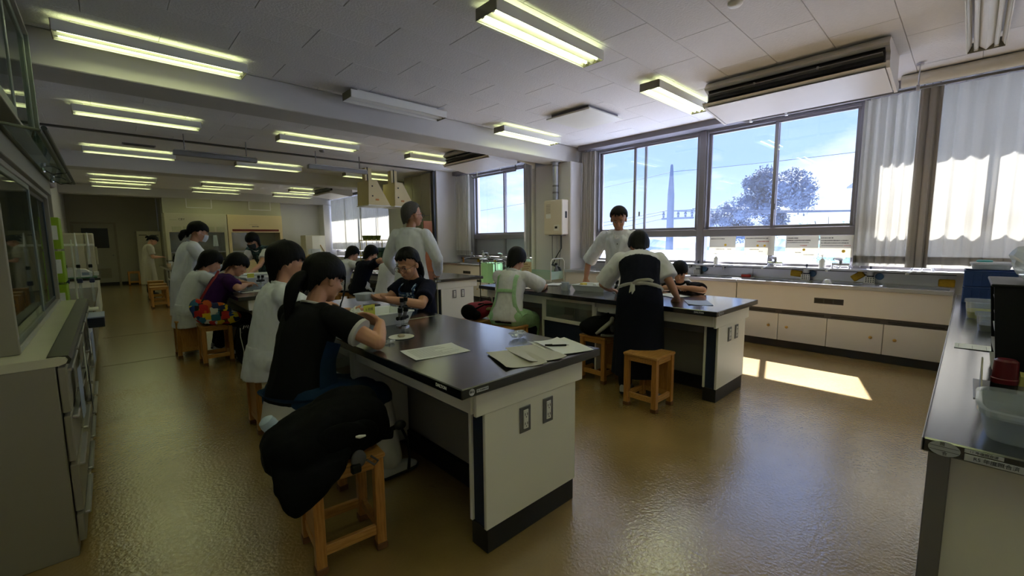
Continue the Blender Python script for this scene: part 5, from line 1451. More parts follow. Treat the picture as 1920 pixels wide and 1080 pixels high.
# ---- standing girl with mask
p = P('standing girl in a white coat with a face mask and low ponytail', (.70, 7.02, .90), 2, .98, 6, 20, head=(-4, 18, 0), voxel=.0085)
p.arms(R=((.98, 6.72, 1.02), (1.17, 6.62, 1.07), (1, .1, -.1)), L=((1.0, 7.2, 1.02), (1.2, 6.95, 1.0), (.9, -.4, -.1)))
p.legs(R=((.70, 6.93, .085),), L=((.70, 7.12, .085),))
p.build_body(curl=(50, 40)).face(mouth=False).mask(MASKW)
p.top(COATW, 'white_coat', .45, .022, -.14, .02, collar=COATW, long_=True); p.coat_skirt(COATW, .44, .20, .17); p.trousers(DENIM); p.shoes(SHOEW)
p.hair('pony', fringe=.03, side=-.008, nape=-0.095, seed=15, vol=.8); p.tail([p.H(0, -.10, -.02), p.H(0, -.14, -.05), p.H(0, -.15, -.11), p.H(0, -.14, -.16)], [.022, .036, .036, .01])
# ---- girl far away
p = P('far standing girl in a pale dress coat looking down at her hands', (.76, 14.80, .86), 2, .94, 2, 12, head=(0, 40, 0), voxel=.010)
p.arms(R=((.86, 14.60, 1.0), (1.02, 14.72, 1.0), (1, .2, 0)), L=((.86, 15.0, 1.0), (1.02, 14.86, 1.0), (1, -.2, 0)))
p.legs(R=((.76, 14.72, .08),), L=((.76, 14.9, .08),))
p.build_body(curl=(45, 45)); p.top(BEIGEW, 'pale_coat', .75, .022, -.12, .02); p.coat_skirt(BEIGEW, .30, .21, .18); p.trousers(PANTK, r=(.098, .085, .08)); p.shoes(SHOEK)
p.hair('pony', fringe=.03, side=-.008, nape=-0.095, seed=17); p.tail([p.H(0, -.10, .0), p.H(0, -.14, .0), p.H(0, -.15, -.05)], [.02, .035, .01])
# ---- girl with dark mask bending at the far end of the second table
p = P('girl with long black hair and dark mask bending over the second table', (2.12, 8.72, .88), 222, .98, 22, 26, head=(0, 30, 0), voxel=.0095)
p.arms(L=((1.86, 8.20, .98), (1.62, 7.90, .86), (-.5, -.7, -.2)), R=((1.72, 8.62, .98), (1.52, 8.15, .86), (-.5, -.7, -.2)))
p.legs(R=((2.12, 8.85, .08),), L=((2.2, 8.68, .08),))
p.build_body(curl=(30, 30)).face(mouth=False).mask(mat('grey_face_mask', '3b4350', .8))
p.top(SHIRTW, 'white_blouse', .6, .012, -.05, .01, collar=SHIRTW); p.top(TEAL, 'teal_print_top', .12, .022, -.12, .02); p.trousers(PANTK); p.shoes(SHOEK)
p.hair('bob', vol=1.0, fringe=.02, side=-0.142, nape=-0.205, seed=19)
# ---- dark haired student beyond the boy
p = P('dark haired student with a white collar seated beyond the boy in the white coat', (2.20, 6.75, .545), 184, .98, 8, 24, head=(0, 34, 0), voxel=.0095)
p.arms(R=((1.96, 6.98, .87), (1.76, 6.86, .86), (-1, 0, 0)), L=((1.96, 6.52, .87), (1.76, 6.62, .86), (-1, 0, 0)))
p.legs(R=((1.95, 6.88, .08),), L=((1.95, 6.62, .08),))
p.build_body(); p.top(PANTK, 'black_vest', .75, .016, -.10, .02, collar=SHIRTW); p.trousers(PANTK); p.shoes(SHOEK); p.hair('short', vol=1.3, fringe=.03, side=-0.032, nape=-.145, seed=21)
for g in (-1, 1): p.strap(SHIRTW, [p.neck+p.Rt*g*.06+p.fw*.05, p.neck+p.Rt*g*.085, p.neck+p.Rt*g*.05-p.fw*.075], .045, 'sailor_collar')
# ---- pale polo
p = P('student in a pale polo shirt with a dark lanyard seated at the teacher\'s table', (3.06, 7.82, .545), 8, 1.0, 10, 22, head=(0, 30, 0), voxel=.0095)
p.arms(R=((3.36, 7.55, .88), (3.55, 7.7, .87), (1, 0, 0)), L=((3.36, 8.05, .88), (3.55, 7.9, .87), (1, 0, 0)))
p.legs(R=((3.34, 7.7, .08),), L=((3.34, 7.96, .08),))
p.build_body(); p.top(SHIRTW, 'pale_polo', .8, .020, -.12, .03, collar=SHIRTW); p.trousers(PANTK); p.shoes(SHOEK); p.hair('short', vol=1.2, fringe=.025, side=-0.037, nape=-.145, seed=23)
p.strap(BLACKR, [p.neck+p.fw*.07, p.neck+p.Rt*.072, p.neck-p.fw*.066, p.neck-p.Rt*.072], .014, 'lanyard')
# ---- navy shirt, raised arm
p = P('student in a dark navy shirt lifting one elbow at the teacher\'s table', (3.04, 7.02, .545), 10, 1.03, 12, 20, head=(6, 30, 0), voxel=.0085)
p.arms(R=((3.30, 6.70, 1.06), (3.44, 6.92, .93), (.5, .7, -.3)), L=((3.34, 7.26, .90), (3.5, 7.05, .90), (.9, -.3, 0)))
p.legs(R=((3.32, 6.9, .08),), L=((3.32, 7.16, .08),))
p.build_body(curl=(45, 45)); p.top(cloth('ink_navy', '0b0f20'), 'navy_shirt', .7, .018, -.12, .02); p.trousers(PANTK); p.shoes(SHOEK); p.hair('short', vol=1.2, fringe=.025, side=-0.037, nape=-.145, seed=25)
p.strap(SHIRTW, [p.on_back(.3, .9, .012, True), p.on_back(.1, .95, .014, True), p.on_back(-.08, .8, .03, True)], .12, 'white_apron_edge')
# ---- half hidden student
p = P('student in a white shirt half hidden behind the teacher', (3.06, 6.12, .545), 12, .98, 8, 18, head=(0, 26, 0), voxel=.0095)
p.arms(R=((3.32, 5.88, .88), (3.54, 6.02, .87), (1, 0, 0)), L=((3.34, 6.36, .88), (3.54, 6.24, .87), (1, 0, 0)))
p.legs(R=((3.34, 6.0, .08),), L=((3.34, 6.26, .08),))
p.build_body(); p.top(SHIRTW, 'white_shirt', .85, .020, -.14, .03, collar=SHIRTW); p.trousers(PANTK); p.shoes(SHOEK); p.hair('short', vol=1.1, fringe=.025, side=-0.042, nape=-.145, seed=27)
# ---- green apron
p = P('student in a white shirt and mint green apron writing at the window table', (3.14, 3.42, .545), 22, 1.0, 8, 20, head=(-6, 34, 0), voxel=.0075)
p.arms(R=((3.49, 3.22, .85), (3.70, 3.38, .835), (.7, .6, 0)), L=((3.42, 3.72, .87), (3.66, 3.6, .835), (.9, -.3, 0)))
p.legs(R=((3.44, 3.36, .085), (1, .1, 0)), L=((3.42, 3.62, .085), (1, .1, 0)))
p.build_body(curl=(45, 40)).face(); p.top(SHIRTW, 'white_shirt', .98, .020, -.12, .03, collar=SHIRTW, sl=.026, fold=.008); p.trousers(PANTK); p.shoes(SHOEK)
p.lap(GREENA, 'apron_skirt', .118, .16, 1.0, back=False)
for g in (-1, 1): p.strap(GREENA, [p.on_back(-.02, g*.95, .016), p.on_back(.2, g*.72, .014), p.on_back(.45, g*.60, .014), p.on_back(.7, g*.55, .014), p.on_back(.85, g*.58, .016), p.neck+p.Rt*g*.10-p.up*.02+p.fw*.03], .045)
p.strap(GREENA, [p.on_back(.50, x/5, .016) for x in (-3, -2, -1, 0, 1, 2, 3)], .038); p.strap(GREENA, [p.on_back(-.02, .95, .016), p.on_back(.02, 1., .016), p.on_back(.02, .8, .016, True)], .10, 'apron_side')
p.strap(GREENA, [p.on_back(-.02, -.9, .02), p.on_back(-.10, -.7, .03), p.on_back(-.24, -.62, .03)], .05, 'apron_tie')
p.hair('short', vol=1.3, fringe=.02, side=-0.052, nape=-.145, seed=29)
# ---- standing young man in white coat
p = P('young man in a white coat standing by the window looking down', (4.76, 3.06, .95), 206, 1.05, 4, 10, head=(4, 26, 0), voxel=.0068, skin=SKIN2)
p.arms(R=((4.66, 3.46, 1.08), (4.52, 3.40, .87), (-.4, -.2, -.8)), L=((4.66, 2.66, 1.08), (4.48, 2.74, .88), (-.4, .2, -.6)))
p.legs(R=((4.78, 3.18, .085),), L=((4.84, 2.98, .085),))
p.build_body(curl=(55, 45)).face(); p.top(COATW, 'white_coat', .98, .024, -.14, .02, collar=COATW, sl=.030, fold=.008); p.coat_skirt(COATW, .42, .22, .18); p.trousers(PANTK); p.shoes(SHOEK)
p.hair('short', vol=1.7, fringe=.07, side=.0, nape=-.085, seed=31, jag=.013)
for g in (-1, 1): p.strap(COATW, [p.neck+p.Rt*g*.065+p.fw*.03, p.on_back(.85, g*.42, .030, True), p.on_back(.6, g*.16, .032, True), p.on_back(.3, g*.05, .034, True)], .055, 'lapel')
p.strap(SHIRTW, [p.neck+p.fw*.06+p.Rt*.05, p.on_back(.84, .08, .030, True), p.neck+p.fw*.06-p.Rt*.05], .03, 'shirt_collar'); p.small('button', BLACKR, lambda b: b.ell(p.on_back(.76, 0, .036, True), .007, 8, 6))
# ---- bending person with the navy apron
p = P('bending person in a white shirt and long navy apron with white ties', (3.30, 1.91, .86), 32, .97, 24, 34, head=(4, 50, 0), voxel=.0078, girth=1.04)
p.arms(R=((3.58, 1.80, 1.02), (3.70, 1.77, .85), (.5, .3, -.5)), L=((3.40, 2.36, .95), (3.63, 2.42, .87), (.9, -.2, -.2)))
p.legs(R=((3.40, 1.76, .085), (1, .1, 0)), L=((3.27, 2.02, .085), (1, .3, 0)))
p.build_body(curl=(45, 40)); p.top(SHIRTW, 'white_shirt', .98, .018, -.05, .02, collar=SHIRTW, sl=.030, fold=.008)
def apr(b):
    rg = p.rings(-.22, .74, .030, 12); b.ell_sweep(rg, 18)
p.garment('navy_apron_bodice', APRN, apr, fold=.004); p.coat_skirt(APRN, .20, .225, .20, 'navy_apron_skirt', .012, t0=.12, off=.02); p.trousers(PANTK); p.shoes(SHOEW)
p.strap(TIEW, [p.on_back(.16, x/6, .020) for x in range(-6, 7)], .035, 'white_waist_tie', th=.006)
q0 = p.on_back(.16, -.32, .026)
p.strap(TIEW, [q0, q0+Vector((-.03, .0, -.08)), q0+Vector((-.035, .015, -.25)), q0+Vector((-.03, .03, -.43))], .032, 'white_tie_end', th=.006, nrm=(-.85, -.5, 0)); p.strap(TIEW, [q0, q0+Vector((-.03, -.03, -.1)), q0+Vector((-.04, -.035, -.26)), q0+Vector((-.03, -.03, -.38))], .03, 'white_tie_end', th=.006, nrm=(-.85, -.5, 0))
p.strap(TIEW, [q0, q0+Vector((-.02, -.05, .03)), q0+Vector((-.015, -.16, .045)), q0+Vector((-.01, -.19, .03))], .024, 'white_bow', th=.008, nrm=(-.85, -.5, 0))
p.hair('short', vol=1.3, fringe=.03, side=-.06, nape=-.155, seed=33)
# ---- small girl at the window side
p = P('small girl in a dark top with white collar leaning on the window table', (4.60, 2.13, .50), 190, .85, 8, 22, head=(10, 22, 0), voxel=.0062)
p.arms(R=((4.42, 2.31, .83), (4.34, 2.09, .85), (-.3, -.9, .1)), L=((4.40, 1.83, .845), (4.30, 2.01, .87), (-.2, .9, .1)))
p.legs(R=((4.46, 2.25, .085),), L=((4.46, 2.03, .085),))
p.build_body(curl=(40, 40)).face(); p.top(cloth('charcoal', '1d1b20'), 'dark_top', .8, .016, -.10, .02, fold=.005)
for g in (-1, 1): p.strap(SHIRTW, [p.neck+p.fw*.085-p.up*.02+p.Rt*g*.012, p.neck+p.Rt*g*.07+p.fw*.065-p.up*.01, p.neck+p.Rt*g*.10, p.neck+p.Rt*g*.04-p.fw*.075], .06, 'white_collar', th=.008, nrm=tuple(p.up*.8+p.Rt*g*.5+p.fw*.4))
p.trousers(DENIM); p.shoes(SHOEW); p.hair('pony', fringe=.012, side=-.008, nape=-0.105, seed=35, vol=.8)
# ================================================================ SMALL THINGS
CLEAR = glassmat('clear_plastic', (.93, .95, .97), .10, .06, haze=.18, hazecol=(.75, .8, .85))
MILKY = glassmat('milky_plastic', (.85, .88, .9), .08, .15, haze=.5, hazecol=(.8, .83, .86))
TRAYW = mat('white_tray_plastic', 'e6eaee', .4, var=.02)
YEL = mat('yellow_note', 'c9c84e', .7); GRNB = mat('green_box', '3c8a2c', .5)
BLKP = mat('black_plastic', '0b0c10', .5, spec=.3)
TT = .8005
def tray(x, y, rz, w, d, h, label, z=TT, m=None):
    """open plastic tray with flared walls and a rolled rim"""
    t = thing('tray', label, 'tray', (x, y, z), R(rz), group='white plastic trays')
    a, b = w/2, d/2; i = .03
    V = [(-a+i, -b+i, 0), (a-i, -b+i, 0), (a-i, b-i, 0), (-a+i, b-i, 0), (-a, -b, h), (a, -b, h), (a, b, h), (-a, b, h)]
    m_ = MB()
    k = .006
    W = [(-a+i+k, -b+i+k, k), (a-i-k, -b+i+k, k), (a-i-k, b-i-k, k), (-a+i+k, b-i-k, k), (-a+k, -b+k, h), (a-k, -b+k, h), (a-k, b-k, h), (-a+k, b-k, h)]
    F = [(0, 3, 2, 1), (8, 9, 10, 11)]
    for q in range(4):
        r = (q+1) % 4; F += [(q, r, 4+r, 4+q), (8+r, 8+q, 12+q, 12+r), (4+q, 4+r, 12+r, 12+q)]
    m_.add(V+W, F); m_.build('tray_body', m or TRAYW, t)
    MB().tube([(-a, -b, h), (a, -b, h), (a, b, h), (-a, b, h), (-a, -b, h)], .007, 8).build('rim', m or TRAYW, t, smooth=60)
    return t
def cup(x, y, z, r0, r1, h, label, m, name='cup', cat='cup', fill=None, grp=None, n=20, lid=None):
    t = thing(name, label, cat, (x, y, z), group=grp)
    MB().lathe([(r0, 0), (r0, .002), (r1, h), (r1+.003, h), (r1+.003, h-.004), (r1-.0005, h-.004), (r1-.0015, h-.004), (r0-.001, .004), (.001, .004)], n=n).build('wall', m, t, smooth=40)
    if fill: MB().lathe([(r0*.97, .0045), (r0+(r1-r0)*.45-.003, h*.45), (.001, h*.47)], n=n).build('contents', fill, t, smooth=40)
    if lid: MB().lathe([(r1+.004, h), (r1+.004, h+.008), (.001, h+.009)], n=n).build('lid', lid, t, smooth=40)
    return t
def clearbox(x, y, z, w, d, h, rz, label, m=None, fill=None, lid=None, name='clear_container', flare=.012, grp=None):
    t = thing(name, label, 'container', (x, y, z), R(rz), group=grp); a, b = w/2, d/2
    def ringf(zz, g): return (Vector((0, 0, zz)), Vector((a+g, 0, 0)), Vector((0, b+g, 0)))
    MB().ell_sweep([ringf(0, -flare), ringf(h*.5, -flare*.4), ringf(h, 0), ringf(h, -.003), ringf(h*.5, -flare*.4-.003), ringf(.003, -flare-.003)], 28, e=5).build('box_wall', m or CLEAR, t, smooth=50)
    r = MB().ell_sweep([ringf(h-.006, .001), ringf(h-.006, .006), ringf(h, .006), ringf(h, -.002)], 28, e=5); r.build('rim', m or CLEAR, t, smooth=50)
    if fill: MB().ell_sweep([ringf(.004, -flare-.004), ringf(h*.4, -flare*.5-.004)], 24, e=5).build('contents', fill, t, smooth=50)
    if lid: MB().ell_sweep([ringf(h+.001, .008), ringf(h+.012, .008), ringf(h+.016, -.01), ringf(h+.013, -.02)], 28, e=5).build('lid', lid, t, smooth=40)
    return t
def paper(x, y, z, w, d, rz, label, m=None, name='paper', curl=.006, lines=0, grp='papers on the tables', seed=0):
    t = thing(name, label, 'paper', (x, y, z), R(rz), group=grp)
    f = lambda u, v: ((u-.5)*w, (v-.5)*d, .0012+curl*(abs(u-.5)*2)**3*(.5+.5*math.sin(3*v+seed))+curl*.5*max(0, v-.75)*3)
    MB().sheet(f, 10, 8, .0012).build('sheet', m or PAPER, t, smooth=60)
    rnd = random.Random(seed)
    for i in range(lines):
        v = .88-i*.76/max(1, lines-1); u1 = rnd.uniform(.5, .9)
        MB().sheet(lambda u, q: Vector(f(.1+(u1-.1)*u, v+.012*q))+Vector((0, 0, .0009)), 6, 1, .0002).build('print_line', mat('grey_print2', '8f8f92', .8), t)
    return t
def microscope(x, y, rz, label, z=TT):
    t = thing('microscope', label, 'microscope', (x, y, z), R(rz), group='small stereo microscopes')
    MB().lathe([(.042, 0), (.042, .008), (.03, .012), (.016, .016)], n=22, rx=1.1).build('base', CHROME, t, smooth=40)
    MB().tube([(0, .0, .012), (0, 0, .05)], .012, 12).build('stem', CLEAR, t, smooth=40)
    MB().rbox(-.028, .028, -.018, .018, .045, .075, .006).build('body', BLKP, t)
    for k in (-1, 1):
        MB().tube([(k*.022, 0, .068), (k*.026, -.006, .105)], .013, 12).build('barrel', GREYM, t, smooth=40)
        MB().tube([(k*.026, -.006, .100), (k*.028, -.009, .130)], .017, 14).build('eyepiece', BLKP, t, smooth=40)
        MB().cyl((k*.03, 0, .06), (k*.05, 0, .06), .013, n=12).build('focus_knob', BLKP, t, smooth=40)
    return t
# ---- foreground table
tray(1.295, 2.80, 2, .47, .32, .085, 'white plastic tray between the girl in black and the girl with glasses')
microscope(1.41, 2.58, 20, 'small black microscope standing in front of the foreground tray')
microscope(1.66, 3.02, 30, 'small microscope almost hidden behind the foreground tray')
t = thing('dish', 'white round paper dish with a lump of clay on the foreground table', 'dish', (1.24, 2.29, TT))
MB().lathe([(.062, .0), (.075, .004), (.074, .005), (.06, .002), (.001, .002)], n=26).build('plate', WHITEM, t, smooth=40)
cl_ = MB().ell((0, 0, .010), (.024, .018, .011), 14, 9); cl_.v = [tuple(Vector(v)+Vector((0, 0, .004*fbm(v, 60, 2)))) for v in cl_.v]; cl_.build('clay_lump', mat('grey_clay', 'b3a894', .8), t, smooth=60)
paper(1.20, 1.865, TT, .30, .215, -8, 'printed sheet lying alone near the middle of the foreground table', lines=14, seed=3, curl=.004)
PAPG = mat('recycled_paper', 'c9c5bc', .75, var=.03)
paper(1.40, 1.47, TT, .205, .29, -22, 'lowest greyish leaflet at the near end of the foreground table', PAPG, seed=1, curl=.012)
paper(1.53, 1.465, TT+.003, .205, .29, -20, 'upper greyish leaflet overlapping the lowest one on the foreground table', PAPG, seed=2, curl=.012)
paper(1.715, 1.475, TT, .20, .285, -14, 'stapled white leaflets under the black pen', lines=4, seed=5, curl=.01); paper(1.735, 1.455, TT+.004, .20, .285, -18, 'white sheet slipping out under the black pen leaflets', seed=6, curl=.008)
t = thing('pen', 'black ballpoint pen lying on the white leaflets', 'pen', (1.70, 1.47, TT+.013), R(-38))
MB().tube([(-.06, 0, 0), (.055, 0, 0)], .0052, 10).build('barrel', BLKP, t, smooth=40); MB().tube([(.055, 0, 0), (.07, 0, 0)], [.0045, .001], 8).build('tip', CHROME, t); MB().rbox(-.06, -.02, -.0015, .0015, .005, .008, .0008).build('clip', BLKP, t)
FILM = glassmat('crumpled_film', (.9, .92, .95), .25, .08, haze=.35, hazecol=(.85, .88, .92))
def crumple(name, x, y, z, r, label, seed, m=FILM, fl=.6):
    rnd = random.Random(seed); b = MB().ell((0, 0, 0), (r, r*.7, r*fl), 22, 14)
    b.v = [tuple(Vector(v)*(1+.45*fbm(Vector(v)/r*2.2+Vector((seed, 0, 0)), 1, 3))) for v in b.v]; mz = min(v[2] for v in b.v); b.v = [(v[0], v[1], v[2]-mz) for v in b.v]
    t = thing(name, label, 'bag', (x, y, z)); b.build('crumpled_film', m, t); return t
crumple('plastic_bag', 1.72, 1.78, TT, .055, 'crumpled clear plastic bag beside the white leaflets', 4, fl=.35)
crumple('plastic_bag', 1.12, 2.20, TT, .03, 'small crumpled clear film beside the arm of the girl in black', 9, fl=.3)
clearbox(1.055, 2.33, .845, .095, .085, .055, 20, 'small clear tub of white powder held by the girl in black', MILKY, mat('white_powder', 'd9d9d4', .9), name='clear_tub')
clearbox(1.40, 3.13, .925, .13, .11, .055, 25, 'clear square tub of white powder held by the girl with glasses', MILKY, mat('white_powder', 'd9d9d4', .9), name='clear_tub')
t = thing('note_card', 'yellow handwritten note card standing in the foreground tray', 'note', (1.235, 2.70, .868), R(12))
MB().rbox(-.045, .045, -.001, .001, 0, .085, .0008).build('card', YEL, t); text('note_writing', '2 月班', .022, (.0, -.0014, .055), (PI/2, 0, 0), PRINTK, t)
t = thing('small_box', 'small green and white box on the edge of the foreground tray', 'box', (1.185, 2.715, .868), R(10))
MB().rbox(-.035, .035, -.015, .015, 0, .045, .002).build('carton', WHITEM, t); MB().rbox(-.034, .022, -.017, -.014, .003, .042, .001).build('green_face', GRNB, t)
crumple('tissue', 1.22, 2.88, .81, .05, 'white crumpled tissue poking out of the foreground tray', 14, PAPER, 1.1)
t = thing('ruler', 'yellow ruler leaning on the rim of the foreground tray', 'ruler', (1.13, 2.70, .893), R(4)); MB().rbox(-.06, .06, -.012, .012, 0, .003, .001).build('blade', mat('yellow_ruler', 'c9b545', .5), t)
t = thing('magnifier', 'round magnifying glass leaning on the rim of the foreground tray', 'magnifier', (1.085, 2.675, .855))
MB().tube([(.0+.022*math.cos(a*PI/9), -.004, .03+.028*math.sin(a*PI/9)) for a in range(19)], .0025, 6, cap=False).build('rim', CHROME, t, smooth=60); MB().lathe([(.021, -.001), (.021, .001)], n=18).xf(Matrix.Translation((0, -.004, .03)) @ Matrix.Rotation(PI/2, 4, 'X')).build('lens', CLEAR, t)
t = thing('phone', 'dark phone held flat in the hand of the boy in white', 'phone', (1.33, 2.90, .915), R(-10)); MB().rbox(-.04, .07, -.035, .035, 0, .009, .004).build('phone_body', BLKP, t); MB().rbox(-.037, .067, -.032, .032, .009, .0098, .0005).build('screen', mat('phone_screen', '2c3242', .1), t)
paper(1.02, 3.25, TT, .2, .28, 10, 'white sheet before the boy in the white coat', lines=5, seed=8); crumple('plastic_bag', 1.02, 2.98, TT, .07, 'pale plastic bag lying behind the foreground tray', 22, MILKY, .5)
# ---- second table with the patchwork bag
tray(1.58, 6.85, 3, .50, .34, .085, 'white plastic tray on the second table before the masked girl')
tray(1.62, 7.55, 3, .50, .34, .085, 'white plastic tray at the far end of the second table')
microscope(1.46, 6.46, 20, 'small black microscope on the second table')
clearbox(1.29, 6.10, TT, .14, .12, .055, 10, 'clear tub standing on the second table by the pen', CLEAR, grp='clear tubs')
cup(1.16, 6.32, TT, .028, .038, .075, 'clear cup on the second table behind the bent arm', CLEAR, grp='clear cups'); cup(1.70, 6.30, TT, .03, .04, .085, 'clear cup on the right side of the second table', CLEAR, grp='clear cups'); cup(1.50, 7.22, TT, .03, .04, .09, 'clear beaker beside the far tray on the second table', CLEAR, grp='clear cups')
paper(1.22, 5.72, TT, .30, .2, 6, 'white sheet at the near corner of the second table', lines=6, seed=10); t = thing('pen', 'black pen on the sheet of the second table', 'pen', (1.14, 5.70, TT+.009), R(12)); MB().tube([(-.07, 0, 0), (.07, 0, 0)], .005, 8).build('barrel', BLKP, t, smooth=40)
t = thing('note_card', 'yellow note card standing in the tray of the second table', 'note', (1.42, 6.80, .82), R(10)); MB().rbox(-.045, .045, -.001, .001, 0, .12, .0008).build('card', YEL, t)
crumple('plastic_bag', 1.27, 6.78, .97, .06, 'clear plastic bag held up by the masked girl', 31, MILKY, 1.4)
# ---- window table
tray(3.95, 2.86, 10, .30, .40, .065, 'white tray with cords and packets on the window table')
microscope(3.94, 2.56, 30, 'small chrome microscope beside the bending person')
for i, (x, y, c) in enumerate(((3.88, 2.95, 'd8c25a'), (3.98, 2.86, 'd6d6d2'), (4.0, 2.74, '243a2c'))):
    t = thing('packet', ('yellow packet in the tray on the window table', 'white packet in the tray on the window table', 'dark green packet in the tray on the window table')[i], 'packet', (x, y, .808), R(20*i)); MB().rbox(-.04, .04, -.02, .02, 0, .075-.01*i, .004).build('carton', mat('packet_'+c, c, .6), t)
MB().tube([(3.88+.05*math.cos(i*.9), 3.0+.035*math.sin(i*1.3), .815+.05*abs(math.sin(i*.55))) for i in range(26)], .0035, 6).build('cord', mat('white_cord', 'd6d4cc', .5), smooth=60, label='tangle of white cord in the tray on the window table', cat='cord')
t = thing('small_pot', 'dark little pot in the tray on the window table', 'pot', (3.90, 3.0, .807)); MB().lathe([(.02, 0), (.026, .05), (.02, .055)], n=14).build('pot', BLKP, t, smooth=40)
cup(3.74, 3.10, TT, .036, .042, .085, 'clear lidded plastic cup on the window table', MILKY, fill=mat('white_powder', 'd9d9d4', .9), lid=MILKY, grp='clear cups'); clearbox(3.82, 3.16, TT, .10, .10, .06, 5, 'clear square tub behind the lidded cup on the window table', MILKY)
paper(3.66, 3.50, TT, .29, .2, 20, 'bright white sheet under the hand of the green apron student', lines=5, seed=12); paper(3.70, 3.98, TT, .29, .2, 10, 'bright white sheet at the far corner of the window table', seed=13); paper(4.14, 3.60, TT, .29, .2, 16, 'bright white sheet on the far edge of the window table', seed=14)
paper(4.12, 2.02, TT, .29, .2, 60, 'white sheet under the arms of the small girl', seed=15); paper(3.80, 1.62, TT, .29, .2, 32, 'pale sheet near the right end of the window table', mat('grey_sheet', 'a9b2c2', .4), seed=16)
# ---- teacher's table and far tables
cup(3.60, 6.92, TT, .03, .038, .08, 'clear cup in the hands of the navy shirt student', CLEAR, grp='clear cups'); paper(3.70, 6.60, TT, .29, .2, 10, 'white sheet on the teacher\'s table', seed=17); paper(3.68, 7.55, TT, .29, .2, -5, 'second white sheet on the teacher\'s table', seed=18); tray(3.95, 7.2, 0, .45, .32, .08, 'white tray on the teacher\'s table')
for i, (x, y) in enumerate(((1.08, 11.7), (1.2, 11.95), (1.1, 12.3), (1.25, 12.7), (1.05, 13.1), (1.15, 13.9))):
    cup(x, y, TT, .035, .045, .08+.02*(i % 2), ('nearest white cup on the far lab table', 'second white cup on the far lab table', 'cream cup in the middle of the far lab table', 'fourth cup on the far lab table', 'fifth cup on the far lab table', 'farthest white cup on the far lab table')[i], WHITEM if i % 2 else mat('peach_cup', 'd8b890', .5), grp='cups on the far lab table', n=12)
microscope(1.35, 12.1, 0, 'dark microscope on the far lab table'); microscope(1.45, 12.9, 0, 'farther dark microscope on the far lab table')

# ---------------------------------------------------------------- bags
BAGK = mat('black_bag_fabric', '050609', .85, var=.1, vs=20, bump=.15, bs=200, spec=.15); BAGG = mat('grey_bag_fabric', '5b5a60', .7, var=.1); BAGR = mat('crimson_bag_fabric', '8c1430', .7, var=.12)
def blob(name, m, par, pts, voxel=.009, fold=.006, o=(0, 0, 0), smooth=6, ff=9.):
    """soft stuffed shape: (centre, radii) ellipsoids and hulls melted together"""
    b = MB()
    for c, r in pts: b.ell(c, r, 16, 10)
    me = remesh(b, voxel, smooth, fold, ff, .6, seed=pts[0][0][0]*9)
    for v in me.vertices: v.co -= Vector(o)
    return put(me, name, m, par)
O = (.66, 1.86, .45); t = thing('backpack', 'large black backpack slumped over the foreground stool', 'backpack', O)
def bagbody(b):
    rg = []
    for x, y, z, hd, hh in ((.37, 1.80, .55, .05, .04), (.40, 1.80, .55, .11, .075), (.47, 1.81, .55, .145, .10), (.56, 1.83, .555, .155, .115), (.66, 1.86, .56, .16, .125), (.76, 1.89, .565, .16, .125), (.84, 1.90, .555, .15, .11), (.90, 1.91, .535, .12, .08), (.92, 1.91, .52, .06, .04)):
        rg.append((Vector((x, y, z)), Vector((.10*hd, hd, .0)), Vector((0, .02, hh))))
    b.ell_sweep(rg, 20, e=2.8)
    # the loose lower end droops over the near left edge of the stool
    b.ell_sweep([(Vector((.52, 1.70, .55)), Vector((.15, .0, 0)), Vector((0, .06, .05))), (Vector((.50, 1.675, .47)), Vector((.13, .0, 0)), Vector((0, .05, .02))), (Vector((.475, 1.665, .40)), Vector((.085, .02, 0)), Vector((0, .035, .01))), (Vector((.46, 1.66, .355)), Vector((.035, .02, 0)), Vector((0, .02, 0)))], 16, e=2.6)
    b.ell((.74, 1.93, .64), (.15, .10, .06), 16, 10)
b_ = MB(); bagbody(b_); me = remesh(b_, .008, 6, .011, 11., .6, seed=2)
for v in me.vertices: v.co -= Vector(O)
put(me, 'main_bag', BAGK, t)
blob('front_pocket', BAGK, t, [((.62, 1.705, .56), (.13, .03, .075)), ((.72, 1.725, .55), (.09, .03, .065))], .007, .006, O)
MB().tube([(.02, -.19, .125), (.035, -.195, .123), (.06, -.195, .12)], [.004, .008, .004], 8).build('zip_pull', WHITEM, t, smooth=40)
MB().tube([(.17, -.12, .05), (.22, -.1, .03), (.25, -.05, .04), (.28, -.06, .05)], .012, 8).build('strap', BAGK, t, smooth=60); MB().ell((.29, -.06, .05), (.03, .025, .022), 10, 7).build('strap_buckle', BLKP, t, smooth=60)
MB().tube([(.29, -.07, .04), (.31, -.09, -.02), (.312, -.1, -.10), (.305, -.1, -.16)], [.006, .007, .006, .008], 6).build('strap_end', BAGK, t, smooth=60)
blob('grey_side_pouch', BAGG, t, [((.70, 1.70, .46), (.035, .02, .04))], .006, .002, O); MB().rbox(.0, .04, -.19, -.165, -.035, .0, .004).build('buckle', BLKP, t); MB().tube([(.07, -.17, .0), (.10, -.18, -.03), (.12, -.175, -.02), (.09, -.17, .01)], .005, 6).build('cord_loop', BAGG, t, smooth=60)
t = thing('bottle', 'pale blue bottle cap poking out of the black backpack', 'bottle', (.42, 1.90, .64)); MB().lathe([(.03, -.03), (.032, .0), (.028, .02), (.012, .03)], n=16).xf(Matrix.Rotation(R(-30), 4, 'Y')).build('cap', mat('pale_blue_cap', 'a9bccb', .4), t, smooth=40)
PATCH = patchmat('patchwork_print', ['b3221f', '1c3f8c', 'd8b41e', '14161c', 'c9c6be', 'c2561c', '2f6b8a', '6a1a24', '1d2c5a', 'e0c53a'], 16, metric='CHEBYCHEV')
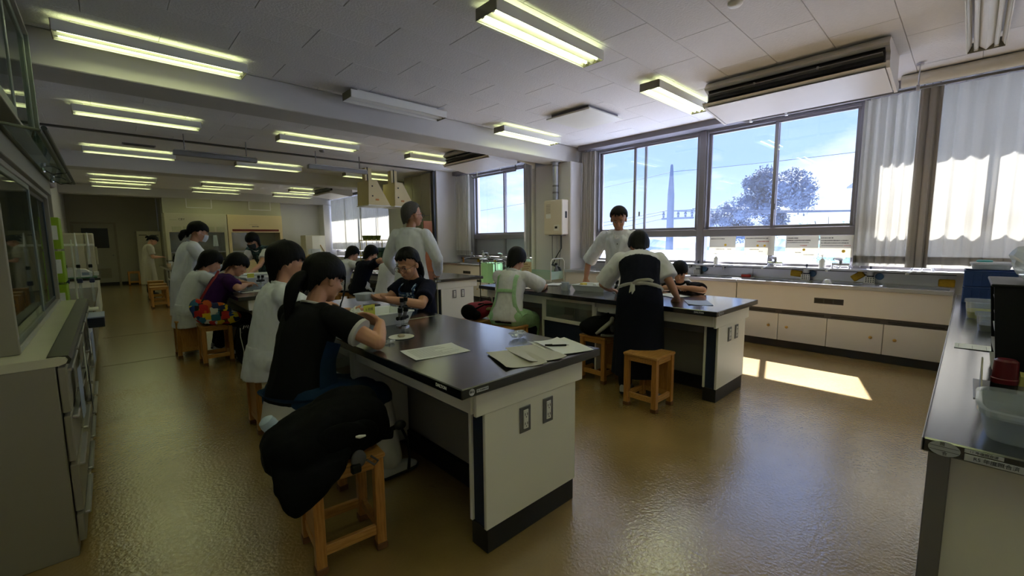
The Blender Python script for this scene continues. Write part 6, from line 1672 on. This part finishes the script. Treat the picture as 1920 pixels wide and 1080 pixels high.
O = (.84, 5.72, .45); t = thing('patchwork_bag', 'colourful patchwork shoulder bag resting on the stool beside the purple shirt', 'bag', O)
blob('bag_body', PATCH, t, [((.72, 5.715, .62), (.11, .05, .14)), ((.84, 5.71, .58), (.15, .05, .13)), ((.95, 5.70, .53), (.12, .05, .075)), ((.66, 5.72, .68), (.07, .045, .09))], .009, .006, O)
MB().tube([(-.14, -.02, .31), (-.07, -.05, .44), (.01, -.03, .55), (.05, .04, .60)], .013, 8).build('shoulder_strap', mat('red_strap', '8e1f22', .7), t, smooth=60)
O = (1.02, 5.42, 0); t = thing('sports_bag', 'black sports bag with white piping on the floor under the second table', 'bag', O)
blob('bag_body', BAGK, t, [((1.02, 5.40, .20), (.09, .10, .19)), ((1.03, 5.40, .36), (.08, .09, .12))], .010, .005, O)
for dx, k in ((-.04, .0), (.03, .02)): MB().tube([(dx, -.105, .06), (dx+.01, -.115, .2), (dx-.01+k, -.11, .36), (dx, -.075, .45)], .004, 6).build('piping', TIEW, t, smooth=60)
for i in range(3): MB().tube([(-.03+i*.02, -.085, .40), (.0+i*.02, -.07, .47)], .004, 6).build('stripe', TIEW, t)
O = (3.10, 3.90, .45); t = thing('rucksack', 'crimson and black rucksack on the stool beside the green apron student', 'rucksack', O)
blob('bag_body', BAGR, t, [((3.14, 3.92, .55), (.14, .14, .10)), ((3.22, 3.88, .57), (.10, .12, .09)), ((3.06, 3.92, .56), (.12, .12, .09))], .010, .007, O); blob('dark_end', BAGK, t, [((2.98, 3.90, .55), (.075, .12, .09)), ((3.02, 3.86, .52), (.07, .10, .06))], .010, .004, O)
for k in (-.03, .05): MB().tube([(-.1, -.08+k, .15), (.0, -.1+k, .185), (.12, -.1+k, .18)], .010, 8).build('strap', BAGK, t, smooth=60)
MB().ell((.08, -.125, .13), (.05, .02, .02), 10, 7).build('patterned_pocket', mat('olive_pattern', '8d8456', .7, var=.3, vs=60), t, smooth=60)
O = (3.45, 2.40, .45); t = thing('sports_bag', 'grey and black sports bag on the stool beside the bending person', 'bag', O)
blob('bag_body', BAGK, t, [((3.42, 2.42, .54), (.17, .15, .09)), ((3.52, 2.36, .55), (.12, .13, .09)), ((3.34, 2.44, .53), (.10, .13, .08))], .010, .006, O); blob('side_pocket', BAGG, t, [((3.46, 2.255, .54), (.08, .03, .06))], .008, .005, O)
MB().tube([(-.16, -.05, .04), (-.14, -.12, .10), (-.06, -.15, .15), (.0, -.12, .17), (.07, -.08, .16)], [.014, .02, .022, .02, .014], 8).build('grey_strap', mat('pale_grey_strap', '9a988f', .7), t, smooth=60)
MB().tube([(-.15, -.1, .03), (-.05, -.165, .015), (.08, -.165, .03), (.15, -.12, .08)], .012, 8).build('grey_band', mat('pale_grey_strap', '9a988f', .7), t, smooth=60); MB().tube([(-.1, .0, .14), (-.06, -.05, .20), (.02, -.06, .21), (.06, -.02, .17)], .01, 8).build('handle', BAGK, t, smooth=60)
O = (3.05, 6.58, 0); t = thing('duffel_bag', 'black duffel bag on the floor between the students at the teacher\'s table', 'bag', O); blob('bag_body', BAGK, t, [((3.05, 6.55, .22), (.14, .16, .21)), ((3.10, 6.60, .36), (.12, .15, .14))], .012, .006, O)
MB().tube([(-.08, -.1, .4), (-.02, -.14, .5), (.06, -.1, .44)], .012, 8).build('handle', BAGK, t, smooth=60)

# ---------------------------------------------------------------- along the sinks
def poster(y0, y1, z0, z1, label, lines, dots, x=6.625):
    t = thing('poster', label, 'poster', (x, (y0+y1)/2, z0), group='posters hung below the near windows')
    w, h = y1-y0, z1-z0
    MB().rbox(-.001, .001, -w/2, w/2, 0, h, .0006).build('sheet', clothsheer('poster_paper', 'dcd8cc', .45, 0.), t)
    rnd = random.Random(int(y0*100)); INK = mat('poster_ink', '3c3a38', .8)
    for (fy, fz, n, size, m) in lines:
        y = w/2-fy*w
        for i in range(n):
            cw = size*rnd.uniform(.5, .95)
            MB().box(-.0022, -.0012, y-cw, y, fz*h-size*rnd.uniform(.4, .5), fz*h+size*rnd.uniform(.3, .5)).build('print_mark', m or INK, t); y -= size*1.12
    for (fy, fz, r) in dots: MB().cyl((-.0022, w/2-fy*w, fz*h), (-.0012, w/2-fy*w, fz*h), r, n=12).build('yellow_spot', mat('yellow_spot', 'e0b838', .7), t)
    return t
RINK = mat('poster_red_ink', 'b0533c', .8)
poster(2.32, 2.69, 1.13, 1.395, 'leftmost cream poster with one yellow spot below the near windows', ((.05, .87, 13, .014, None), (.26, .30, 9, .012, None), (.70, .30, 4, .012, None)), ((.62, .53, .018),))
poster(1.82, 2.20, 1.13, 1.395, 'cream poster with two yellow spots below the near windows', ((.05, .88, 18, .014, None), (.42, .72, 9, .015, RINK), (.18, .30, 9, .012, None), (.5, .2, 4, .012, None)), ((.45, .5, .016), (.68, .5, .016)))
poster(1.325, 1.69, 1.12, 1.395, 'third cream poster from the left below the near windows', ((.05, .88, 8, .014, None), (.05, .77, 17, .014, None), (.05, .67, 22, .010, None), (.45, .53, 6, .012, RINK), (.32, .2, 6, .010, None), (.58, .1, 10, .010, None)), ((.58, .33, .017),))
poster(.965, 1.312, 1.12, 1.395, 'rightmost cream poster beside the curtain', ((.04, .88, 8, .014, None), (.04, .76, 18, .014, None), (.04, .65, 18, .014, None), (.06, .53, 18, .011, None), (.72, .53, 6, .010, RINK)), ((.72, .28, .019),))
def pump(x, y, z, label, s=1.):
    t = thing('pump_bottle', label, 'bottle', (x, y, z), group='white pump bottles')
    MB().lathe([(.032*s, 0), (.034*s, .01), (.033*s, .085*s), (.016*s, .105*s), (.014*s, .112*s)], n=18).build('bottle', WHITEM, t, smooth=40)
    MB().tube([(0, 0, .11*s), (0, 0, .15*s)], .005, 8).rbox(-.05*s, .012, -.009, .009, .148*s, .158*s, .003).build('pump_head', WHITEM, t, smooth=40)
pump(6.56, 2.56, .991, 'white pump bottle on the sill left of the leftmost poster'); pump(6.56, 1.26, .991, 'white pump bottle on the sill under the rightmost poster'); pump(6.58, 8.0, .961, 'white pump bottle on the sill of the second window')
NAVB = mat('navy_bottle', '1d2436', .35)
def detergent(y, label, x=6.56, z=.826):
    t = thing('detergent_bottle', label, 'bottle', (x, y, z), group='detergent bottles at the sinks')
    MB().lathe([(.030, 0), (.032, .01), (.032, .13), (.022, .155), (.012, .165), (.012, .185)], n=16).build('bottle', NAVB, t, smooth=40); MB().lathe([(.014, .185), (.012, .205)], n=12).build('cap', BLKP, t, smooth=40)
    MB().lathe([(.0332, .09), (.0332, .14)], n=16).build('label_band', WHITEM, t, smooth=40)
    h = MB().rbox(-.045, -.035, -.05, .05, .0, .075, .002).build('grid_holder', WHITEM, t)
    for i in range(4):
        for j in range(3): MB().box(-.0465, -.044, -.042+i*.022, -.030+i*.022, .01+j*.022, .022+j*.022).build('grid_hole', NAVB, h)
detergent(1.42, 'detergent bottle in a white grid holder between the third poster and tap'); detergent(.78, 'detergent bottle in a white grid holder nearest the curtain'); detergent(2.82, 'detergent bottle in a white grid holder behind the small girl')
SPG = mat('yellow_net_sponge', 'c9a02a', .8, var=.15, vs=60, bump=.4, bs=120)
for i, (y, z, r, l) in enumerate(((1.54, .90, 4, 'yellow sponge hung level beside the mixer tap'), (.90, .90, -38, 'yellow sponge hung askew beside the middle sink'), (.14, .865, 0, 'yellow sponge hung at the end next to the right counter'))):
    t = thing('sponge', l, 'sponge', (6.608, y, z), group='yellow sponges'); MB().rbox(-.02, .008, -.065, .065, -.04, .04, .008).xf(Matrix.Rotation(R(r), 4, 'X')).build('foam', SPG, t); MB().tube([(0, 0, .03), (.012, 0, .055)], .002, 5).build('hook', CHROME, t)
t = thing('sponge', 'red sponge lying on the worktop behind the window table', 'sponge', (6.50, 2.12, .826), R(20)); MB().rbox(-.035, .035, -.06, .06, 0, .035, .008).build('foam', mat('red_sponge', 'a32f25', .8, bump=.4, bs=120), t)
for y, l in ((1.36, 'blue round scourer beside the middle detergent bottle'), (.70, 'blue round scourer beside the right detergent bottle'), (2.74, 'blue round scourer behind the small girl')):
    t = thing('scourer', l, 'scourer', (6.607, y, .905), group='blue scourers'); MB().lathe([(.036, 0), (.04, .008), (.036, .016)], n=16).xf(Matrix.Rotation(-PI/2, 4, 'Y')).build('pad', mat('blue_scourer', '5b7fa6', .7, bump=.4, bs=90), t)
t = thing('sink_strainer', 'round metal strainer standing in the middle sink', 'strainer', (6.16, 1.12, .826), R(20)); MB().lathe([(.05, 0), (.05, .012), (.03, .05), (.01, .055)], n=18).build('cup', STEEL, t, smooth=40)
for i, (y, l) in enumerate(((7.58, 'yellow sponge at the nearer tap of the second sink'), (8.2, 'yellow sponge at the farther tap of the second sink'))):
    t = thing('sponge', l, 'sponge', (6.605, y, .875), group='yellow sponges'); MB().rbox(-.02, .008, -.05, .05, -.035, .035, .008).build('foam', SPG, t)
cup(6.45, 7.9, .827, .028, .03, .15, 'white detergent bottle standing at the second sink', WHITEM, 'bottle', 'bottle', grp='sink bottles'); cup(6.45, 8.62, .827, .02, .022, .12, 'orange topped bottle at the far end of the second sink', mat('orange_plastic', 'd08a3a', .5), 'bottle', 'bottle', grp='sink bottles')
# carts between the second sink and the column
WIREM = mat('white_wire', 'c6c6c0', .45); MINT = mat('mint_plastic', 'a7c4b6', .5)
t = thing('cart', 'cream wire cart with a mint basket beside the column', 'cart', (5.85, 5.45, 0))
for sx in (-.18, .18):
    for sy in (-.42, .42):
        MB().tube([(sx, sy, .06), (sx, sy, .86)], .011, 8).build('leg', WIREM, t, smooth=40); MB().lathe([(.028, -.009), (.028, .009)], n=12).xf(Matrix.Translation((sx, sy, .029)) @ Matrix.Rotation(PI/2, 4, 'X')).build('caster', BLKP, t)
MB().tube([(-.18, -.42, .84), (-.18, -.42, .98), (-.13, -.42, 1.03), (.13, -.42, 1.03), (.18, -.42, .98), (.18, -.42, .84)], .011, 8).build('push_handle', WIREM, t, smooth=60)
MB().tube([(-.18, .42, .84), (-.18, .42, .98), (-.13, .42, 1.03), (.13, .42, 1.03), (.18, .42, .98), (.18, .42, .84)], .011, 8).build('push_handle', WIREM, t, smooth=60)
tr = MB(); tr.box(-.17, .17, -.40, .40, .66, .668); 
for a in (-.17, .162): tr.box(a, a+.008, -.40, .40, .668, .80)
for a in (-.40, .392): tr.box(-.162, .162, a, a+.008, .668, .80)
tr.build('basket', MINT, t); MB().box(-.17, .17, -.40, .40, .22, .235).build('lower_shelf', MINT, t)
t = thing('notice_board', 'cream paper sign with writing hung on the cart by the column', 'sign', (5.655, 5.62, .72)); MB().rbox(-.003, .003, -.13, .13, 0, .24, .001).build('board', mat('cream_card', 'cdbf9e', .7), t)
for i, (n, zz) in enumerate(((5, .20), (7, .16), (6, .125), (5, .09), (6, .055))):
    for k in range(n): MB().box(-.0045, -.003, .11-k*.03-.02, .11-k*.03, zz-.01*(1.2 if i == 0 else .7), zz+.01*(1.2 if i == 0 else .7)).build('print_mark', mat('brown_ink', '7a5a44', .8), t)
t = thing('spray_bottle', 'grey detergent bottle standing in the cart basket', 'bottle', (5.92, 5.12, .669)); MB().lathe([(.04, 0), (.042, .15), (.02, .2), (.018, .24)], n=14).build('bottle', mat('grey_plastic', '6d7078', .4), t, smooth=40); MB().rbox(-.03, .02, -.014, .014, .24, .28, .004).build('cap', BLKP, t)
t = thing('towel_rack', 'black wire rack with hanging mint towels beside the second sink', 'rack', (5.75, 6.72, 0))
for y in (-.24, .24):
    MB().tube([(-.12, y, 0), (-.12, y, .92), (-.07, y, .97), (.07, y, .97), (.12, y, .92), (.12, y, 0)], .010, 8).build('frame', BLKP, t, smooth=60)
for x in (-.12, .12):
    for z in (.2, .9): MB().tube([(x, -.24, z), (x, .24, z)], .008, 8).build('bar', BLKP, t)
for i, x in enumerate((-.12, .0, .12)):
    MB().sheet(lambda u, v: (x-.014+.012*math.sin(u*14+i), -.2+.4*u, .50+.41*v), 16, 6, .003).build('towel', mat('mint_towel', '8ec9a0', .8) if i != 1 else TIEW, t, smooth=60)
MB().tube([(0, -.24, .9), (0, .24, .9)], .008, 8).build('bar', BLKP, t)
t = thing('drip_stand', 'white drying stand with glassware beside the green apron student', 'stand', (6.1, 6.45, 0)); MB().rbox(-.12, .12, -.12, .12, 0, .03, .004).build('base', WIREM, t); MB().tube([(0, 0, .03), (0, 0, 1.06)], .012, 8).build('pole', WIREM, t)
for z, a in ((1.0, 0), (.92, 1.2), (.84, 2.2)): MB().tube([(-.12*math.cos(a), -.12*math.sin(a), z), (.12*math.cos(a), .12*math.sin(a), z)], .008, 6).build('arm', WIREM, t)
MB().rbox(-.10, .10, -.07, .07, .98, 1.08, .01).build('tray_top', WIREM, t)

# ---------------------------------------------------------------- right counter
CBLUE = mat('blue_crate_plastic', '1f3e7c', .45)
def crate(x, y, z, label):
    t = thing('crate', label, 'crate', (x, y, z), group='blue crates'); m = MB(); a, b, h = .16, .15, .13
    m.box(-a, a, -b, b, 0, .006)
    for s in (-1, 1): m.rbox(s*a-.004, s*a+.004, -b, b, 0, h, .002); m.rbox(-a, a, s*b-.004, s*b+.004, 0, h, .002)
    m.build('crate_wall', CBLUE, t); MB().tube([(-a, -b, h), (a, -b, h), (a, b, h), (-a, b, h), (-a, -b, h)], .008, 6).build('rim', CBLUE, t)
    for y2 in (-.1, -.05, 0, .05, .1): MB().rbox(-a-.008, -a-.003, y2-.003, y2+.003, .02, h-.02, .001).build('rib', CBLUE, t)
crate(5.55, -.14, TT, 'lower blue crate at the far end of the right counter'); crate(5.56, -.14, TT+.14, 'upper blue crate at the far end of the right counter')
clearbox(5.55, -.14, TT+.285, .26, .24, .045, 0, 'clear tub sitting on top of the blue crates', MILKY, lid=MILKY); t = thing('lid', 'turquoise lid lying on the tub above the blue crates', 'lid', (5.54, -.10, TT+.347)); MB().lathe([(.05, 0), (.05, .012), (.04, .016)], n=18).build('disc', mat('turquoise_lid', '49a5a8', .5), t, smooth=40)
clearbox(4.45, -.13, TT, .28, .24, .12, 0, 'clear tub with yellow cloth on the right counter', CLEAR, fill=mat('yellow_cloth', 'b8b04e', .8)); clearbox(3.88, -.15, TT, .22, .18, .10, 0, 'clear tub with grey things behind the black rack', CLEAR, fill=mat('grey_contents', '6c6a6e', .7))
t = thing('letter_rack', 'tall black letter rack with white papers in its slots', 'rack', (2.50, -.09, TT))
prof = [(-.33, 0), (-.02, 0), (.012, .375), (-.33, .375)]
for x in (0, .46): MB().prism(prof, x, x+.012, 'x').build('side_wall', BLKP, t)
MB().rbox(.012, .46, -.33, -.322, 0, .375, .002).build('back_wall', BLKP, t); MB().rbox(-.004, .476, -.334, .02, .375, .387, .003).build('top_board', BLKP, t)
for i in range(5): MB().rbox(.012, .46, -.322, -.03+.007*i, .012+i*.072, .018+i*.072, .001).build('slot_shelf', BLKP, t)
for i in range(4):
    paper(2.735, -.245, TT+.02+i*.072, .40, .29, 0, ('papers in the lowest slot of the black rack', 'papers in the second slot of the black rack', 'papers in the third slot of the black rack', 'papers in the top slot of the black rack')[i], grp='papers in the black rack', curl=.02)
crumple('plastic_bag', 2.74, -.22, TT+.388, .13, 'crumpled clear bag with green lettering on top of the black rack', 41, MILKY, .55); t = thing('green_pouch', 'dark green pouch lying on the black rack', 'pouch', (2.60, -.33, TT+.388)); MB().rbox(-.06, .06, -.045, .045, 0, .05, .014).build('pouch', mat('dark_green_film', '12684a', .3), t)
paper(3.22, -.05, TT, .14, .13, 0, 'small printed card lying flat by the black rack', lines=3, seed=20, curl=.002)
t = thing('bookend', 'worn metal bookend standing on the right counter', 'bookend', (2.20, -.07, TT)); MB().rbox(.0, .30, -.12, .02, 0, .003, .001).build('foot_plate', GREYM, t); MB().prism([(.0, 0), (.22, 0), (.28, .09), (.27, .1), (.24, .1)], -.0, .004, 'y').build('upright_plate', mat('worn_zinc', '9a948a', .45, metal=.6, var=.2, vs=25), t)
t = thing('glue_bottle', 'dark red capped bottle on the right counter', 'bottle', (2.36, -.125, TT+.003)); MB().lathe([(.034, 0), (.034, .03), (.03, .034)], n=20).build('bottle', BLKP, t, smooth=40); MB().lathe([(.035, .034), (.036, .05), (.033, .053), (.031, .115), (.024, .122), (.01, .123)], n=20).build('cap', mat('dark_red_cap', '5e0f1a', .3), t, smooth=40)
t = thing('tape_dispenser', 'yellow tape dispenser with a roll beside the red cap', 'tape dispenser', (2.58, -.20, TT), R(10)); MB().prism([(-.09, 0), (.09, 0), (.09, .06), (.05, .13), (-.02, .14), (-.06, .07), (-.09, .04)], -.045, -.03, 'y').build('side_plate', mat('olive_yellow_plastic', 'b3ab5e', .5), t); MB().prism([(-.09, 0), (.09, 0), (.09, .06), (.05, .13), (-.02, .14), (-.06, .07), (-.09, .04)], .03, .045, 'y').build('side_plate', mat('olive_yellow_plastic', 'b3ab5e', .5), t)
MB().lathe([(.03, -.025), (.058, -.025), (.058, .025), (.03, .025)], n=26, cap=False).xf(Matrix.Translation((.01, 0, .075)) @ Matrix.Rotation(PI/2, 4, 'X')).build('tape_roll', mat('cream_tape', 'c9c39a', .4), t, smooth=40); MB().rbox(-.09, .09, -.03, .03, 0, .02, .003).build('base', mat('olive_yellow_plastic', 'b3ab5e', .5), t)
t = clearbox(1.90, -.175, TT, .30, .24, .075, 0, 'large clear lidded food box with a yellow label on the right counter', CLEAR, lid=CLEAR, name='lidded_box', flare=.016)
o = MB().rbox(-.06, .045, -.085, .0, .0895, .0905, .0003).build('yellow_label', mat('yellow_label', 'd9c414', .6), t)
text('label_print', 'いろいろ\nつかう', .026, (-.008, -.043, .0908), (0, 0, -PI/2), PRINTK, o)

# ---------------------------------------------------------------- left bench
t = thing('burette_stand', 'white burette stand with four glass tubes on the left bench', 'burette stand', (-.235, 5.62, .752))
MB().rbox(-.13, .13, -.09, .09, 0, .018, .004).build('base', WHITEM, t); MB().tube([(0, .0, .018), (0, 0, .66)], .007, 8).build('pole', WHITEM, t); MB().rbox(-.15, .15, -.012, .012, .60, .62, .003).build('clamp_bar', WHITEM, t)
for i, x in enumerate((-.12, -.055, .03, .11)):
    b_ = MB().tube([(x, -.015, .08), (x, -.015, .60)], .011, 10).build('glass_tube', CLEAR, t, smooth=40); MB().tube([(x, -.015, .60), (x, -.015, .72)], [.010, .005], 10).build('tube_top', WHITEM, b_, smooth=40); MB().rbox(x-.014, x+.014, -.03, 0, .40, .43, .003).build('black_band', BLKP, b_)
    MB().rbox(x-.018, x+.018, -.035, .003, .26, .30, .004).build('scale_label', mat('navy_label', '2a2f55', .5), b_)
LIME = mat('lime_file', '8fb321', .5)
for i in range(3):
    t = thing('file_case', ('lowest lime green file case on the left shelf', 'middle lime green file case on the left shelf', 'upper lime green file case on the left shelf')[i], 'file case', (-.28, 5.345, (.752, 1.04, 1.328)[i]), group='lime file cases'); MB().rbox(-.07, .0, 0, .26, 0, .27, .004).build('case', LIME, t); MB().rbox(-.055, -.015, -.003, .001, .08, .2, .001).build('spine_label', PAPER, t)
for i in range(6):
    t = thing('jar', 'small grey jar on the left open shelf behind the lime files', 'jar', (-.62+.02*i, 5.52+.14*i, .773 if i % 2 else 1.173), group='jars on the left open shelf'); MB().lathe([(.035, 0), (.035, .1), (.02, .12), (.02, .14)], n=12).build('glass', mat('grey_jar', '5e6468', .2), t, smooth=40); MB().lathe([(.024, .14), (.024, .16)], n=12).build('lid', BLKP, t)
t = thing('balance', 'white laboratory balance on a green mat on the far left bench', 'balance', (-.42, 10.35, .8005)); MB().rbox(-.22, .26, -.2, .2, 0, .012, .003).build('green_mat', mat('green_mat', '2b6e3c', .6), t)
MB().prism([(-.2, .012), (.2, .012), (.2, .08), (.12, .14), (-.2, .16)], -.15, .15, 'y').build('housing', WHITEM, t); MB().lathe([(.09, 0), (.09, .01)], (-.05, 0, .16), 18).build('pan', STEEL, t, smooth=40); MB().box(.08, .17, -.153, -.15, .04, .09).build('display', mat('lcd_grey', '8d98a8', .2), t)
t = thing('carton', 'white squeeze bottle box next to the balance', 'carton', (-.17, 10.52, .813)); MB().rbox(-.03, .03, -.03, .03, 0, .07, .003).build('box', WHITEM, t)

# ---------------------------------------------------------------- far right bay
t = thing('wire_rack', 'yellow two level rack with green trays before the far curtains', 'rack', (5.55, 11.6, 0)); YR = mat('yellow_rack_paint', 'c2ad2e', .5)
for sx in (-.33, .33):
    for sy in (-.2, .2): MB().tube([(sx, sy, 0), (sx, sy, 1.40)], .012, 8).build('post', YR, t)
for z in (.3, .95, 1.38): MB().rbox(-.35, .35, -.22, .22, z, z+.025, .003).build('shelf', YR, t)
for i in range(4):
    q = thing('green_basket', ('leftmost olive green basket on the yellow rack', 'second olive green basket on the yellow rack', 'third olive green basket on the yellow rack', 'rightmost olive green basket on the yellow rack')[i], 'basket', (5.28+i*.13, 11.6, 1.406), group='baskets on the yellow rack'); MB().lathe([(.05, 0), (.075, .12), (.08, .12), (.055, 0.004)], n=14).build('basket_wall', mat('olive_basket', '6d7a3c', .6), q, smooth=40)
for i, z in enumerate((.976, .326)):
    q = thing('green_tray', ('olive green tray on the middle level of the yellow rack', 'olive green tray on the lowest level of the yellow rack')[i], 'tray', (5.55, 11.6, z), group='trays on the yellow rack'); MB().rbox(-.3, .3, -.18, .18, 0, .09, .01).build('tray_body', mat('olive_basket', '6d7a3c', .6), q); MB().rbox(-.31, .31, -.19, .19, .085, .1, .004).build('tray_rim', mat('olive_basket', '6d7a3c', .6), q)
t = thing('green_tank', 'dark green tank standing left of the teacher\'s shoulder', 'tank', (5.35, 10.6, 0)); MB().rbox(-.2, .2, -.2, .2, 0, .78, .01).build('pedestal', LABW, t); MB().rbox(-.16, .16, -.16, .16, .78, 1.12, .04).build('tank_body', mat('dark_green_tank', '1f4742', .4), t); MB().rbox(-.17, .17, -.17, .17, 1.12, 1.2, .02).build('tank_lid', mat('dark_green_tank', '1f4742', .4), t)
t = thing('teal_box', 'small teal box on the bench under the far curtains', 'box', (6.2, 13.4, .826)); MB().rbox(-.12, .12, -.2, .2, 0, .22, .01).build('box', mat('teal_plastic', '2f6470', .5), t); MB().rbox(-.125, .125, -.205, .205, .2, .225, .004).build('lid', mat('teal_plastic', '2f6470', .5), t)
t = thing('white_tank', 'white plastic tank in front of the drying cabinet', 'tank', (5.15, 15.3, 0)); MB().rbox(-.22, .22, -.2, .2, 0, .75, .01).build('pedestal', LABW, t); MB().rbox(-.16, .16, -.16, .16, .75, 1.12, .03).build('tank_body', MILKY, t)
t = thing('wooden_rack', 'brown wooden rack with boards on the far right table', 'rack', (4.05, 11.8, TT)); 
for sx in (-.2, .2): MB().rbox(sx-.015, sx+.015, -.12, .12, 0, .2, .003).build('side', WOODV, t)
for z in (.02, .17): MB().rbox(-.185, .185, -.015, .015, z, z+.03, .003).build('rail', WOODH, t)
t = thing('carton', 'brown open carton on the far right table', 'carton', (3.75, 12.2, TT)); MB().rbox(-.2, .2, -.15, .15, 0, .17, .003).build('box', mat('brown_cardboard', '9a7650', .8), t); MB().prism([(-.2, .17), (-.26, .24), (-.255, .245), (-.195, .175)], -.15, .15, 'y').build('flap', mat('brown_cardboard', '9a7650', .8), t); MB().prism([(.2, .17), (.26, .22), (.255, .225), (.195, .175)], -.15, .15, 'y').build('flap', mat('brown_cardboard', '9a7650', .8), t)

bpy.data.scenes.remove(WORK)
bpy.context.view_layer.update()
